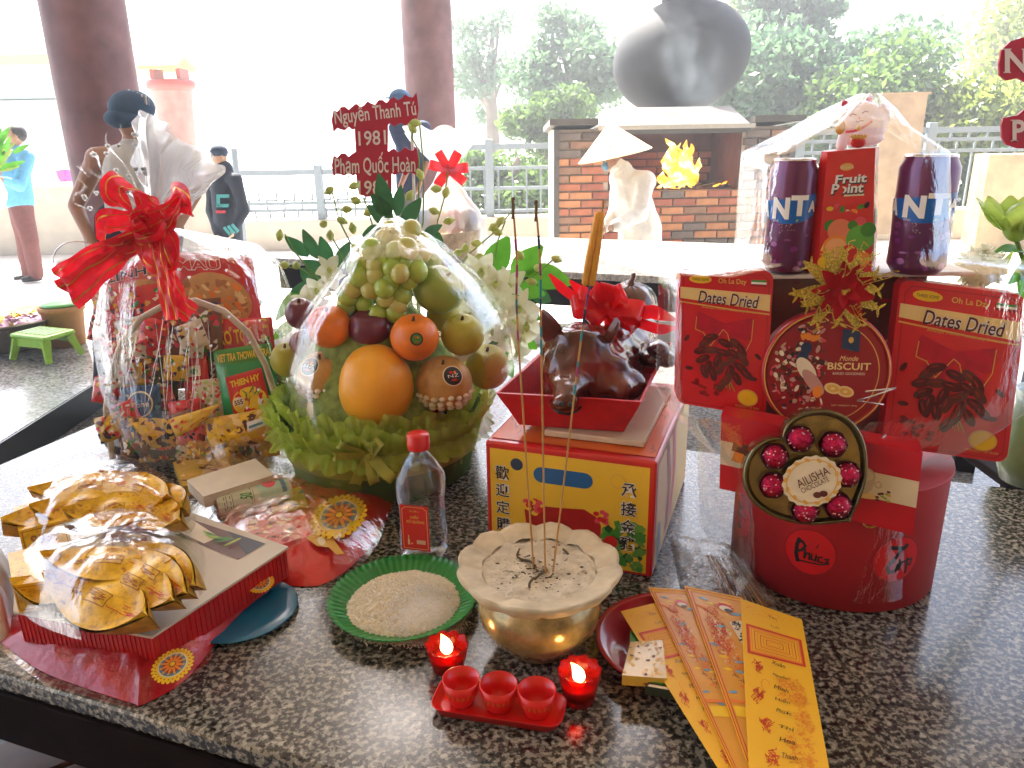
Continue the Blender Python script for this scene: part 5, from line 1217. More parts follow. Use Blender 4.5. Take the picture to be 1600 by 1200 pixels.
buds = [(514, 298), (554, 290), (555, 313), (541, 327), (535, 345), (551, 356), (505, 350), (516, 367), (556, 388), (656, 272), (640, 305), (681, 295), (679, 330), (702, 345), (445, 414), (437, 367), (463, 415), (455, 482), (650, 192), (644, 200), (575, 332), (697, 300), (770, 355), (782, 345), (745, 380), (716, 395), (840, 418), (870, 405), (830, 440), (812, 398), (776, 362), (748, 402), (700, 400), (760, 425), (728, 388)]
for b in buds: bud(*b, 1.1)
for pts in ([(655, 188), (660, 240), (662, 300), (661, 348), (640, 440)], [(700, 268), (694, 310), (684, 345), (682, 360), (690, 440)], [(519, 300), (530, 345), (548, 380), (565, 400), (600, 460)], [(568, 308), (577, 335), (590, 380)], [(800, 330), (770, 365), (735, 395), (700, 430)], [(790, 345), (778, 375), (770, 420)],
            [(445, 366), (462, 395), (490, 430), (540, 470)], [(430, 415), (470, 420), (520, 450)], [(870, 400), (850, 418), (820, 440), (760, 470)], [(650, 192), (643, 215), (655, 235)], [(516, 366), (530, 390), (545, 430)]):
    MB().tube([fq_(x, y, -.02) for x, y in pts] + [root], .0017, M_gstem, 6).build('stem', fa)
# ---- red name sign on sticks
SY = FY2 + .03; M_sign = mat('sign_red_board', (.50, .02, .06), .4, var=.06)
M_sgw = mat('sign_white', (.82, .74, .76), .5, var=0)
sg = thing('name_sign', 'red wavy-edged name sign with four lines of white text on sticks, over the fruit basket', 'sign', Yp(600, 310, SY))
def wavy(x0, x1, yt0, yt1, yb0, yb1, n, amp=4):
    pts = []
    for i in range(n + 1): q = i / n; pts.append((x0 + (x1 - x0) * q, yt0 + (yt1 - yt0) * q + amp * math.sin(i * 1.9)))
    pts += [(x1 + 3, (yt1 + yb1) / 2)]
    for i in range(n + 1): q = 1 - i / n; pts.append((x0 + (x1 - x0) * q, yb0 + (yb1 - yb0) * q + amp * .8 * math.sin(i * 2.3 + 1)))
    pts += [(x0 - 3, (yt0 + yb0) / 2)]
    return pts
def board(pts, dy):
    MB().prism([Yp(x, y, SY + dy) for x, y in pts], (0, .004, 0), M_sign).build('sign_board', sg)
board(wavy(521, 651, 172, 148, 203, 192, 22), 0); board(wavy(521, 651, 243, 232, 273, 271, 22), -.0002); board([(554, 195), (606, 190), (606, 236), (612, 240), (612, 300), (592, 306), (575, 308), (560, 304), (556, 270), (556, 240)], .0006)
S = Surf(lambda u, v, h=0: Yp(500 + 180 * u, 320 - 180 * v, SY - .0005 - h), 180 * mpp(Yp(600, 230, SY)), 180 * mpp(Yp(600, 230, SY)))
uv = lambda x, y: ((x - 500) / 180, (320 - y) / 180)
def stx(b, x0, y0, x1, y1, rot): (u0, v0), (u1, v1) = uv(x0, y1), uv(x1, y0); S.text(b, u0, v0, u1, v1, M_sgw, .001, rot=rot, bold=.012)
stx('Nguyễn Thanh Tú', 522, 158, 650, 194, 6.5); stx('1981', 560, 204, 603, 227, 3); stx('Phạm Quốc Hoàn', 523, 238, 649, 277, 1.5); stx('1984', 560, 282, 608, 304, 1)
S.done('lettering', sg)
for x in (600, 642): MB().tube([Yp(x, 160, SY + .012), Yp(x + 6, 330, SY + .014), V((BC.x + .05, SY + .01, .96))], .0035, mat('sign_stick', (.75, .72, .68), .5), 6).build('stick', sg)
# ================================================================ snack hamper (left)
SC = T(297, 700); SYc = SC.y; k = mpp(SC)
ham = thing('snack_basket', 'shallow dark wicker basket with a pale arched handle holding snack packets', 'basket', (SC.x, SYc, .8))
M_dwick = mat('dark_wicker', (.05, .03, .02), .6, var=.4, vs=60, bump=.6, bs=160, bd=.004); M_hand = mat('pale_handle', (.55, .47, .36), .5, var=.2, vs=30)
rx = 132 * k
def oval(th, r, z, i): return (r * (1 + .012 * math.sin(th * 40 + i * PI)), z)
MB().lathe([(rx * .75, .801), (rx * .82, .808), (rx * .92, .830), (rx * .96, .848), (rx * .92, .848), (rx * .7, .83), (.001, .83)], M_dwick, (SC.x, SYc, 0), 80, Matrix.Diagonal((1, .72, 1)), oval).build('woven_body', ham)
hp = [(176, 716), (166, 640), (172, 590), (190, 535), (222, 496), (262, 474), (305, 470), (350, 486), (388, 520), (415, 570), (434, 630), (440, 700)]
MB().tube([Yp(x, y, SYc - .105) for x, y in hp], .0062, M_hand, 10).build('handle', ham)
SG = 'snack packets in the cellophane hamper'
pkc = {}
def packet(px4, dy, m, label, art, th=.02, nrm=(0, -1, .15), name='snack_packet', cat='snack packet'):
    q = pixquad(px4, (SC.x, SYc + dy, 1.0), nrm); S = quad_surf(*q); t = thing(name, label, cat, (q[2] + q[3]) / 2, SG)
    tl, tr_, br_, bl = q; n = S.n
    def fn(o):
        def f(u, v):
            b = 16 * u * (1 - u) * v * (1 - v); return S.P(u, v, o * th * b ** .5 * .5 + .004 * b * noise.noise(V((u * 5, v * 5, tl.x * 9)))) 
        return f
    g = MB(); g.grid(fn(1), 12, 12, m); g.grid(fn(-1), 12, 12, m); g.build('pouch', t)
    S2 = Surf(lambda u, v, h=0: fn(1)(min(max(u, 0), 1), min(max(v, 0), 1)) + n * (h + .0006), S.w, S.h, True); art(S2); S2.done('front_print', t)
    return t
def confetti(S, n, pal, r0_=.02, r1_=.08, box=(0, 0, 1, 1), seed=0):
    q = random.Random(seed)
    for i in range(n):
        a = rnd.random(); S.ell(q.uniform(box[0] + .03, box[2] - .03), q.uniform(box[1] + .03, box[3] - .03), q.uniform(r0_, r1_), q.uniform(r0_, r1_) * .7, q.choice(pal), .0004 + i * 6e-6, rot=q.uniform(0, 180), n=9, wob=lambda t: 1 + .25 * math.cos(3 * t + i))
M_pk = {n: mat('packet_' + n, c, .28, var=.2, vs=18, coat=.6) for n, c in dict(red=(.62, .03, .03), pinkred=(.66, .13, .12), brown=(.22, .08, .04), yellow=(.75, .48, .03), navy=(.03, .10, .26), green=(.01, .30, .07), dark=(.03, .04, .02), cream=(.62, .55, .42), gold=(.66, .42, .05), white=(.7, .68, .62)).items()}
nood = [K_orange, K_lgold, mat('noodle', (.62, .33, .10), .5), mat('noodle_dark', (.42, .17, .05), .5)]
def art_noodle(word, w2):
    def f(S):
        S.ell(.5, .45, .42, .34, nood[2], .0003); confetti(S, 60, nood, .02, .07, (.12, .2, .88, .72), 3); confetti(S, 14, [K_green, K_lime, K_white, K_red], .02, .05, (0, 0, 1, .3), 8)
        S.text(word, .08, .80, .62, .93, K_white, .0012, bold=.05, rot=5); S.text(word, .09, .81, .61, .92, K_navy if w2 else K_red, .0016, bold=.02, rot=5)
        if w2: S.text(w2, .62, .80, .98, .93, K_orange, .0016, bold=.03, rot=8)
    return f
packet([(158, 418), (276, 400), (285, 525), (168, 540)], .10, M_pk['pinkred'], 'pink-red noodle packet with LINH lettering at the top left of the hamper', art_noodle('LINH', 'SA'))
packet([(262, 392), (395, 402), (414, 530), (285, 525)], .08, M_pk['red'], 'red noodle packet with MAU lettering at the top right of the hamper', art_noodle('MAU', None))
mixed = [K_red, K_pink, K_cream, K_white, K_maroon, K_brown, K_green, K_gold, K_navy]
packet([(165, 455), (262, 440), (270, 600), (182, 620)], .05, M_pk['red'], 'red patterned sweet packet with pink flowers at the left of the hamper', lambda S: confetti(S, 120, mixed, .02, .09, seed=1))
packet([(255, 470), (345, 465), (352, 600), (262, 610)], .02, M_pk['brown'], 'brown and pink candy packet in the middle under the handle', lambda S: confetti(S, 120, mixed, .02, .08, seed=2))
packet([(330, 500), (425, 495), (432, 570), (335, 572)], .03, M_pk['red'], 'red packet with yellow lettering just inside the right of the handle', lambda S: (confetti(S, 20, [K_orange, K_yel, K_pink], .02, .06, seed=5), S.text('XO TO RUA', .1, .5, .95, .8, K_yel, .0012, bold=.03, rot=6)))
packet([(180, 570), (222, 566), (228, 600), (184, 605)], -.03, M_pk['yellow'], 'small plain yellow wafer packet left of centre', lambda S: (S.rect(.1, .1, .9, .4, K_lgold), S.ell(.5, .6, .2, .1, K_orange)), .01)
def art_blue(S): confetti(S, 30, [K_navy, K_blue, K_sky], .03, .09, seed=7); S.ring(.5, .5, .30, .34, K_cream, .001); S.text('Aone', .26, .42, .74, .6, K_white, .0014, bold=.02)
packet([(188, 606), (250, 600), (254, 655), (194, 662)], -.05, M_pk['navy'], 'dark blue packet with a round white ring logo', art_blue, .018)
packet([(225, 560), (275, 556), (280, 640), (235, 645)], -.02, M_pk['dark'], 'dark chocolate bar packet between the blue and the brown packets', lambda S: confetti(S, 50, [K_brown, K_black, K_cream, K_maroon, K_navy], .02, .07, seed=9), .015)
packet([(285, 560), (322, 556), (330, 620), (290, 625)], -.02, M_pk['red'], 'small red candy box with a white square in the middle', lambda S: (S.rect(.25, .55, .75, .8, K_white), S.ell(.5, .67, .15, .12, K_green), confetti(S, 16, [K_yel, K_blue, K_pink], .03, .08, (0, 0, 1, .5), 4)), .015)
packet([(300, 595), (345, 590), (352, 650), (308, 655)], -.05, M_pk['cream'], 'cream and green sweet packet with pink flowers beside the tea packet', lambda S: confetti(S, 70, [K_green, K_pink, K_white, K_lime, K_red], .03, .09, seed=12), .015)
packet([(262, 628), (315, 622), (318, 655), (266, 660)], -.06, M_pk['red'], 'crimson crumpled sweet wrapper low in the centre', lambda S: confetti(S, 20, [K_red, K_pink, K_maroon], .04, .1, seed=13), .02)
def art_tea(S):
    S.rect(.0, .80, 1, 1, K_green, .0003); S.text('VIET TRA THOWAY TRA', .06, .84, .96, .94, K_yel, .0012, bold=.02)
def art_tea2(S):
    S.rect(.04, .05, .96, .95, K_red, .0003); S.ell(.5, .30, .46, .36, K_yel, .0006); S.text('THIEN HY', .10, .72, .92, .88, K_yel, .0012, bold=.05); S.ell(.22, .33, .16, .14, K_cream, .001); S.text('555', .10, .27, .34, .39, K_brown, .0014, bold=.03)
    S.poly([(.5, .30), (.56, .5), (.72, .66), (.66, .46)], K_green, .0012); S.poly([(.62, .3), (.68, .45), (.9, .60), (.8, .42)], K_green, .0013); S.poly([(.46, .3), (.42, .5), (.38, .62), (.5, .5)], K_green, .0013); confetti(S, 14, [K_white, K_cream], .03, .07, (.5, .08, .9, .3), 6)
packet([(333, 548), (424, 535), (440, 650), (352, 665)], -.05, M_pk['green'], 'shiny green tea packet with yellow lettering at the right of the hamper', art_tea, .03)
packet([(352, 590), (408, 574), (424, 636), (366, 652)], -.085, M_pk['red'], 'red and yellow tea card with leaves and a white 555 disc', art_tea2, .006, name='tea_card', cat='tea card')
packet([(318, 655), (428, 636), (436, 688), (330, 706)], -.10, M_pk['gold'], 'golden biscuit packet low at the right of the hamper', lambda S: confetti(S, 60, [K_gold, K_yel, K_brown, K_lgold], .03, .1, seed=21), .03)
packet([(263, 655), (345, 630), (312, 665), (275, 684)], -.115, M_pk['yellow'], 'bright yellow wrapper with red marks at the front of the hamper', lambda S: confetti(S, 10, [K_red, K_orange], .03, .08, seed=22), .012)
packet([(178, 650), (270, 655), (285, 700), (190, 706)], -.09, M_pk['gold'], 'dull gold packet low at the left of the hamper', lambda S: confetti(S, 60, [K_gold, K_brown, K_black, K_yel], .03, .1, seed=23), .03)
packet([(385, 660), (412, 652), (416, 664), (388, 676)], -.14, M_pk['white'], 'tiny silver sachet on the golden biscuit packet', lambda S: S.rect(.1, .3, .9, .6, K_sky), .004)
rq = random.Random(31)
tiny = ['left', 'right']
for i, (x, y, c1) in enumerate(((185, 545, 'pinkred'), (188, 580, 'cream'), (205, 540, 'cream'), (240, 520, 'red'), (300, 525, 'cream'), (196, 650, 'red'), (285, 665, 'brown'), (300, 680, 'pinkred'))):
    s = 22; a = rq.uniform(-.5, .5); ca, sa = math.cos(a) * s, math.sin(a) * s
    packet([(x - ca + sa, y - ca - sa), (x + ca + sa, y - ca + sa), (x + ca - sa, y + ca + sa), (x - ca - sa, y + ca - sa)], -.04 - .008 * i, M_pk[c1], ('pink', 'cream', 'ivory', 'scarlet', 'whitish', 'crimson', 'dark brown', 'rosy')[i] + ' wrapped sweet ' + ('high at the left rim', 'at the left rim below the pink one', 'left of the handle top', 'below the LINH packet', 'in the centre under the handle top', 'low at the left rim', 'at the bottom centre', 'at the bottom beside the gold packet')[i], lambda S, i=i: confetti(S, 26, mixed, .04, .12, seed=40 + i), .02)
spots = [(162, 470, 'pinkred', 'rose'), (158, 515, 'red', 'scarlet'), (166, 610, 'red', 'ruby'), (172, 668, 'gold', 'old-gold'), (212, 690, 'brown', 'chestnut'), (240, 698, 'gold', 'tan'), (262, 700, 'red', 'dark red'), (292, 704, 'cream', 'buff'), (320, 708, 'brown', 'cocoa'), (352, 704, 'gold', 'mustard'), (384, 698, 'dark', 'near-black'), (412, 690, 'gold', 'ochre'), (430, 650, 'navy', 'dusky blue'), (428, 600, 'dark', 'bottle-green'), (400, 520, 'pinkred', 'salmon'), (230, 580, 'brown', 'umber'), (250, 620, 'pinkred', 'coral'), (205, 520, 'white', 'silvery'), (300, 540, 'white', 'pearl'), (275, 575, 'yellow', 'lemon')]
for i, (x, y, c1, wd0) in enumerate(spots):
    s = 19 + (i * 7) % 6; a = rq.uniform(-.6, .6); ca, sa = math.cos(a) * s, math.sin(a) * s * .7
    where = 'near the left rim' if x < 185 else 'near the right rim' if x > 398 else 'at the bottom of the basket' if y > 680 else 'in the middle of the heap'
    packet([(x - ca + sa, y - ca - sa), (x + ca + sa, y - ca + sa), (x + ca - sa, y + ca + sa), (x - ca - sa, y + ca - sa)], -.085 - .003 * (i % 5) if y > 640 else -.02 - .004 * (i % 5), M_pk[c1], wd0 + ' wrapped sweet ' + where + ' of the snack hamper', lambda S, i=i: confetti(S, 24, mixed + [K_gold, K_yel], .05, .14, seed=140 + i), .022)
# ---- polka dot film bag
M_bag = film('bag_film', base=-.05, fres=.46, white=.005, rough=.10, bump=.6, scale=20, stretch=(1, 1, .25))
M_bagtop = film('bag_top_film', base=.18, fres=.85, white=.75, rough=.2, bump=.7, scale=16, stretch=(1, 1, .5))
N = NT('white_dots'); a_ = N.n('BsdfDiffuse'); b_ = N.n('BsdfTranslucent'); m1 = N.n('MixShader'); m1.inputs[0].default_value = .6; a_.inputs[0].default_value = b_.inputs[0].default_value = (.9, .9, .87, 1); N.l(a_.outputs[0], m1.inputs[1]); N.l(b_.outputs[0], m1.inputs[2]); N.l(m1.outputs[0], N.o.inputs[0]); M_dot = N.m
g, rr = wrap('w', [(352, 228, 252, SYc - .015, SYc + .015), (372, 205, 300, SYc - .06, SYc + .05), (405, 160, 372, SYc - .12, SYc + .12), (440, 140, 398, SYc - .14, SYc + .14), (520, 122, 424, SYc - .16, SYc + .16), (610, 128, 444, SYc - .17, SYc + .17), (680, 160, 448, SYc - .17, SYc + .16), (722, 205, 440, SYc - .14, SYc + .13)], '', M_bag, crease=.010, sharp=3)
bagv = [V(p) for p in g.v]
bag = thing('dotted_bag', 'clear cellophane bag with white dots tied over the snack basket', 'bag', (SC.x, SYc, .8)); g.build('bag_film', bag)
dg = MB(); cnt = 0
for q in range(900):
    p = rq.choice(bagv)
    if p.y < SYc - .02:
        n_ = (p - V((SC.x, SYc, p.z))).normalized()
        x, y = proj(p)
        if not (125 < x < 200 or rq.random() < .35): continue
        r = V((0, 0, 1)).cross(n_).normalized(); u = n_.cross(r); o = p + n_ * .0015
        for s in ((-.6, .3), (.6, .3), (0, -.5)):
            dg.add([o + (r * (s[0] + math.cos(a)) + u * (s[1] + math.sin(a))) * .0021 + r * 0 for a in [i * PI / 4 for i in range(8)]], [list(range(8))], M_dot)
        cnt += 1
        if cnt > 130: break
dg.build('printed_dots', bag, kind='stuff')
# streaky creases: thin bright ridges in the film
cr = MB()
for i in range(16):
    x = rq.uniform(215, 330); x2 = x + rq.uniform(-35, 25); y0_, y1_ = rq.uniform(455, 560), rq.uniform(600, 705)
    cr.tube([Yp(x, y0_, SYc - .165), Yp((x + x2) / 2 + 3, (y0_ + y1_) / 2, SYc - .178), Yp(x2, y1_, SYc - .172)], [.0002, .0006, .0001], M_bagtop, 5)
cr.build('crease_ridge', bag, kind='stuff')
# flared top
def flare(pts, dy, seed, m=M_bagtop):
    c = Yp(240, 338, SYc + dy); out = [Yp(x, y, SYc + dy + .05 * math.sin(i * 2.2 + seed)) for i, (x, y) in enumerate(pts)]; n_ = len(out) - 1
    def fn(u, v):
        i = min(int(u * n_), n_ - 1); e = out[i].lerp(out[i + 1], u * n_ - i); p = c.lerp(e, v)
        return p + V((0, 1, 0)) * (.05 * v * noise.noise(V((u * 12, v * 3, seed))) + .02 * math.sin(u * 34) * v * (1 - v * .5)) + V((.6, 0, .6)) * .010 * v * noise.noise(V((u * 20, v * 5, seed + 3)))
    MB().grid(fn, 90, 16, m).build('flared_top', bag); return fn
f1 = flare([(150, 345), (117, 303), (128, 262), (146, 232), (170, 205), (196, 192), (222, 190)], -.01, 1, M_bag)
f2 = flare([(232, 300), (212, 255), (208, 205), (222, 170), (270, 205), (325, 240), (352, 268), (318, 300), (285, 335)], .03, 4)
f3 = flare([(215, 190), (232, 175), (262, 215), (300, 232), (352, 262), (330, 292), (300, 318), (268, 335)], -.02, 8)
dg = MB()
for u, v in [(rq.random(), rq.uniform(.35, .95)) for _ in range(34)]:
    p = f1(u, v) + V((0, -.004, 0))
    for s in ((-.6, .3), (.6, .3), (0, -.5)): dg.add([p + V(((s[0] + math.cos(a)) * .0034, 0, (s[1] + math.sin(a)) * .0034)) for a in [i * PI / 4 for i in range(8)]], [list(range(8))], M_dot)
dg.build('printed_dots', bag, kind='stuff')
# ---- red ribbon bow with gold stripes
M_rib = silk('red_organza', (.80, .012, .025), .35, .45, .25); M_ribg = mat('gold_stripe', (.72, .42, .06), .3, metal=.7)
def ribbon2(path, wd, side, parent, name):
    side = V(side).normalized(); vs = []; cols = [0, .22, .27, .5, .73, .78, 1.0]
    for i, p in enumerate(path):
        p = V(p); t = (V(path[min(i + 1, len(path) - 1)]) - V(path[max(i - 1, 0)])).normalized(); s = side - t * side.dot(t); s.normalize(); nn = s.cross(t); w_ = wd(i / (len(path) - 1)) if callable(wd) else wd
        for c in cols: vs.append(p + s * w_ * (c - .5) + nn * w_ * .07 * math.sin(c * 9 + i * .8))
    g = MB(); K = len(cols)
    for j in range(K - 1): g.add(vs, [(i * K + j, i * K + j + 1, (i + 1) * K + j + 1, (i + 1) * K + j) for i in range(len(path) - 1)], M_ribg if j in (1, 4) else M_rib, True)
    g.build(name, parent)
def smooth(P_, n=6):
    out = []; m = len(P_)
    for i in range(m - 1):
        p0, p1, p2, p3 = P_[max(i - 1, 0)], P_[i], P_[i + 1], P_[min(i + 2, m - 1)]
        for j in range(n):
            t = j / n; out.append(.5 * ((2 * p1) + (p2 - p0) * t + (2 * p0 - 5 * p1 + 4 * p2 - p3) * t * t + (3 * p1 - p0 - 3 * p2 + p3) * t ** 3))
    return out + [P_[-1]]
rb_ = SYc - .06; rbow = thing('red_ribbon_bow', 'large red ribbon bow with gold stripes tied round the neck of the dotted bag', 'bow', Yp(238, 355, rb_)); km = mpp(Yp(238, 355, rb_))
def rl(pts, w_, side, name, dys=None):
    P_ = [Yp(x, y, rb_ - .02 + (dys[i] if dys else 0)) for i, (x, y) in enumerate(pts)]; ribbon2(smooth(P_), w_ if callable(w_) else w_ * km, side, rbow, name)
rl([(238, 350), (205, 330), (178, 305), (180, 285), (205, 290), (232, 320), (240, 350)], 34, (-.7, -.5, .8), 'loop', [0, -.03, -.05, -.05, -.02, .01, 0])
rl([(232, 350), (190, 345), (160, 350), (162, 385), (198, 388), (235, 362)], 40, (.0, -.7, 1), 'loop', [0, -.02, -.05, -.07, -.06, -.01])
rl([(240, 350), (255, 320), (275, 303), (290, 318), (275, 340), (245, 360)], 36, (.8, -.5, .6), 'loop', [0, -.02, -.05, -.07, -.05, -.01])
rl([(225, 330), (205, 345), (215, 375), (245, 372), (262, 345), (240, 328)], 34, (.3, -.8, .6), 'loop', [-.02, -.05, -.07, -.08, -.06, -.03])
rl([(238, 340), (262, 330), (284, 312), (262, 345), (240, 360)], 26, (.5, -.6, .6), 'loop', [-.03, -.06, -.08, -.08, -.04])
rl([(240, 355), (225, 378), (235, 405), (262, 418), (268, 385), (246, 358)], 34, (1, -.4, .2), 'loop', [-.03, -.06, -.08, -.09, -.07, -.04])
rl([(228, 362), (190, 395), (150, 425), (118, 452), (104, 460)], lambda t: (34 + 22 * t) * km, (.45, -.5, .9), 'tail', [-.04, -.06, -.06, -.05, -.04])
rl([(232, 358), (185, 380), (140, 402), (105, 425), (92, 436)], lambda t: (26 + 10 * t) * km, (.3, -.5, .9), 'tail', [-.05, -.07, -.06, -.05, -.03])
rl([(244, 362), (255, 400), (268, 440), (280, 470), (300, 492)], lambda t: (22 + 16 * t) * km, (1, -.3, .2), 'tail', [-.05, -.09, -.10, -.105, -.11])
rl([(242, 362), (248, 410), (258, 450), (268, 500)], lambda t: (22 + 6 * t) * km, (1, -.3, .1), 'tail', [-.05, -.10, -.11, -.115])
MB().ell(Yp(240, 355, rb_ - .045), (13 * km, 12 * km, 14 * km), M_rib, 14).build('knot', rbow)
# ================================================================ front: plates, bowl, candles, cups
def disc(px, py, rxp): c = T(px, py); return c, rxp * mpp(c)
# green plate with rice and salt
c, r = disc(632, 950, 116); M_gpl = mat('green_plastic', (.01, .24, .03), .3, var=.1, coat=.3)
pl = thing('green_plate', 'green fluted plastic plate heaped with raw rice and salt', 'plate', c)
fl_ut = lambda th, r_, z, i: (r_ * (1 + (.010 * math.cos(th * 60) if i > 1 else 0)), z + (.0012 * math.cos(th * 60) if 1 < i else 0))
MB().lathe([(.001, .8015), (r * .6, .8015), (r * .7, .805), (r * .9, .816), (r, .822), (r * 1.0, .8235), (r * .9, .818), (r * .7, .8075), (r * .6, .8045), (.001, .8045)], M_gpl, (c.x, c.y, 0), 240, mod=fl_ut).build('dish', pl)
M_rice = mat('rice_white', (.95, .93, .84), .6, var=.10, vs=160, bump=.8, bs=700); M_salt = mat('salt_white', (.95, .95, .93), .55, var=.08, vs=200, bump=.5, bs=900)
def heap_h(x, y):
    q = math.hypot(x, y) / (r * .80); q = min(1, q * (1 + .06 * noise.noise(V((x * 30, y * 30, 0))))); return .804 + .026 * (1 - q * q) ** .8 + .0015 * noise.noise(V((x * 90, y * 90, 1)))
ric = thing('rice_heap', 'flat heap of raw rice on the green plate', 'rice', (c.x, c.y, .804))
MB().grid(lambda u, v: V((c.x + r * .80 * u * math.cos(2 * PI * v), c.y + r * .80 * u * math.sin(2 * PI * v), heap_h(r * .80 * u * math.cos(2 * PI * v), r * .80 * u * math.sin(2 * PI * v)))), 30, 90, M_rice).build('heap', ric)
sc_ = T(668, 948, .83) - V((c.x, c.y, 0)); nrg2 = np.random.default_rng(9)
gv, gf = [], []
def grains(n, rmax, cx0, cy0, L, wd_, m, name, parent, ex=1.0, hadd=0, m2=None):
    g = MB(); base = [(-1, 0, 0), (-.5, .5, 0), (.5, .5, 0), (1, 0, 0), (.5, -.5, 0), (-.5, -.5, 0), (0, 0, .6)]
    fc = [(0, 1, 6), (1, 2, 6), (2, 3, 6), (3, 4, 6), (4, 5, 6), (5, 0, 6)]
    for i in range(n):
        q = rmax * math.sqrt(nrg2.random()) * (1 + .05 * nrg2.normal()); a = nrg2.random() * 6.283; x, y = cx0 + q * math.cos(a) * ex, cy0 + q * math.sin(a); z = heap_h(x, y) + hadd * nrg2.random() + .0004
        Rm = Euler((nrg2.uniform(-.7, .7), nrg2.uniform(-.7, .7), nrg2.uniform(0, 6.28))).to_matrix(); o = V((c.x + x, c.y + y, z))
        g.add([o + Rm @ V((b[0] * L, b[1] * wd_ * 2, b[2] * wd_ * 2)) for b in base], fc, m2 if m2 and i % 2 else m, True)
    g.build(name, parent, kind='stuff')
grains(5200, r * .83, 0, 0, .0036, .0009, mat('rice_grain_pale', (.92, .86, .68), .5, var=.05), 'rice_grains', ric, m2=mat('rice_grain_dull', (.84, .76, .58), .5, var=.1))
slt = thing('salt_patch', 'patch of white salt spilled over the right half of the rice', 'salt', (c.x + sc_.x, c.y + sc_.y, .82))
MB().grid(lambda u, v: (lambda x, y, e: V((c.x + x, c.y + y, heap_h(x, y) + .003 * (1 - u * u) - .0005 + .0012 * e)))(sc_.x + .055 * u * math.cos(2 * PI * v) * (1 + .2 * noise.noise(V((math.cos(2 * PI * v) * 2, math.sin(2 * PI * v) * 2, 2)))), sc_.y + .040 * u * math.sin(2 * PI * v) + .3 * .055 * u * math.cos(2 * PI * v), noise.noise(V((u * 9, v * 40, 0)))), 16, 60, M_salt).build('heap', slt)
grains(2600, .055, sc_.x, sc_.y, .0011, .0007, M_salt, 'salt_grains', slt, 1.0, .004)
# incense bowl
bc_ = T(843, 1008); pr = PL(840, 884, bc_, V((0, -1, 0))); zr = pr.z; k = mpp((bc_.x, bc_.y, zr)); Rr = 127 * k; h_ = zr - .8
M_ash = mat('pale_ash_sand', (.58, .50, .36), .9, var=.2, vs=70, bump=.6, bs=260, bd=.004); M_cer = mat('crusted_ceramic', (.55, .46, .30), .55, var=.25, vs=30, bump=.3, bs=120, bd=.002)
N = NT('worn_brass'); b = N.n('BsdfPrincipled'); vec = N.coord(1, (1, 1, 1)); n1 = N.noise(vec, 22, 7, .6); N.l(N.ramp(n1, [(.30, (.10, .07, .02)), (.45, (.30, .22, .08)), (.58, (.45, .34, .14)), (.70, (.62, .48, .30))]), b.inputs['Base Color']); b.inputs['Metallic'].default_value = .35; b.inputs['Roughness'].default_value = .25; b.inputs['Coat Weight'].default_value = .6; N.bump(n1, .25, .002, b); N.l(b.outputs[0], N.o.inputs[0]); M_brass = N.m
bw = thing('incense_bowl', 'squat brass-coloured incense bowl with a crusted scalloped rim full of ash', 'incense bowl', (bc_.x, bc_.y, .8))
rbd = 98 * mpp(T(843, 975, .85)); O = (bc_.x, bc_.y, 0)
MB().lathe([(.001, .801), (rbd * .52, .801), (rbd * .56, .806), (rbd * .58, .8 + h_ * .09), (rbd * .80, .8 + h_ * .22), (rbd * .96, .8 + h_ * .40), (rbd, .8 + h_ * .55), (rbd * .97, .8 + h_ * .68), (rbd * .88, .8 + h_ * .78), (rbd * .80, .8 + h_ * .84)], M_brass, O, 72).build('pot_body', bw)
sc12 = lambda th, r_, z, i: (r_ * (1 + (.045 * abs(math.sin(th * 6)) - .02) * min(1, i / 3) + .01 * noise.noise(V((math.cos(th) * 5, math.sin(th) * 5, i)))), z + (.004 * abs(math.sin(th * 6)) if i > 2 else 0) + .0015 * noise.noise(V((math.cos(th) * 12, math.sin(th) * 12, i * .7))))
MB().lathe([(rbd * .80, .8 + h_ * .82), (rbd * .98, .8 + h_ * .84), (Rr * .92, .8 + h_ * .90), (Rr * .99, .8 + h_ * .97), (Rr, .8 + h_ * 1.0), (Rr * .985, .8 + h_ * 1.02), (Rr * .93, .8 + h_ * 1.0), (Rr * .82, .8 + h_ * .97), (Rr * .70, .8 + h_ * .95)], M_cer, O, 192, mod=sc12).build('scalloped_rim', bw)
def ashf(u, v):
    a = 2 * PI * v; x, y = Rr * .80 * u * math.cos(a), Rr * .80 * u * math.sin(a); p = V((x * 28, y * 28, 2)); z = .8 + h_ * (.958 - .03 * (1 - u)) + .0045 * noise.noise(p) + .002 * noise.noise(p * 3.3) + .0008 * noise.noise(p * 9) - .006 * math.exp(-((x - .01) ** 2 + (y + .012) ** 2) / .0002)
    return V((bc_.x + x, bc_.y + y, z))
MB().grid(ashf, 50, 140, M_ash).build('ash', bw)
g = MB()
for i in range(220):
    a, q = rnd.uniform(0, 6.28), abs(rnd.gauss(0, .35)); p = ashf(min(.95, q), (a / 6.28)); s = rnd.uniform(.0005, .0016); g.ell(p + V((0, 0, s * .3)), (s * rnd.uniform(1, 2.4), s, s * .6), rnd.choice((M_ash, mat('burnt_crumbs', (.10, .07, .04), .9))), 6)
for pts in ([(812, 858), (808, 868), (815, 874), (828, 877), (836, 884)], [(834, 903), (828, 910), (827, 918)], [(850, 893), (842, 899), (836, 905)], [(880, 858), (888, 866)]):
    P_ = [T(x, y, .8 + h_ * .955) for x, y in pts]; g.tube(smooth(P_, 4), .0016, mat('burnt_crumbs', 0), 6)
g.build('burnt_crumbs', bw, kind='stuff')
M_bamboo = mat('bamboo_stick', (.48, .25, .07), .6, var=.15, vs=90); K_teal = ink('teal_mark', (.02, .22, .22)); K_mag = ink('magenta_mark', (.36, .02, .16))
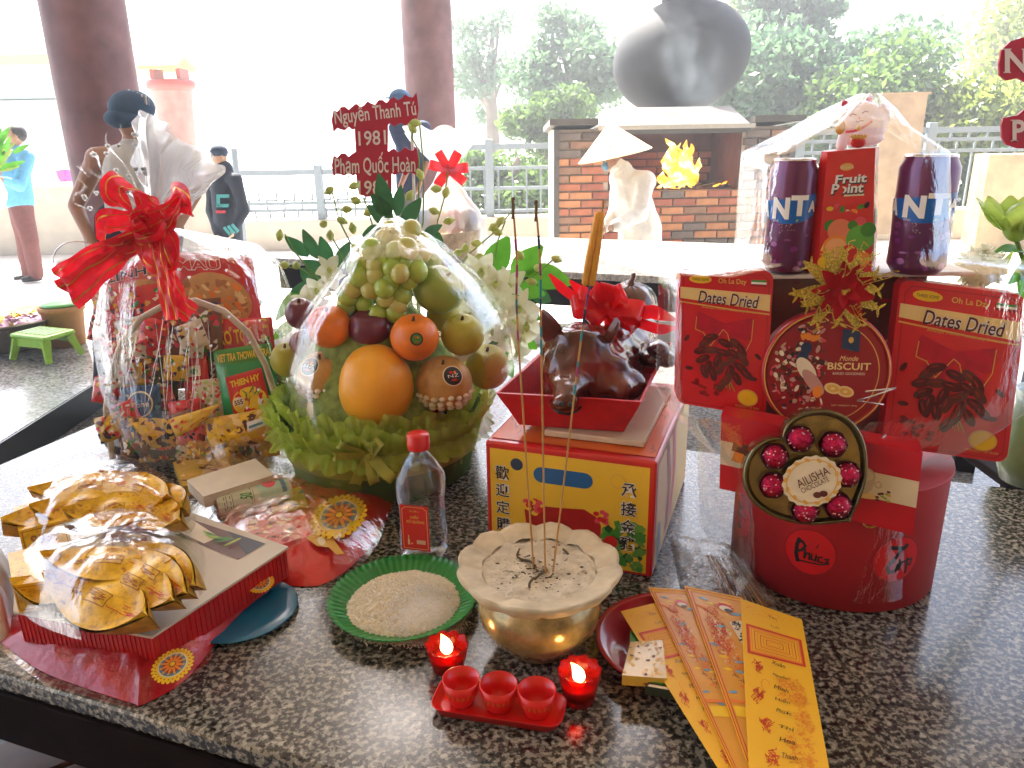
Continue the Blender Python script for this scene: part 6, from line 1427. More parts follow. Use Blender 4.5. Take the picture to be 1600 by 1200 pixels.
for i, (bx, by2, mid_, tp_, lb) in enumerate((((834, 884), None, (808, 500), (801, 312), 'left incense stick, leaning left with a curled burnt tip'), ((852, 889), None, (845, 500), (837, 316), 'middle incense stick, standing upright in the ash'), ((863, 889), None, (912, 500), (943, 312), 'right incense stick, leaning right with thick unburnt orange paste'))):
    st = thing('incense_stick', lb, 'incense stick', T(*bx, .8 + h_ * .94), 'three incense sticks standing in the bowl')
    yb2 = T(*bx, .8 + h_ * .95).y; A = Yp(*bx, yb2); B = Yp(*mid_, yb2 + .0); Cc = Yp(*tp_, yb2 - .01)
    A = A - V((0, 0, .012)); cen = [A, A.lerp(B, .5), B, B.lerp(Cc, .5) + V((.002, 0, 0)), Cc]
    P_ = smooth(cen, 6); MB().tube(P_, [.0012] * len(P_), M_bamboo, 7).build('bamboo_core', st)
    n_ = len(P_)
    for j in range(11):
        q = rnd.uniform(.42, .98) * (n_ - 1) if i < 2 else rnd.uniform(.3, .75) * (n_ - 1); a_i = min(int(q), n_ - 2); p0_ = P_[a_i].lerp(P_[a_i + 1], q - a_i); d_ = (P_[a_i + 1] - P_[a_i]).normalized()
        MB().tube([p0_ - d_ * .006, p0_ + d_ * .006], .0014, rnd.choice((K_teal, K_mag, K_teal, K_mag, K_navy)), 7, caps=False).build('colour_band', st)
    if i == 2:
        e0, e1 = Yp(919, 446, yb2 - .004), Yp(938, 330, yb2 - .01); d_ = e1 - e0
        for s in (-1, 1): MB().tube([e0 + V((s * .0032, 0, 0)), e0 + d_ * .02 + V((s * .0036, 0, 0)), e0 + d_ * .5 + V((s * .0034, 0, 0)), e0 + d_ * .97 + V((s * .002, 0, 0)), e1 + V((s * .001, 0, 0))], [.0022, .0042, .0042, .0036, .0015], mat('incense_paste', (.72, .33, .04), .6, var=.2, vs=60), 9).build('incense_paste', st)
    else:
        x, y = tp_; MB().tube(smooth([Yp(x, y + 30, yb2 - .009), Yp(x + 1, y + 8, yb2 - .01), Cc, Yp(x + 3, y - 2, yb2 - .01)], 4), .0017, mat('charred_incense', (.16, .10, .05), .8), 7).build('burnt_tip', st)
# bottle of rice wine
bp_ = T(664, 866); tz = PL(656, 677, bp_, V((0, -1, 0))).z; H_ = tz - .8; k = mpp(bp_); hw = 33 * k
M_pet = film('pet_plastic', base=.05, fres=.8, white=.02, rough=.05, bump=.12, scale=30)
M_water = film('clear_liquor', tint=(.93, .95, .96), base=-.01, fres=.35, white=.0, rough=.03, bump=.05, scale=20)
bt = thing('liquor_bottle', 'clear square plastic bottle of rice wine with a red cap and red label', 'bottle', (bp_.x, bp_.y, .8))
def sq(sh=4):
    def f(th, r_, z, i):
        e = 1 / ((abs(math.cos(th)) ** sh + abs(math.sin(th)) ** sh) ** (1 / sh)); w_ = min(1, max(0, (.8 + H_ * .80 - z) / (H_ * .1))); return (r_ * (e * w_ + (1 - w_)), z)
    return f
prof = [(0, .0), (.88, .004), (1, .03), (1, .20), (.95, .26), (.95, .44), (1.0, .50), (1.02, .60), (.98, .66), (.72, .78), (.45, .84), (.38, .87), (.38, .90)]
Mb = Matrix.Rotation(R(-14), 3, 'Z')
MB().lathe([(max(.0005, a * hw), .801 + b_ * H_) for a, b_ in prof], M_pet, (bp_.x, bp_.y, 0), 64, Mb, sq()).build('bottle_shell', bt)
MB().lathe([(.0005, .803)] + [(a * hw * .955, .803 + b_ * H_ * .985) for a, b_ in prof[1:10]] + [(.0005, .803 + .775 * H_)], M_water, (bp_.x, bp_.y, 0), 64, Mb, sq()).build('liquor', bt)
rc_ = 16.5 * k; M_cap = mat('red_cap', (.68, .012, .012), .35, coat=.3)
MB().lathe([(rc_, .8 + H_ * .885), (rc_ * 1.02, .8 + H_ * .93), (rc_, .8 + H_ * .935), (rc_, .8 + H_ * .99), (rc_ * .93, .8 + H_), (.0005, .8 + H_)], M_cap, (bp_.x, bp_.y, 0), 72, mod=lambda th, r_, z, i: (r_ * (1 + (.02 * math.cos(th * 30) if 1 < i < 4 else 0)), z)).build('cap', bt)
lf = V((bp_.x, bp_.y, 0)) + Mb @ V((0, -hw * 1.005, 0)); rgt = Mb @ V((1, 0, 0)); nl = Mb @ V((0, -1, 0)); z0l, z1l = .8 + H_ * .13, .8 + H_ * .50; hw2 = hw * .68
lq = [lf - rgt * hw2 + V((0, 0, z1l)), lf + rgt * hw2 + V((0, 0, z1l)), lf + rgt * hw2 + V((0, 0, z0l)), lf - rgt * hw2 + V((0, 0, z0l))]; S = quad_surf(*lq); S.n = nl
S.rect(0, 0, 1, 1, K_red, .0005); 
for a_, m_ in ((.93, K_lgold),): S.line([(.07, .04), (.93, .04), (.93, .90), (.80, .96), (.20, .96), (.07, .90), (.07, .04)], .015, m_, .0008)
S.text('RƯỢU', .34, .84, .66, .90, K_gold, .001); S.text('NẾP', .36, .71, .66, .79, K_gold, .001, bold=.03); S.text('XỨ QUẢNG', .20, .60, .84, .69, K_gold, .001, bold=.03)
S.rect(.22, .12, .29, .24, K_lgold, .001); S.rect(.24, .24, .27, .33, K_lgold, .001); S.ell(.36, .15, .03, .03, K_lgold, .001)
for i in range(9): S.rect(.54 + i * .035, .15, .56 + i * .035, .24, K_cream, .001)
S.done('label_print', bt)
# candle glasses
N = NT('red_glass'); gl = N.n('BsdfPrincipled'); gl.inputs['Base Color'].default_value = (.75, .02, .015, 1); gl.inputs['Transmission Weight'].default_value = .75; gl.inputs['Roughness'].default_value = .08; gl.inputs['IOR'].default_value = 1.3; tr_ = N.n('BsdfTransparent'); tr_.inputs[0].default_value = (.85, .03, .02, 1); mx_ = N.n('MixShader'); mx_.inputs[0].default_value = .45; N.l(gl.outputs[0], mx_.inputs[1]); N.l(tr_.outputs[0], mx_.inputs[2]); N.l(mx_.outputs[0], N.o.inputs[0]); M_rg = N.m
M_wax = mat('red_wax', (.55, .02, .01), .3, var=.2, sss=.4, trans=.2, coat=.5)
N = NT('candle_flame'); e = N.n('Emission'); e.inputs[1].default_value = 5; tcx = N.n('TexCoord'); sp3 = N.n('SeparateXYZ'); N.l(tcx.outputs['Generated'], sp3.inputs[0]); N.l(N.ramp(sp3.outputs[2], [(.0, (1, .35, .06)), (.3, (1, .75, .35)), (.75, (1, .62, .18)), (1, (1, .35, .04))]), e.inputs[0]); N.l(e.outputs[0], N.o.inputs[0]); M_cf = N.m
def candle(cx0, cy0, base_y, fl, label):
    pb = T(cx0[0] , base_y - 20); k_ = mpp(pb); rt_ = 33 * k_; zt = PL(cx0[0], cx0[1], pb, V((0, -1, 0))).z
    t = thing('candle_glass', label, 'candle', pb, 'lit red glass votive candles'); o = (pb.x, pb.y, 0); hh = zt - .8
    sca = lambda th, r_, z, i: (r_ * (1 + .025 * math.cos(th * 10)), z + (.003 * abs(math.cos(th * 5)) if i in (4, 5, 6) else 0))
    MB().lathe([(.0005, .8012), (rt_ * .70, .8012), (rt_ * .74, .806), (rt_ * .86, .8 + hh * .5), (rt_, .8 + hh * .97), (rt_ * 1.0, zt), (rt_ * .93, zt), (rt_ * .78, .8 + hh * .5), (rt_ * .64, .8 + hh * .16), (.0005, .8 + hh * .15)], M_rg, o, 80, mod=sca).build('glass_cup', t)
    zw = .8 + hh * .52
    MB().lathe([(.0005, .8 + hh * .17), (rt_ * .62, .8 + hh * .18), (rt_ * .75, zw), (rt_ * .4, zw - .001), (.0005, zw + .001)], M_wax, o, 40).build('wax', t)
    wx = sc.objects[[o_.name for o_ in t.children if o_.name.startswith('wax')][0]]
    f0 = V((pb.x, pb.y, zw)); dxf = fl * k_
    MB().tube([f0, f0 + V((0, 0, .006)), f0 + V((dxf * .15, 0, .010))], .0008, K_black, 6).build('wick', wx)
    fp = [f0 + V((dxf * q * q, 0, .006 + 34 * k_ * q)) for q in [i / 10 for i in range(11)]]
    MB().tube(fp, [9.5 * k_ * (math.sin(PI * min(1, (i / 10 * .93 + .07)) ** .62)) ** 1.0 + .0001 for i in range(11)], M_cf, 14).build('flame', t)
    L = bpy.data.objects.new('candle_light', bpy.data.lights.new('candle_light', 'POINT')); sc.collection.objects.link(L); L.data.energy = .2; L.data.color = (1, .55, .2); L.data.shadow_soft_size = .006; L.location = f0 + V((dxf * .3, 0, .02)); 
    L.parent = t; L.matrix_parent_inverse = Matrix.Translation(-pb)
candle((700, 1008), 0, 1064, -8, 'left lit candle in a red glass, against the edge of the green plate')
candle((905, 1047), 0, 1114, -14, 'right lit candle in a clear red scalloped glass, just below the incense bowl')
# cups and tray
M_rpl = mat('red_plastic', (.75, .010, .008), .35, var=.06, coat=.3, sss=.1)
a_, b_ = T(694, 1100), T(868, 1126); dT = (b_ - a_); dT.z = 0; dT.normalize(); nT = V((-dT.y, dT.x, 0)); ct_ = T(780, 1110); km_ = mpp(ct_); Lt, Wt = 98 * km_, 33 * km_
ty = thing('cup_tray', 'small red plastic tray with three red cups in a row', 'tray', ct_)
def rrect(a, b, r_, n=6):
    out = []
    for sx_, sy_, t0 in ((1, 1, 0), (-1, 1, 90), (-1, -1, 180), (1, -1, 270)):
        for i in range(n + 1): q = R(t0 + 90 * i / n); out.append((sx_ * (a - r_) + r_ * math.cos(q), sy_ * (b - r_) + r_ * math.sin(q)))
    return out
vs = []; lv = [(-.006, .002), (0, .002), (.003, .013), (.0045, .0135), (.002, .0125), (-.002, .004), (-.006, .004)]
for o, z in lv: vs += [ct_ + dT * x + nT * y + V((0, 0, z)) for x, y in rrect(Lt + o, Wt + o, .016)]
nn_ = 28; g = MB(); g.add(vs, [(i * nn_ + j, i * nn_ + (j + 1) % nn_, (i + 1) * nn_ + (j + 1) % nn_, (i + 1) * nn_ + j) for i in range(len(lv) - 1) for j in range(nn_)], M_rpl, True)
g.add(vs[:nn_], [list(range(nn_))[::-1]], M_rpl); g.add(vs[-nn_:], [list(range(nn_))], M_rpl); g.build('tray_body', ty)
for i, (x, lb) in enumerate(((-1, 'left red cup on the little tray, next to the left candle'), (0, 'middle red cup on the little tray'), (1, 'right red cup on the little tray, nearest the right candle'))):
    o = ct_ + dT * (x * 60 * km_) + V((0, 0, .0045)); rc2 = 29.5 * km_; hc2 = .034
    t = thing('cup', lb, 'cup', o, 'small red wine cups on the tray')
    MB().lathe([(.0004, 0), (rc2 * .58, 0), (rc2 * .66, .003), (rc2 * .86, hc2 * .45), (rc2, hc2), (rc2 * .95, hc2), (rc2 * .80, hc2 * .45), (rc2 * .58, .005), (.0004, .0045)], M_rpl, o, 48).build('cup_body', t)
    gp_ = MB()
    for j in range(7):
        an = R(-150 + j * 17 + i * 8); S = Surf(lambda u, v, h=0, an=an: V((o.x + (rc2 * (.84 + .1 * v) + .0006 + h) * math.cos(an + (u - .5) * .3), o.y + (rc2 * (.84 + .1 * v) + .0006 + h) * math.sin(an + (u - .5) * .3), o.z + .014 + .012 * v)), .01, .01)
        S.ell(.5, .5, .4, .22, mat('faded_gold_print', (.62, .12, .03), .35), .0002, rot=j * 50, n=10); gp_.add(S.mb.v, S.mb.f, S.mb.ms[0])
    gp_.build('gold_print', t)
# red plate
c2, r2 = disc(1052, 1022, 122); M_rpl2 = mat('dark_red_melamine', (.36, .012, .018), .18, var=.08, coat=.6)
rp = thing('red_plate', 'shiny red melamine plate under the fan of yellow paper slips', 'plate', c2)
MB().lathe([(.0005, .8015), (r2 * .55, .8015), (r2 * .62, .806), (r2 * .95, .822), (r2, .825), (r2 * .99, .8265), (r2 * .93, .8245), (r2 * .66, .811), (r2 * .58, .8045), (.0005, .804)], M_rpl2, (c2.x, c2.y, 0), 72).build('dish', rp)
def flatbox(px4, z, th, m, name, label, cat, art=None, group=None):
    q = [T(x, y, z) for x, y in px4]; S = quad_surf(*q)
    t = thing(name, label, cat, sum(q, V((0, 0, 0))) / 4, group); slab(q, V((0, 0, 1)), th, m).build('body', t)
    if art: art(S); S.done('print', t)
    return t
flatbox([(985, 1003), (1035, 1000), (1042, 1060), (972, 1055)], .835, .014, M_pk['gold'], 'gold_packet', 'small golden foil packet lying in the red plate', 'packet', lambda S: confetti(S, 40, [K_gold, K_yel, K_brown, K_lgold], .02, .08, seed=51))
flatbox([(1030, 1045), (1085, 1050), (1080, 1084), (1008, 1072)], .828, .012, M_pk['dark'], 'dark_packet', 'dark green packet under the gold one in the red plate', 'packet', lambda S: (S.rect(.05, .0, .95, .12, K_cream), S.rect(.05, .2, .9, .35, K_green)))
flatbox([(985, 985), (1030, 982), (1036, 1002), (984, 1005)], .830, .01, M_pk['green'], 'green_packet', 'green wrapped packet at the back of the red plate', 'packet')
# yellow slips
M_slip = mat('yellow_paper', (.86, .47, .02), .5, var=.04, vs=8); K_slip2 = ink('slip_ochre', (.72, .34, .04)); K_slipred = ink('slip_red', (.62, .05, .02), .5); K_slor = ink('slip_orange', (.80, .22, .03), .5)
def slip(px4, z, label, art):
    q = [T(px4[0][0], px4[0][1], z + .006), T(px4[1][0], px4[1][1], z + .006), T(px4[2][0], px4[2][1], z), T(px4[3][0], px4[3][1], z)]; S = quad_surf(*q)
    t = thing('paper_slip', label, 'paper slip', sum(q, V((0, 0, 0))) / 4, 'yellow printed paper slips fanned on the red plate')
    slab(q, S.n, .0012, M_slip).build('sheet', t); art(S); S.done('print', t)
def scrib(S, u, v, wd_, hd_, n, m, lw=.008, seed=0):
    q = random.Random(seed)
    for i in range(n):
        x, y = u + q.uniform(-wd_, wd_), v + q.uniform(-hd_, hd_); pts = [(x, y)]
        for j in range(3): x += q.uniform(-.04, .04); y += q.uniform(-.012, .012); pts.append((x, y))
        S.line(pts, lw, m, .0004 + i * 4e-6)
def art_plain(S):
    scrib(S, .5, .955, .42, .03, 26, K_slor, .005, 61); S.text('Tên', .45, .925, .58, .94, K_brown, .001); S.text('Tuổi', .46, .865, .60, .88, K_brown, .001)
    S.rect(.07, .66, .93, .84, K_slipred, .0003); S.rect(.11, .672, .89, .828, K_slor, .0004); S.rect(.13, .68, .87, .82, M_slip, .0005)
    for i in range(7): a = .15 + i * .045; b = .685 + i * .0095; S.line([(a, b), (1 - a, b), (1 - a, 1.5 - b), (a, 1.5 - b), (a, b)], .012, K_slipred if i % 2 else K_slor, .0007)
    scrib(S, .5, .75, .14, .03, 24, K_slipred, .012, 62)
    for v, tx_ in ((.62, 'Xuân'), (.55, 'Nguyễn'), (.48, 'Minh'), (.42, 'Hiền'), (.36, 'Phước'), (.28, 'Thị'), (.22, 'Hoa'), (.15, 'Thanh')): S.text(tx_, .42, v, .62, v + .022, K_black, .0016, rot=-12)
    for i, (u, v) in enumerate(((.22, .60), (.20, .44), (.26, .30), (.30, .16))): scrib(S, u, v, .05, .025, 26, K_slipred, .010, 63 + i)
    scrib(S, .66, .50, .16, .06, 90, K_slor, .006, 70); scrib(S, .78, .38, .09, .10, 90, K_slor, .006, 71); scrib(S, .66, .20, .16, .08, 80, K_slor, .007, 72)
    for k2 in range(2): S.line([(.30 + .06 * math.cos(a * .7) - .10 * k2, .50 + .03 * math.sin(a * .7) - .05 * k2) for a in range(7)], .008, K_slor, .0009)
def art_dragon(strip):
    def f(S):
        S.rect(.06, .01, .97, .97, K_slip2, .0003); S.line([(.03, .0), (.03, .985), (.97, .985)], .022, K_slipred, .0006); S.line([(.09, .0), (.09, .965), (.97, .965)], .018, K_slipred, .0006)
        q = random.Random(80)
        for i in range(24): S.ell(q.uniform(.16, .92), q.uniform(.35, .95), .09, .04, q.choice((K_sky, K_sky, K_yel, K_slor)), .0007 + i * 1e-5, rot=q.uniform(-20, 20), n=10, wob=lambda t: 1 + .2 * math.cos(4 * t))
        S.ell(.62, .90, .14, .14, K_red, .0011, wob=lambda t: 1 + .25 * math.cos(9 * t)); S.ell(.62, .89, .11, .10, K_cream, .0012); S.ell(.66, .88, .07, .06, K_black, .0014)
        scrib(S, .34, .74, .14, .14, 150, K_slipred, .012, 81); scrib(S, .45, .62, .12, .10, 110, K_slor, .014, 82); scrib(S, .40, .68, .14, .12, 60, K_cream, .012, 83); scrib(S, .6, .5, .22, .08, 60, K_brown, .008, 84)
        S.rect(.10, .36, .97, .375, K_slor, .0012); S.rect(.12, .30, .9, .345, K_yel, .0009)
        if strip:
            S.poly([(.60, .80), (.86, .83), (.98, .60), (.98, .50), (.86, .52)][::-1], K_cream, .0016)
            for ch_, v, u in (('執', .785, .72), ('天', .715, .78), ('書', .645, .84), ('明', .58, .90)): S.text(ch_, u - .09, v - .028, u + .08, v + .028, K_black, .0019, bold=.05, rot=-14)
    return f
slip([(970, 955), (1048, 936), (1215, 1245), (1150, 1245)], .829, 'leftmost yellow slip, its red labyrinth seal half covered', art_plain)
slip([(1013, 917), (1078, 922), (1230, 1245), (1165, 1245)], .8325, 'second yellow slip from the left, dragon print without the white strip', art_dragon(False))
slip([(1069, 915), (1160, 934), (1262, 1245), (1186, 1245)], .836, 'third slip from the left, dragon print with a white strip of black characters', art_dragon(True))
slip([(1157, 935), (1253, 968), (1304, 1245), (1172, 1245)], .8395, 'rightmost yellow slip, its red labyrinth seal fully in view', art_plain)
# incense packet
t = thing('incense_packet', 'clear plastic packet of thin brown incense sticks between the pig carton and the hat box', 'packet', T(1130, 900))
g0 = None; M_brst = mat('brown_incense', (.20, .09, .03), .7, var=.3, vs=80)
for i in range(46):
    q = rnd.random(); a0_ = T(1105 + 50 * q + rnd.uniform(-4, 4), 868 + 4 * q, .806 + rnd.uniform(0, .010)); a1_ = T(1135 + 78 * q + rnd.uniform(-3, 3), 948, .806 + rnd.uniform(0, .010)); MB().tube([a0_, a1_], .0010, M_brst if i % 4 else M_bamboo, 5).build('incense_stick', t)
def sheet(px4, z, bulge, m, name, parent, nu=26, amp=.004, seed=0, **kw):
    q = [T(x, y, z) for x, y in px4]
    def f(u, v):
        p = (q[3].lerp(q[2], u)).lerp(q[0].lerp(q[1], u), v); b = 16 * u * (1 - u) * v * (1 - v); e = noise.noise(V((u * 6, v * 6, seed))) + .6 * abs(noise.noise(V((u * 15, v * 15, seed))))
        return p + V((0, 0, bulge * b ** .4 + amp * e))
    return MB().grid(f, nu, nu, m).build(name, parent, **kw)
M_film2 = film('packet_film', base=.10, fres=.7, white=.10, rough=.12, bump=.8, scale=34)
sheet([(1046, 838), (1150, 858), (1218, 945), (1072, 955)], .803, .020, M_film2, 'packet_film', t, 34, .006, 3)
# ================================================================ front-left votive paper pack
def pillow(name, pts, z0, h, m, label=None, cat=None, parent=None, amp=.004, seed=0, nr=14, n=120, group=None, sc1=1.0, noisef=26, art=None):
    P_ = [T(x, y, z0) for x, y in pts]; P_ = smooth(P_ + [P_[0]], 8)[:-1]; c = sum(P_, V((0, 0, 0))) / len(P_); nn2 = len(P_)
    def top(u, v):
        i = v * nn2; a = int(i) % nn2; e = P_[a].lerp(P_[(a + 1) % nn2], i - int(i)); p = c.lerp(e, u)
        q = p * noisef; w_ = abs(noise.noise(V((q.x, q.y, seed)))) * 1.6 + abs(noise.noise(V((q.x * 2.3, q.y * 2.3, seed + 5)))) * .9
        return p + V((0, 0, h * (1 - u ** 4) + amp * w_ * (1 - u ** 6)))
    g = MB(); g.grid(top, nr, n, m); g.add([p + V((0, 0, -.0005)) for p in P_], [list(range(nn2))[::-1]], m)
    o = g.build(name, parent, label=label, cat=cat, group=group); return o, top, c
# blue plate below
cb2, rb2 = disc(378, 957, 86)
MB().lathe([(.0005, .8012), (rb2 * .6, .8012), (rb2 * .9, .8035), (rb2, .806), (rb2 * .98, .807), (rb2 * .6, .8035), (.0005, .8035)], mat('blue_plastic', (.01, .15, .30), .3, coat=.3), (cb2.x, cb2.y, 0), 64).build('blue_plate', label='blue plastic plate peeping out from under the red votive packets', cat='plate')
M_rbag = mat('crinkled_red_bag', (.62, .022, .018), .22, var=.3, vs=14, bump=.5, bs=70, coat=.7, bd=.004)
M_rbag2 = mat('dark_red_bag', (.50, .012, .02), .25, var=.25, vs=12, bump=.8, bs=45, coat=.6, bd=.006)
K_slate = ink('slate_blue', (.12, .22, .28))
def medallion(o, topf, c, px, py, rxp, ryp, z, seed=0, clip=None):
    k_ = mpp(T(px, py, z)); cc = T(px, py, z); ex = V((1, 0, 0)) * rxp * k_; a = T(px, py - ryp, z) - cc; b = T(px, py + ryp, z) - cc; ey = (a - b) / 2; ey.x *= .3
    def P(u, v, h=0):
        p = cc + ex * (u - .5) * 2 + ey * (v - .5) * 2; return V((p.x, p.y, z + h + .0016 * noise.noise(V((p.x * 40, p.y * 40, 2)))))
    S = Surf(P, 1, 1)
    for i in range(26):
        t = 2 * PI * i / 26; S.ell(.5 + .47 * math.cos(t), .5 + .47 * math.sin(t), .045, .045, K_yel, .0006, n=10)
    S.ell(.5, .5, .46, .46, K_yel, .0009, n=36)
    for i in range(26):
        t = 2 * PI * i / 26; S.ell(.5 + .41 * math.cos(t), .5 + .41 * math.sin(t), .02, .02, K_red, .0012, n=8)
    S.ell(.5, .5, .35, .35, K_cream, .0012, n=32); S.ell(.5, .5, .32, .32, K_slate, .0015, n=32); S.ell(.5, .5, .24, .24, K_dred, .0018, n=28)
    for i in range(12):
        t = 2 * PI * i / 12; S.ell(.5 + .17 * math.cos(t), .5 + .17 * math.sin(t), .10, .035, K_orange, .0021, rot=math.degrees(t), n=10); S.ell(.5 + .28 * math.cos(t), .5 + .28 * math.sin(t), .03, .03, K_gold, .0021, n=8)
    S.ell(.5, .5, .06, .06, K_yel, .0024); S.done('printed_medallion', o)
o, tf, cc_ = pillow('red_paper_packet', [(2, 1004), (60, 1046), (130, 1074), (205, 1098), (224, 1100), (290, 1062), (345, 995), (395, 945), (448, 908), (470, 880), (420, 850), (280, 850), (120, 900), (20, 960)], .8015, .030, M_rbag2, 'dark red votive bag lying under the white-topped red carton at the front left', 'bag', amp=.0065, seed=2)
medallion(o, tf, cc_, 270, 1040, 31, 27, .8345)
medallion(o, tf, cc_, 408, 912, 20, 15, .833)
o2, tf2, cc2 = pillow('red_paper_packet', [(345, 850), (350, 905), (405, 912), (455, 915), (500, 914), (545, 888), (585, 845), (610, 795), (606, 782), (560, 765), (500, 752), (455, 742), (400, 750), (360, 790)], .8015, .030, M_rbag, 'bright red crinkled votive bag with a blue and yellow medallion, right of the money bundle', 'bag', amp=.007, seed=7, noisef=30)
medallion(o2, tf2, cc2, 530, 806, 42, 34, .838)
S = Surf(lambda u, v, h=0: T(478 + 60 * u, 852 - 22 * v + 14 * u, .834) + V((0, 0, h)), 3, 1)
S.poly([(0, .5), (.2, 1), (.45, .8), (.7, .9), (1, 0), (.8, -.2), (.6, .2), (.3, .1)][::-1], K_gold, .001); S.ell(.4, .5, .1, .1, K_cream, .0014); S.done('gold_flower_print', o2)
# printed packets peeping (pink/cream print) between
def flatq(px4, z0, z1, m, name, label, cat, art=None, group=None, th=None):
    q = [T(x, y, z) for (x, y), z in zip(px4, (z1, z1, z0, z0))] if isinstance(z0, float) else None
    S = quad_surf(*q); t = thing(name, label, cat, sum(q, V((0, 0, 0))) / 4, group); slab(q, S.n, th or .004, m).build('body', t)
    if art: art(S); S.done('print', t)
    return t
flatq([(360, 800), (440, 790), (470, 840), (392, 868)], .838, .838, M_pk['pinkred'], 'printed_packet', 'pink printed packet with cream swirls under the clear film beside the white card', 'packet', lambda S: confetti(S, 60, [K_cream, K_lgold, K_pink, K_dred, K_brown], .03, .12, seed=90), th=.01)
flatq([(270, 722), (350, 712), (372, 745), (285, 760)], .83, .83, M_pk['gold'], 'joss_paper_stack', 'dull gold joss paper stack behind the ingots', 'joss paper', lambda S: confetti(S, 20, [K_gold, K_brown, K_lgold], .04, .14, seed=91), th=.02)
flatq([(420, 772), (470, 760), (480, 786), (425, 800)], .842, .842, M_pk['yellow'], 'yellow_packet', 'yellow packet sticking out beyond the rolled banknotes', 'packet', lambda S: confetti(S, 14, [K_yel, K_orange, K_slate], .04, .14, seed=92), th=.01)
# the red carton with white top card
M_box = mat('red_corrugated', (.52, .010, .010), .45, var=.15, vs=20, coat=.25); M_wcard = mat('white_card', (.60, .53, .42), .5, var=.06, vs=8)
zt_ = .860; top4 = [T(30, 872, zt_), T(290, 803, zt_), T(447, 858, zt_), T(237, 996, zt_), T(27, 957, zt_)]
bot = lambda p: V((p.x, p.y, .821))
cx_t = thing('votive_carton', 'red corrugated carton with a white picture card top carrying the gold paper ingots', 'carton', sum(top4, V((0, 0, 0))) / 5 - V((0, 0, .047)))
g = MB(); g.prism(top4, (0, 0, -.045), M_box); ctr_ = sum(top4, V((0, 0, 0))) / 5
n_ = 130
for a, b in ((top4[4], top4[3]), (top4[3], top4[2])):
    for i in range(60):
        if i % 2 == 0: p = a.lerp(b, (i + .5) / 60); d_ = (b - a).normalized(); o_ = V((d_.y, -d_.x, 0)); g.box(p + o_ * .0008 + V((0, 0, -.023)), ((b - a).length / 200, .0010, .040), M_box, Matrix((d_, -o_, V((0, 0, 1)))).transposed())
g.build('corrugated_side', cx_t, kind='stuff')
g = MB(); g.prism([p + (p - ctr_).normalized() * .004 + V((0, 0, .0035)) for p in top4], (0, 0, -.0032), M_wcard); g.build('white_card_top', cx_t)
zc_ = zt_ + .0036
S = quad_surf(T(300, 812, zc_), T(415, 850, zc_), T(372, 875, zc_), T(272, 835, zc_)); S.rect(0, 0, 1, 1, mat('photo_brown', (.16, .09, .07), .4), .0004); S.poly([(.5, 1), (1, 1), (1, .3)], K_black, .0008); 
S.poly([(0, 1), (.0, .2), (.45, .1), (.5, .6)], K_cream, .0007)
for i in range(9): S.ell(.35 + .05 * i, .55 + .04 * math.sin(i * 2), .10, .02, rnd.choice((K_green, K_lime, K_maroon)), .001 + i * 5e-5, rot=-20 + 14 * i, n=10)
S.done('printed_picture', cx_t)
# gold ingots
N = NT('gold_foil_paper'); b = N.n('BsdfPrincipled'); vec = N.coord(); n1 = N.noise(vec, 70, 6, .65); n2 = N.noise(vec, 20, 3)
mxg = N.n('Mix', data_type='RGBA'); N.l(n2, mxg.inputs[0]); N.l(N.ramp(n1, [(.34, (.20, .08, .005)), (.43, (.66, .36, .008)), (.58, (.88, .52, .008)), (.68, (.46, .20, .01))]), mxg.inputs[6]); N.l(N.ramp(n1, [(.35, (.70, .38, .006)), (.58, (.92, .58, .012)), (.68, (.55, .14, .02))]), mxg.inputs[7])
N.l(mxg.outputs[2], b.inputs['Base Color']); b.inputs['Metallic'].default_value = .0; b.inputs['Roughness'].default_value = .4; b.inputs['Coat Weight'].default_value = .2; N.bump(n1, .5, .003, b); N.l(b.outputs[0], N.o.inputs[0]); M_ingot = N.m
M_inghull = mat('ingot_hull_shade', (.42, .22, .02), .35, var=.6, vs=60, bump=.3, bs=90)  # darker than the tops: the hull's shading is put in its colour
M_ingd = mat('ingot_print', (.36, .12, .02), .4); IG = 'gold paper ingots in clear packs'
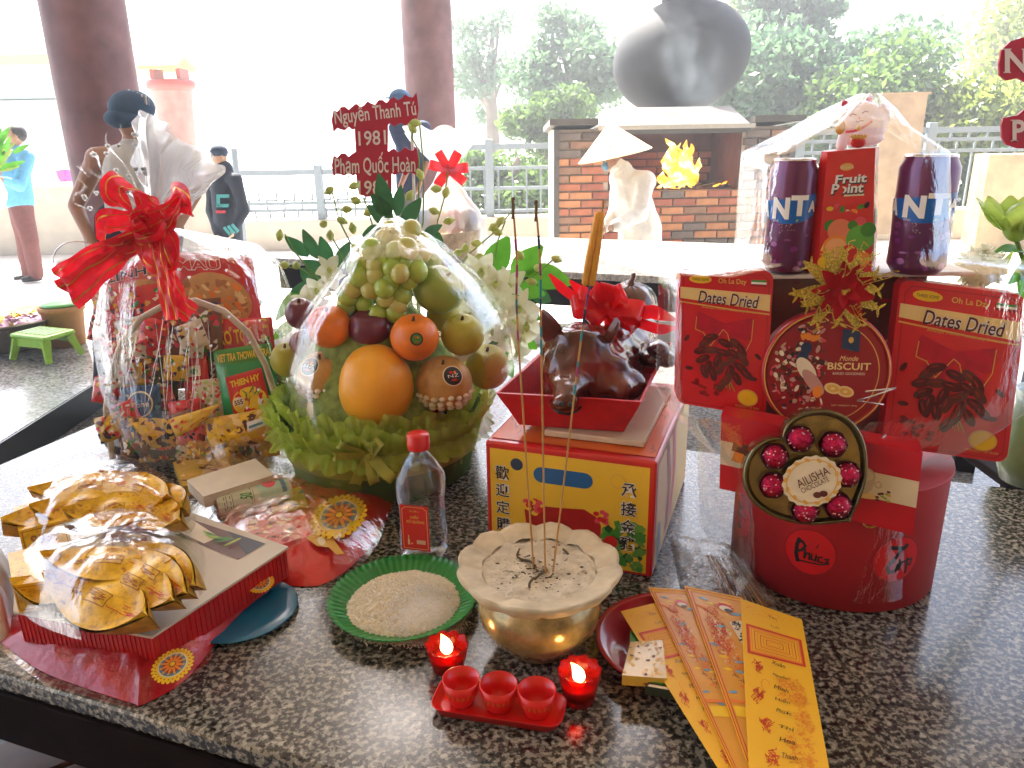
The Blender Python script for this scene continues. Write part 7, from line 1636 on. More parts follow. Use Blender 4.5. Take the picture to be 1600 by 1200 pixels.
def ingot(px, py, z, L, W_, yaw, tilt, label, roll=0):
    px += 10 if py > 840 else 4; py += 14 if py > 840 else 0
    c = T(px, py, z); Rm = Matrix.Rotation(R(yaw), 3, 'Z') @ Matrix.Rotation(R(tilt), 3, 'X') @ Matrix.Rotation(R(roll), 3, 'Y')
    t = thing('paper_ingot', label, 'paper ingot', c, IG); k_ = mpp(c); L *= k_ * 1.30; W_ *= k_ * 1.32; hh = W_ * .55
    def hull(u, v):     # u along, v across (-1..1)
        s = 2 * u - 1; w_ = W_ * .5 * max(0, 1 - abs(s) ** 1.9) ** .95 + .0008; vv = 2 * v - 1; x = L * .5 * s
        return c + Rm @ V((x, vv * w_, hh * (-1 + abs(vv) ** 2.2 * (1 - abs(s) ** 3 * .3)) + hh * .75 * s * s))
    def top(u, v):
        s = 2 * u - 1; w_ = (W_ * .5 * max(0, 1 - abs(s) ** 1.9) ** .95 + .0008) * .96; vv = 2 * v - 1; x = L * .5 * s
        dome = hh * .75 * math.exp(-(s / .42) ** 2 - (vv / .75) ** 2)
        return c + Rm @ V((x, vv * w_, -hh * .30 * (1 - vv * vv) + dome + hh * .72 * s * s + .0009 * noise.noise(V((u * 9, v * 5, px)))))
    MB().grid(hull, 26, 10, M_inghull).build('hull', t); MB().grid(top, 30, 12, M_ingot).build('domed_top', t)
    S = Surf(lambda u, v, h=0: top(u, v) + Rm @ V((0, 0, h + .0006)), L, W_, True)
    S.line([(.40, .38), (.60, .38), (.60, .62), (.40, .62), (.40, .38)], .006, M_ingd, .0004); scrib(S, .5, .5, .07, .08, 14, M_ingd, .006, int(px))
    for uu in (.25, .75): scrib(S, uu, .5, .06, .1, 14, K_red if uu > .5 else M_ingd, .005, int(py + uu * 10))
    S2 = Surf(lambda u, v, h=0: hull(.15 + .7 * u, .04 + .22 * v) + Rm @ V((0, -h, 0)), L * .7, W_ * .4, True); scrib(S2, .5, .5, .4, .3, 40, M_ingd, .005, int(px + 3)); S2.done('side_print', t)
    S.done('top_print', t)
z1_ = zt_ + .022
for a in ((152, 928, z1_ + .012, 185, 72, -28, 26, 'big gold ingot lying at the very front of the lower pack'), (205, 900, z1_ + .026, 170, 56, -32, 34, 'second gold ingot from the front of the lower pack'), (232, 884, z1_ + .034, 165, 50, -36, 40, 'third gold ingot of the lower pack, leaning on the second'),
          (256, 872, z1_ + .036, 150, 46, -40, 44, 'fourth gold ingot at the right end of the lower pack'), (165, 868, z1_ + .036, 170, 50, -6, 20, 'upper gold ingot lying across the back of the lower pack'), (82, 905, z1_ + .008, 96, 60, 12, 10, 'short stubby gold ingot at the left of the lower pack')): ingot(*a)
for a in ((88, 800, z1_ + .018, 120, 52, 48, 20, 'gold ingot standing at the left end of the upper pack'), (128, 792, z1_ + .028, 110, 46, 14, 30, 'gold ingot with a square seal at the left of the upper pack'), (178, 798, z1_ + .03, 110, 46, 12, 34, 'gold ingot with a square seal in the middle of the upper pack'), (240, 802, z1_ + .024, 120, 46, -34, 30, 'slanting gold ingot at the right of the upper pack'), (215, 766, z1_ + .034, 130, 44, -30, 30, 'gold ingot at the back right of the upper pack'), (140, 762, z1_ + .036, 130, 40, 16, 30, 'gold ingot at the back left of the upper pack'), (262, 782, z1_ + .03, 90, 40, -44, 30, 'dull brown-gold ingot at the right tip of the upper pack')): ingot(*a)
def bar(px4, za, zb, label, txt):
    q = [T(x, y, za) for x, y in px4]; t = thing('gold_bar', label, 'paper gold bar', sum(q, V((0, 0, 0))) / 4 - V((0, 0, 0)), IG); MB().prism(q, (0, 0, zb - za), M_ingot).build('body', t)
    up = V((0, 0, zb - za)); S = quad_surf(q[3] + up, q[2] + up, q[2], q[3]); S.n = (q[2] - q[3]).cross(V((0, 0, 1))).normalized()
    if S.n.dot(CAM - q[3]) < 0: S.n = -S.n
    S.line([(.06, .1), (.94, .1), (.94, .9), (.06, .9), (.06, .1)], .02, M_ingd, .0006); S.text(txt, .2, .3, .8, .7, M_ingd, .001, bold=.02); S.done('number_print', t)
bar([(22, 905), (75, 892), (84, 950), (30, 958)], zt_ + .004, zt_ + .045, 'small gold paper bar at the left corner of the lower pack', '9999'); bar([(30, 830), (100, 808), (112, 850), (38, 868)], zt_ + .004, zt_ + .045, 'gold paper bar printed with 9999 at the left of the upper pack', '9999')
M_vf = film('votive_film', base=-.07, fres=.30, white=.002, rough=.05, bump=.22, scale=16)
pillow('ingot_film', [(16, 905), (50, 868), (140, 830), (250, 822), (310, 850), (328, 885), (318, 925), (270, 960), (200, 990), (150, 1002), (100, 992), (40, 962)], zt_ + .006, .072, M_vf, 'clear plastic pack stretched over the lower gold ingots', 'plastic pack', amp=.005, seed=3, noisef=20)
pillow('ingot_film', [(24, 838), (32, 790), (80, 760), (180, 735), (240, 745), (300, 785), (300, 830), (250, 845), (160, 850), (60, 872)], zt_ + .006, .068, M_vf, 'clear plastic pack stretched over the upper gold ingots', 'plastic pack', amp=.005, seed=11, noisef=20)
# money bundle and rolled notes
zm_ = .862; q = [T(398, 716, zm_ + .022), T(428, 742, zm_ + .022), T(318, 776, zm_ + .022), T(292, 750, zm_ + .022)]; M_note = mat('banknote_cream', (.66, .58, .44), .55, var=.1, vs=30)
t = thing('paper_bundle', 'folded bundle of cream votive paper on top of the rolled notes', 'paper bundle', sum(q, V((0, 0, 0))) / 4 - V((0, 0, .022)))
for i in range(6): MB().prism([p + V((rnd.uniform(-.001, .001), rnd.uniform(-.001, .001), -.0036 * i)) for p in q], (0, 0, -.0032), M_note).build('folded_sheet', t)
ra, rb3 = T(338, 790, .858), T(452, 762, .858); t = thing('banknote_roll', 'flattened roll of green and pink votive banknotes below the cream bundle', 'banknotes', (ra + rb3) / 2)
ax_ = (rb3 - ra).normalized(); rr_ = .017; side = V((ax_.y, -ax_.x, 0))
def rollf(o_=0):
    def f(u, v):
        a = -PI * .55 + 2 * PI * v; return ra.lerp(rb3, u) + side * (rr_ + o_) * 1.25 * math.sin(a) + V((0, 0, (rr_ + o_) * math.cos(a)))
    return f
for i in range(4): MB().grid(rollf(-.0035 * i), 6, 28, M_note).build('note_layer', t)
S = Surf(lambda u, v, h=0: rollf(.0005 + h)(u, .08 + .52 * (1 - v)), (rb3 - ra).length, rr_ * 3.4, True)
S.rect(.02, .05, .98, .95, mat('note_tint', (.60, .62, .46), .5), .0002); S.rect(.55, .1, .95, .9, mat('note_green', (.42, .58, .45), .5), .0003); S.ell(.72, .6, .09, .07, K_pink, .0005); S.rect(.87, .1, .93, .9, K_slate, .0004)
for u in (.08, .16, .44): S.line([(u, .1), (u + .02, .8)], .008, K_black, .0005); S.line([(u + .03, .15), (u + .04, .5)], .006, K_brown, .0005)
S.text('50', .34, .2, .42, .55, K_green, .0006, bold=.02, rot=80); S.done('note_print', t)
# outer cellophane
pillow('outer_film', [(340, 915), (292, 850), (300, 740), (350, 722), (440, 722), (520, 742), (600, 768), (618, 776), (608, 800), (590, 850), (552, 893), (500, 922), (440, 925)], .8012, .058, film('outer_votive_film', base=-.06, fres=.44, white=.004, rough=.07, bump=.3, scale=22), 'crinkled cellophane over the bright red votive bag and the money', 'wrapping', amp=.007, seed=17, noisef=22)
pillow('outer_film', [(-4, 1010), (60, 1062), (130, 1086), (212, 1104), (262, 1078), (320, 1040), (352, 990), (440, 915), (447, 870), (300, 880), (100, 960), (12, 985)], .8012, .030, film('outer_votive_film'), 'crinkled cellophane round the dark red votive bag at the table corner', 'wrapping', amp=.006, seed=19, noisef=24)
pillow('plastic_bag', [(-60, 880), (0, 866), (22, 900), (20, 960), (12, 1000), (-60, 990)], .801, .05, mat('milky_plastic', (.70, .66, .64), .3, coat=.4, trans=.2), 'milky white plastic bag at the left edge beside the gold ingots', 'bag', amp=.01, seed=23)
# ================================================================ people
M_skin = mat('skin_tan', (.36, .18, .10), .5, var=.08, vs=12, sss=.1); M_skin2 = mat('skin_light', (.52, .31, .20), .5, var=.08, vs=12, sss=.1)
M_hair = mat('black_hair', (.015, .012, .010), .5, var=.3, vs=80); M_shoe = mat('dark_shoe', (.03, .03, .035), .5); M_sole = mat('white_sole', (.7, .7, .7), .5)
def person(label, y, J, skin, cloth, hk, vox=.012, foot_dir=(0, -1, 0)):
    """J: joint name -> (px, py[, dy]); body is one continuous mesh, clothes are separate shells"""
    P_ = {n: Yp(v[0], v[1], y + (v[2] if len(v) > 2 else 0)) for n, v in J.items()}
    z0 = min(p.z for p in P_.values()); hr = hk * mpp(P_['head'])
    t = thing('person', label, 'person', (P_['hip'].x, y, max(.15, P_['footL'].z - .04)))
    H = P_['head']; up = (H - P_['neck']).normalized(); f = V(foot_dir).normalized(); s = hr / .11
    parts = [('e', H, (hr * .80, hr * .86, hr * 1.08)), ('e', H - V((0, 0, hr * .55)) + f * hr * .25, (hr * .52, hr * .5, hr * .5)), ('c', H - up * hr * .6, P_['neck'], hr * .48, hr * .5), ('c', P_['neck'], P_['chest'], hr * .6, hr * 1.15), ('c', P_['shL'], P_['shR'], hr * .55, hr * .55), ('c', P_['chest'], P_['hip'], hr * 1.2, hr * 1.1),
             ('e', H + f * hr * .88 - V((0, 0, hr * .12)), (hr * .14, hr * .18, hr * .2))]
    for sd in 'LR':
        if 'el' + sd in P_:
            parts += [('c', P_['sh' + sd], P_['el' + sd], hr * .50, hr * .36), ('c', P_['el' + sd], P_['ha' + sd], hr * .36, hr * .24)]
            d = (P_['ha' + sd] - P_['el' + sd]).normalized(); h = P_['ha' + sd]; parts.append(('e', h + d * hr * .35, (hr * .28, hr * .2, hr * .38)))
            lt = d.cross(f); lt = lt.normalized() if lt.length > .01 else V((1, 0, 0))
            for q in range(4): b = h + d * hr * .55 + lt * hr * (.24 - .16 * q); parts.append(('c', b, b + d * hr * (.50 - .06 * abs(q - 1.4)) + f * hr * .12, hr * .085, hr * .07))
            parts.append(('c', h + d * hr * .15 + lt * hr * .28, h + d * hr * .55 + lt * hr * .48, hr * .10, hr * .08))
        parts += [('c', P_['hip'], P_['kn' + sd], hr * .78, hr * .52), ('c', P_['kn' + sd], P_['foot' + sd], hr * .50, hr * .30), ('c', P_['foot' + sd], P_['foot' + sd] + f * hr * 1.2 - V((0, 0, hr * .1)), hr * .32, hr * .24)]
    for sx in (-1, 1):
        sidev = f.cross(V((0, 0, 1))) * sx; parts.append(('e', H + sidev * hr * .82 - V((0, 0, hr * .1)), (hr * .14, hr * .2, hr * .26)))
    blobobj('body', blob(parts, vox * s, [skin], 3), t)
    g = MB()
    for sx in (-1, 1):
        e = H + f * hr * .80 + f.cross(V((0, 0, 1))) * sx * hr * .32 + V((0, 0, hr * .05)); g.ell(e, hr * .09, M_sole, 8); g.ell(e + f * hr * .06, hr * .05, M_hair, 6)
    bd_ = [o_ for o_ in t.children if o_.name.startswith('body')][0]; g.build('eyes', bd_); MB().ell(H + f * hr * .84 - V((0, 0, hr * .45)), (hr * .22, hr * .08, hr * .06), mat('lips', (.35, .08, .06), .5), 8).build('mouth', bd_)
    return t, P_, hr, f
def cloth(name, t, segs, m, vox): blobobj(name, blob([('c',) + s for s in segs], vox, [m], 4, noise_amp=(vox * .45, 11)), t)
def shoes(t, P_, hr, f):
    for sd in 'LR':
        b = P_['foot' + sd]; blobobj('shoe', blob([('c', b - f * hr * .2, b + f * hr * 1.35 - V((0, 0, hr * .08)), hr * .42, hr * .34)], hr * .1, [M_shoe], 2), t)
# boy with cap
fy = T(392, 474, .15).y
t, P_, hr, f = person('boy in a dark cap, printed navy hoodie and black shorts left of the railing', fy, dict(head=(343, 244), neck=(350, 263), chest=(350, 295), hip=(360, 380), shL=(333, 280, .1), shR=(368, 282, -.08), elR=(381, 330, -.08), haR=(364, 362, -.22), elL=(330, 330, .1), haL=(340, 368, -.1), knL=(372, 425, .06), knR=(382, 425, -.06), footL=(392, 470, .06), footR=(402, 472, -.06)), M_skin2, None, 14, foot_dir=(-.8, -.6, 0))
M_hood = mat('navy_hoodie', (.020, .028, .045), .8, var=.2); M_tealp = mat('teal_print', (.08, .42, .42), .6)
cloth('hoodie', t, [(P_['neck'], P_['chest'], hr * .95, hr * 1.45), (P_['chest'], P_['hip'], hr * 1.5, hr * 1.5), (P_['shL'], P_['shR'], hr * .8, hr * .8), (P_['shR'], P_['elR'], hr * .78, hr * .62), (P_['elR'], P_['haR'], hr * .62, hr * .42), (P_['shL'], P_['elL'], hr * .78, hr * .6), (P_['elL'], P_['haL'], hr * .6, hr * .42)], M_hood, hr * .16)
cloth('shorts', t, [(P_['hip'], P_['knL'] - V((0, 0, -.03)), hr * 1.35, hr * .95), (P_['hip'], P_['knR'] - V((0, 0, -.03)), hr * 1.35, hr * .95)], mat('black_shorts', (.015, .015, .02), .8), hr * .16)
cp2 = P_['head'] + V((0, 0, hr * .45)); cap_m = mat('dark_blue_cap', (.03, .05, .09), .8)
MB().ell(cp2, (hr * .98, hr * 1.0, hr * .80), cap_m, 20).ell(cp2 + f * hr * .95 - V((0, 0, hr * .05)), (hr * .6, hr * .5, hr * .08), cap_m, 14).build('cap', t)
hp_ = lambda x, y, d: Yp(x, y, fy - hr * d)
g = MB()
for x0, x1, ya_, yb2 in ((338, 356, 304, 309), (338, 343, 309, 324), (338, 356, 319, 324)): g.prism([hp_(x0, ya_, 1.62), hp_(x1, ya_, 1.62), hp_(x1, yb2, 1.62), hp_(x0, yb2, 1.62)], (0, .03, 0), M_tealp)
g.prism([hp_(337, 329, 1.6), hp_(352, 329, 1.6), hp_(352, 333, 1.6), hp_(337, 333, 1.6)], (0, .03, 0), K_pink); g.build('chest_print', t)
g = MB(); h_ = P_['haR'] + V((0, -hr * .5, .02)); 
for dx in (-.5, 0, .5): g.box(h_ + V((dx * hr * .9, 0, dx * hr * .3)), (hr * .28, hr * .2, hr * 1.0), M_tealp, Matrix.Rotation(R(-35), 3, 'Y'))
g.build('sleeve_print', t); shoes(t, P_, hr, f)
# person in blue at the left edge
fy = T(50, 438, .15).y
t, P_, hr, f = person('person in a light blue shirt and maroon trousers carrying greenery at the left edge', fy, dict(head=(24, 212), neck=(20, 234), chest=(22, 258), hip=(30, 312), shL=(0, 245, .1), shR=(42, 246, -.05), elR=(30, 290, -.2), haR=(6, 282, -.35), elL=(-14, 285, -.05), haL=(-2, 270, -.3), knL=(38, 372, .1), knR=(46, 374, -.06), footL=(46, 432, .12), footR=(58, 434, -.06)), M_skin, None, 14, foot_dir=(-.8, -.5, 0))
cloth('shirt', t, [(P_['neck'], P_['chest'], hr * .9, hr * 1.45), (P_['chest'], P_['hip'], hr * 1.5, hr * 1.55), (P_['shL'], P_['shR'], hr * .85, hr * .85), (P_['shR'], P_['elR'], hr * .85, hr * .7), (P_['elR'], P_['haR'], hr * .7, hr * .45), (P_['shL'], P_['elL'], hr * .8, hr * .6)], mat('light_blue_shirt', (.10, .33, .62), .8, var=.15), hr * .16)
cloth('trousers', t, [(P_['hip'], P_['knL'], hr * 1.35, hr * .95), (P_['knL'], P_['footL'] + V((0, 0, .04)), hr * .95, hr * .8), (P_['hip'], P_['knR'], hr * 1.35, hr * .95), (P_['knR'], P_['footR'] + V((0, 0, .04)), hr * .95, hr * .8)], mat('maroon_trousers', (.14, .045, .04), .8, var=.2), hr * .16)
MB().ell(P_['head'] + V((hr * .15, hr * .2, hr * .2)), (hr * .95, hr * 1.0, hr * .98), M_hair, 18).build('hair', t); shoes(t, P_, hr, f)
bq = P_['haR'] + V((-.02, -.12, .05)); fl2 = thing('greenery_bunch', 'bunch of green leaves and white blooms held by the blue-shirted person', 'bouquet', bq)
g = MB()
for i in range(90): d = V((rnd.uniform(-.6, .5), rnd.uniform(-.4, .3), rnd.uniform(.2, 1))).normalized(); g.leaf(bq + d * rnd.uniform(.05, .3), d + V((rnd.uniform(-.5, .5), 0, 0)), (0, -1, .2), .14, .05, rnd.choice((M_broad, M_bud, M_broad)), .3)
g.build('leaves', fl2, kind='stuff')
g = MB()
for i in range(9): g.ell(bq + V((rnd.uniform(-.15, .1), -.1, rnd.uniform(0, .35))), .03, M_pet, 8)
g.build('blooms', fl2, kind='stuff'); MB().tube([bq + V((0, 0, .1)), bq - V((0, 0, .12))], [.05, .03], M_gstem, 10).build('stems', fl2)
wb = P_['haL'] + V((.02, -.2, -.15)); MB().ell(wb, (.13, .08, .16), mat('carrier_white', (.75, .76, .78), .4), 16, mod=lambda d: 1 + .12 * noise.noise(d * 3)).build('carrier_bag', label='white carrier bag hanging from the hand of the blue-shirted person', cat='bag')
# man in dark cap behind the snack hamper
fy = 3.35
t, P_, hr, f = person('man in a dark blue cap behind the snack hamper, holding a red bucket', fy, dict(head=(208, 182), neck=(212, 222), chest=(214, 270), hip=(218, 350), shL=(152, 248), shR=(285, 240), elL=(118, 322), haL=(146, 385, -.12), elR=(305, 300), haR=(262, 380, -.15), knL=(175, 470), knR=(250, 470), footL=(165, 590), footR=(262, 590)), M_skin, None, 34, foot_dir=(.2, 1, 0))
cloth('vest', t, [(P_['neck'] - V((0, 0, .03)), P_['chest'], hr * .75, hr * 1.45), (P_['chest'], P_['hip'] + V((0, 0, .05)), hr * 1.5, hr * 1.4), (P_['shL'].lerp(P_['shR'], .25), P_['shL'].lerp(P_['shR'], .75), hr * .62, hr * .62)], mat('pale_vest', (.52, .50, .46), .85, var=.1), hr * .13)
cloth('trousers', t, [(P_['hip'] + V((-.08, 0, 0)), P_['knL'], hr * 1.15, hr * .85), (P_['knL'], P_['footL'], hr * .85, hr * .6), (P_['hip'] + V((.08, 0, 0)), P_['knR'], hr * 1.15, hr * .85), (P_['knR'], P_['footR'], hr * .85, hr * .6)], mat('black_trousers', (.02, .02, .03), .8), hr * .13)
cpm = mat('washed_blue_cap', (.045, .085, .14), .85, var=.1); ch_ = P_['head'] + V((0, 0, hr * .38))
MB().ell(ch_, (hr * 1.0, hr * 1.05, hr * .78), cpm, 24).ell(ch_ + V((-hr * .2, -hr * .3, -hr * .45)), (hr * .95, hr * .9, hr * .5), cpm, 20).build('cap', t)
g = MB()
for i in range(11): g.tube([ch_ + V((hr * (.05 + .09 * i), -hr * .3, hr * (.80 - .035 * i))), ch_ + V((hr * (.12 + .09 * i), -hr * .5, hr * (.52 - .045 * i)))], hr * .034, M_sole if i % 2 else mat('grey_stripe', (.25, .26, .28), .8), 6)
g.build('striped_band', t)
M_bk = mat('red_bucket_plastic', (.60, .02, .03), .35); ho = P_['haL'] + V((-.04, -.05, -.10)); bkt = thing('red_bucket', 'red plastic bucket with a white rim held by the man in the dark cap', 'bucket', ho - V((0, 0, .16)))
MB().lathe([(.0005, -.10), (.06, -.10), (.085, .04), (.08, .04), (.055, -.09), (.0005, -.09)], M_bk, ho, 32).build('pail', bkt); MB().lathe([(.082, .038), (.094, .045), (.088, .052), (.080, .045)], M_sole, ho, 32).build('rim', bkt)
MB().tube([ho + V((.11 * math.cos(a), 0, .04 + .09 * math.sin(a))) for a in [PI * i / 10 for i in range(11)]], .003, M_al, 6).build('handle', bkt)
# furnace worker with conical hat
fy = 5.75
t, P_, hr, f = person('furnace worker in a cream coat and conical straw hat facing left', fy, dict(head=(957, 252), neck=(972, 268), chest=(985, 298), hip=(1000, 360), shL=(968, 280, .12), shR=(1008, 284, -.1), elR=(1000, 335, -.25), haR=(962, 352, -.45), elL=(962, 330, .1), haL=(946, 356, -.1), knL=(1000, 430, .06), knR=(1004, 430, -.06), footL=(1004, 484, .06), footR=(1000, 486, -.06)), M_skin, None, 16, foot_dir=(-1, -.15, 0))
M_coat = mat('cream_coat', (.80, .76, .68), .85, var=.12, vs=5, bump=1, bs=9, bd=.04)
cloth('coat', t, [(P_['neck'], P_['chest'], hr * 1.1, hr * 1.7), (P_['chest'], P_['hip'], hr * 1.75, hr * 2.2), (P_['hip'], P_['hip'] - V((0, 0, .3)), hr * 2.2, hr * 2.3), (P_['shL'], P_['shR'], hr * 1.1, hr * 1.1), (P_['shR'], P_['elR'], hr * .95, hr * .8), (P_['elR'], P_['haR'], hr * .8, hr * .6), (P_['shL'], P_['elL'], hr * .9, hr * .7), (P_['elL'], P_['haL'], hr * .7, hr * .5)], M_coat, hr * .15)
cloth('trousers', t, [(P_['hip'], P_['knL'], hr * 1.2, hr * .9), (P_['knL'], P_['footL'], hr * .9, hr * .7), (P_['hip'], P_['knR'], hr * 1.2, hr * .9), (P_['knR'], P_['footR'], hr * .9, hr * .7)], mat('grey_trousers', (.2, .2, .2), .8), hr * .16)
MB().ell(P_['head'] + f * hr * .6 - V((0, 0, hr * .4)), (hr * .5, hr * .55, hr * .5), mat('blue_mask', (.12, .25, .38), .8), 14).build('face_mask', t)
MB().ell(P_['head'] + V((hr * .5, 0, -hr * .5)), (hr * 1.0, hr * .95, hr * .8), M_coat, 16).build('neck_scarf', t)
ap = Yp(952, 190, fy); rim_c = Yp(961, 243, fy); hrad = 59 * mpp(ap); Ms = (ap - rim_c).normalized().to_track_quat('Z', 'Y').to_matrix(); hgt_ = (ap - rim_c).length
M_straw = mat('straw_hat', (.66, .50, .28), .7, var=.12, vs=30, bump=.4, bs=60)
hat2 = [(hrad, 0), (hrad * .985, hgt_ * .02)] + [(hrad * (1 - i / 9), hgt_ * (i / 9)) for i in range(1, 9)] + [(.003, hgt_)]
MB().lathe(hat2, M_straw, rim_c, 40, Ms, close=False).lathe([(hrad * .97, -.002), (.01, hgt_ * .9)], M_straw, rim_c, 40, Ms).build('conical_hat', t)
hn = V((-.1, -1, .6)).normalized(); S = frame(Yp(964, 227, fy - hrad * .62), V((0, -.75, .65)), .12, .12); S.text('Bà', .3, .55, .7, .85, K_brown, .004, rot=-6, bold=.02); S.text('Nhuế', .1, .2, .95, .5, K_brown, .004, rot=-6, bold=.02); S.done('hat_lettering', t)
# person mostly hidden behind the name sign
fy = 4.85
t, P_, hr, f = person('person in a blue cap half behind the red name sign', fy, dict(head=(625, 160), neck=(632, 182), chest=(640, 215), hip=(640, 290), shL=(618, 200), shR=(662, 200), elL=(640, 255, -.1), haL=(628, 286, -.2), elR=(668, 250), haR=(655, 290, -.1), knL=(630, 370), knR=(650, 370), footL=(630, 455), footR=(650, 455)), M_skin, None, 17, foot_dir=(-.9, -.2, 0))
cloth('shirt', t, [(P_['neck'], P_['chest'], hr * .8, hr * 1.3), (P_['chest'], P_['hip'], hr * 1.3, hr * 1.3), (P_['shL'], P_['shR'], hr * .7, hr * .7), (P_['shL'], P_['elL'], hr * .7, hr * .5), (P_['shR'], P_['elR'], hr * .7, hr * .5)], mat('dark_blue_shirt', (.04, .06, .13), .8), hr * .16)
cloth('trousers', t, [(P_['hip'], P_['knL'], hr * 1.1, hr * .8), (P_['knL'], P_['footL'], hr * .8, hr * .6), (P_['hip'], P_['knR'], hr * 1.1, hr * .8), (P_['knR'], P_['footR'], hr * .8, hr * .6)], mat('grey_trousers'), hr * .16)
MB().ell(P_['head'] + V((0, 0, hr * .35)), (hr, hr, hr * .85), mat('blue_cap', (.05, .14, .28), .8), 18).ell(P_['head'] + f * hr + V((0, 0, hr * .4)), (hr * .6, hr * .5, hr * .08), mat('blue_cap'), 12).build('cap', t)
# ================================================================ things on the floor at left
M_gst = mat('green_stool_plastic', (.25, .52, .02), .35, coat=.2)
c = T(75, 560, .15); k_ = mpp(c); w_ = 76 * k_
st = thing('plastic_stool', 'small bright green plastic stool beside the metal basin', 'stool', c)
RS = Matrix.Rotation(R(-22), 3, 'Z'); hs = 40 * k_
MB().box(c + V((0, 0, hs)), (w_, w_ * .72, .03), M_gst, RS, bev=.012).build('seat', st)
g = MB()
for i in range(7): g.box(c + RS @ V((-w_ * .36 + w_ * .12 * i, 0, hs + .017)), (w_ * .05, w_ * .5, .004), mat('stool_slots', (.55, .70, .50), .4), RS)
g.build('slotted_pad', st)
for sx in (-1, 1):
    for sy in (-1, 1):
        a = c + RS @ V((sx * w_ * .40, sy * w_ * .27, hs - .02)); b = c + RS @ V((sx * w_ * .52, sy * w_ * .38, .012)); MB().tube([a, a.lerp(b, .5), b], [.034, .026, .022], M_gst, 4, smooth=False).build('leg', st)
for sy in (-1, 1): MB().box(c + RS @ V((0, sy * w_ * .31, hs - .035)), (w_ * .8, .012, .05), M_gst, RS).build('apron', st)
c = T(18, 540, .15); k_ = mpp(c); rr3 = 82 * k_; M_alu = mat('dull_aluminium', (.42, .38, .32), .35, metal=.8, var=.15)
bs_ = thing('metal_basin', 'wide shallow metal basin of yellow and pink petals on the floor', 'basin', c)
hz = 46 * k_
MB().lathe([(.0005, .002), (rr3 * .62, .002), (rr3 * .8, hz * .35), (rr3 * .97, hz * .95), (rr3 * 1.05, hz), (rr3 * 1.04, hz * 1.04), (rr3 * .95, hz), (rr3 * .78, hz * .4), (.0005, hz * .35)], M_alu, c, 56).build('bowl', bs_)
g = MB()
for i in range(380): a, q = rnd.uniform(0, 6.28), rr3 * .86 * math.sqrt(rnd.random()); g.leaf(c + V((q * math.cos(a), q * math.sin(a), hz * .72 + rnd.uniform(0, .04))), (rnd.uniform(-1, 1), rnd.uniform(-1, 1), rnd.uniform(0, .7)), (0, 0, 1), .05, .04, (mat('petal_yellow', (.75, .55, .05), .6) if math.cos(a) < .3 else mat('petal_pink', (.65, .42, .58), .6)), .4)
g.build('petals', label='yellow and pink flower petals heaped in the metal basin', cat='petals', kind='stuff')
c = T(108, 538, .15); k_ = mpp(c); r4 = 30 * k_
pt = thing('plant_pot', 'orange-brown plant pot with a green tray on top beside the stool', 'pot', c); hz = 62 * k_
MB().lathe([(.0005, .002), (r4 * .8, .002), (r4 * 1.0, hz * .88), (r4 * 1.1, hz * .89), (r4 * 1.1, hz), (r4 * .98, hz), (r4 * .95, hz * .8), (.0005, hz * .78)], mat('terracotta', (.42, .20, .06), .7), c, 40).build('pot_body', pt)
MB().lathe([(.0005, hz + .002), (r4 * .9, hz + .002), (r4 * .94, hz + .012), (.0005, hz + .012)], mat('green_lid', (.12, .40, .10), .4), c, 32).build('green_tray', pt)
# ================================================================ white-wrapped hamper on the rear table
yb4 = 3.95; c = Yp(700, 385, yb4); c.z = .8; k_ = mpp(c); M_wf = film('white_wrap_film', base=.12, fres=.7, white=.5, rough=.2, bump=.5, scale=10)
wh = thing('white_hamper', 'basket wrapped in whitish film with a red bow on the rear table', 'basket', c)
M_wick2 = mat('light_wicker', (.50, .38, .24), .8, var=.3, vs=50, bump=.6, bs=90)
MB().lathe([(.0005, .801), (44 * k_, .801), (52 * k_, .8 + 48 * k_), (49 * k_, .8 + 48 * k_), (40 * k_, .81), (.0005, .81)], M_wick2, (c.x, c.y, 0), 48, mod=lambda th, r_, z, i: (r_ * (1 + .02 * math.sin(th * 30)), z)).build('wicker_base', wh)
def whf(u, v):
    th = 2 * PI * u; z = .8 + v * 195 * k_; prof_ = [50, 58, 60, 58, 50, 34, 18, 9, 26, 44, 56]; q = v * (len(prof_) - 1); i = min(int(q), len(prof_) - 2); r_ = (prof_[i] * (1 - q + i) + prof_[i + 1] * (q - i)) * k_
    r_ *= 1 + .10 * math.sin(th * 9) * (v > .5) + .05 * noise.noise(V((math.cos(th) * 4, math.sin(th) * 4, v * 6)))
    return V((c.x + r_ * math.cos(th) + (v > .7) * 0, c.y + r_ * math.sin(th) * .5, z + .02 * math.sin(th * 5) * (v > .9)))
MB().grid(whf, 80, 40, M_wf).build('film_wrap', wh)
kb = V((c.x + 8 * k_, c.y - .08, .8 + 138 * k_))
for dx, dz in ((-1, .3), (-.5, .9), (.5, .8), (1, .1), (.9, -.7), (-.4, -.5)): ribbon(loop_path(kb, (dx, -.2, dz), (0, -1, .3), 30 * k_, 7 * k_), 12 * k_, V((dx, -.2, dz)).cross(V((0, -1, .3))), M_shiny).build('bow_loop', wh)
for i, m_ in enumerate((M_pk['navy'], M_pk['yellow'], M_pk['pinkred'], M_pk['brown'])): MB().ell((c.x + (i - 1.5) * 22 * k_, c.y - .02, .8 + 60 * k_), (16 * k_, 14 * k_, 20 * k_), m_, 12).build('wrapped_item', wh)
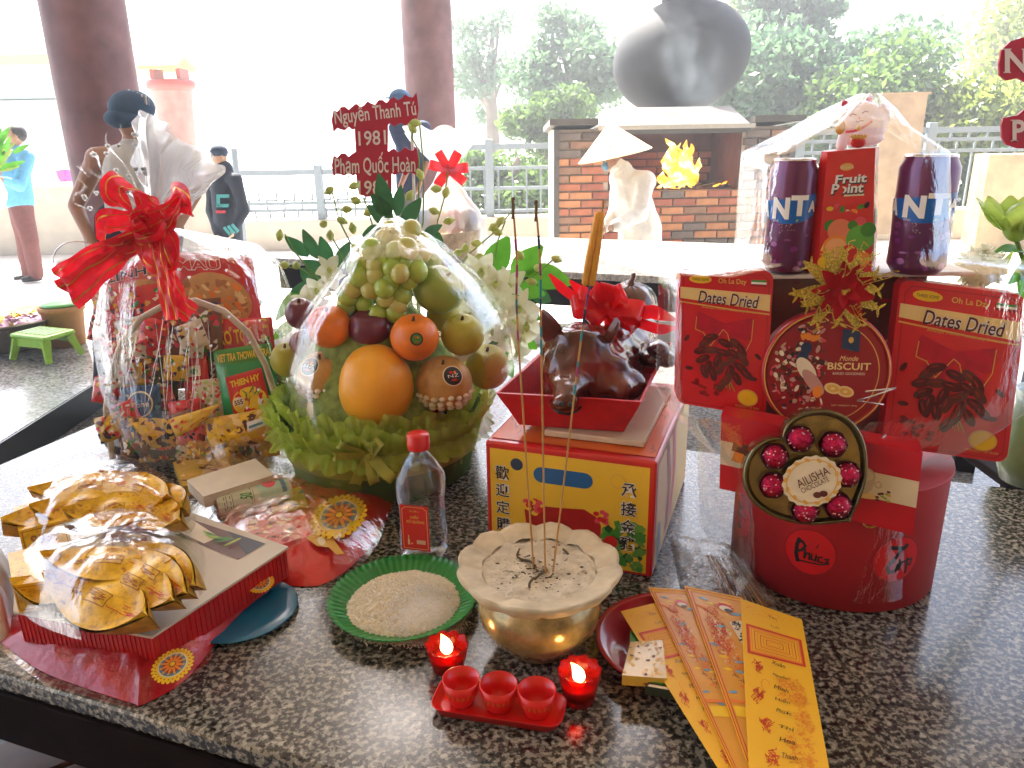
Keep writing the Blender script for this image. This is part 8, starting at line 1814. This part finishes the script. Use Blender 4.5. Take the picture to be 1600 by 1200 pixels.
# ================================================================ lotus flowers and letter boards at the right edge
LX = Yp(1640, 600, HY + .26); ly = HY + .26
la = thing('lotus_arrangement', 'green lotus buds with leaves in a vase at the right edge behind the dates box', 'flowers', (LX.x, ly, .8))
MB().lathe([(.0005, .801), (.05, .801), (.07, .86), (.045, .95), (.05, .98), (.04, .97), (.0005, .9)], mat('vase_glaze', (.20, .28, .10), .2, coat=.6), (LX.x, ly, 0), 32).build('vase', la)
M_lot = silk('lotus_green_petal', (.46, .62, .12), .45, .5, .2)
lc2 = Yp(1590, 352, ly); k_ = mpp(lc2)
for i in range(12):
    a = i * 2.4; d = V((math.cos(a) * .55, math.sin(a) * .55, 1)); MB().leaf(lc2 + V((math.cos(a), math.sin(a), -.6)) * 16 * k_, d, V((-math.cos(a), -math.sin(a), .2)) * -1, 66 * k_, 52 * k_, M_lot, -.25, .3).build('petal', la)
MB().ell(lc2 + V((0, 0, 4 * k_)), (22 * k_, 22 * k_, 30 * k_), M_lot, 20).build('bud', la)
MB().leaf(Yp(1600, 392, ly), (-1, -.2, .35), (0, -.3, 1), 46 * k_, 34 * k_, M_broad, .4).build('leaf', la); MB().leaf(Yp(1612, 470, ly), (-.4, -.2, 1), (0, -1, 0), 80 * k_, 48 * k_, M_broad, .1).build('leaf', la); MB().leaf(Yp(1620, 400, ly), (-.6, -.2, -.6), (0, -1, 0), 60 * k_, 30 * k_, M_broad, .1).build('leaf', la)
MB().tube([lc2 - V((0, 0, .02)), Yp(1625, 480, ly), (LX.x, ly, .95)], .004, M_gstem, 8).build('stem', la)
mc = Yp(1532, 418, HY + .06); k_ = mpp(mc); mu = thing('white_bloom', 'creamy white globe flower behind the top of the larger dates box', 'flower', mc)
MB().ell(mc, 30 * k_, silk('cream_bloom', (.80, .78, .56), .7, .45, .15), 24, mod=lambda d: 1 + .12 * noise.noise(d * 5)).build('head', mu)
g = MB()
for i in range(120): d = V((rnd.gauss(0, 1), rnd.gauss(0, 1), rnd.gauss(0, 1))).normalized(); g.leaf(mc + d * 26 * k_, d + V((rnd.uniform(-.6, .6), 0, rnd.uniform(-.2, .8))), d, 12 * k_, 8 * k_, mat('cream_bloom'), -.4)
g.build('petals', mu); MB().leaf(mc + V((26 * k_, 0, -20 * k_)), (.3, 0, 1), (0, -1, 0), 48 * k_, 16 * k_, M_lot, -.2).build('sepal', mu); MB().tube([mc - V((0, 0, 20 * k_)), mc + V((.02, .10, -.30)), (mc.x + .03, mc.y + .12, .84)], .003, M_gstem, 6).build('stem', mu)
def lboard(pts, ch_, x0, y0, x1, y1, lb, tip):
    t = thing('letter_board', lb, 'sign', Yp(1600, pts[0][1], ly)); MB().prism([Yp(x, y, ly) for x, y in pts], (0, .004, 0), M_sign).build('board', t)
    S = Surf(lambda u, v, h=0: Yp(x0 + (x1 - x0) * u, y1 - (y1 - y0) * v, ly - .0006 - h), 1, 1); S.text(ch_, 0, 0, 1, 1, M_sgw, .001, bold=.03)
    if ch_ == 'N': S.rect(-.10, .95, .28, 1.0, M_sgw, .001); S.rect(-.06, 0, .26, .05, M_sgw, .001); S.rect(.74, .95, 1.1, 1.0, M_sgw, .001)
    else: S.rect(-.14, .95, .3, 1.0, M_sgw, .001); S.rect(-.14, 0, .42, .05, M_sgw, .001)
    S.done('lettering', t); MB().tube([Yp(1606, tip, ly + .006), (LX.x, ly + .01, .96)], .003, mat('sign_stick'), 6).build('stick', t)
lboard([(1561, 100), (1565, 78), (1580, 64), (1600, 58), (1620, 60), (1622, 128), (1600, 128), (1590, 122), (1572, 126), (1562, 118)], 'N', 1570, 76, 1606, 114, 'upper red letter board with a white N at the right edge', 120)
lboard([(1565, 195), (1568, 184), (1590, 180), (1600, 172), (1622, 172), (1622, 232), (1590, 232), (1572, 226), (1566, 215)], 'P', 1582, 187, 1602, 221, 'lower red letter board with a white P at the right edge', 225)
# black chair behind the table, right edge
xk = Yp(1592, 700, 2.0); bc3 = thing('black_chair', 'black wooden chair behind the granite table at the right edge', 'chair', (xk.x + .2, 2.2, 0))
for dx, dy in ((0, 0), (.4, 0), (0, .4), (.4, .4)): MB().box((xk.x + dx, 2.0 + dy, .225 if dy else .5), (.04, .04, .45 if dy else 1.0), M_darkwood, bev=.004).build('leg', bc3)
MB().box((xk.x + .2, 2.2, .46), (.46, .46, .03), M_darkwood, bev=.008).build('seat', bc3)
for z in (.65, .85): MB().box((xk.x + .2, 2.0, z), (.36, .02, .06), M_darkwood).build('back_rail', bc3)
# ================================================================ haze added to wash out the background like veiling glare
N = NT('veiling_haze'); v = N.n('VolumePrincipled'); v.inputs['Color'].default_value = (.93, .96, 1, 1); v.inputs['Density'].default_value = .012; v.inputs['Anisotropy'].default_value = .55
N.l(v.outputs[0], N.o.inputs['Volume'])
hz_ = MB().box((0, 18, 4.6), (114, 118, 11.8), N.m).build('haze', kind='stuff')
bpy.data.scenes.remove(tmps)
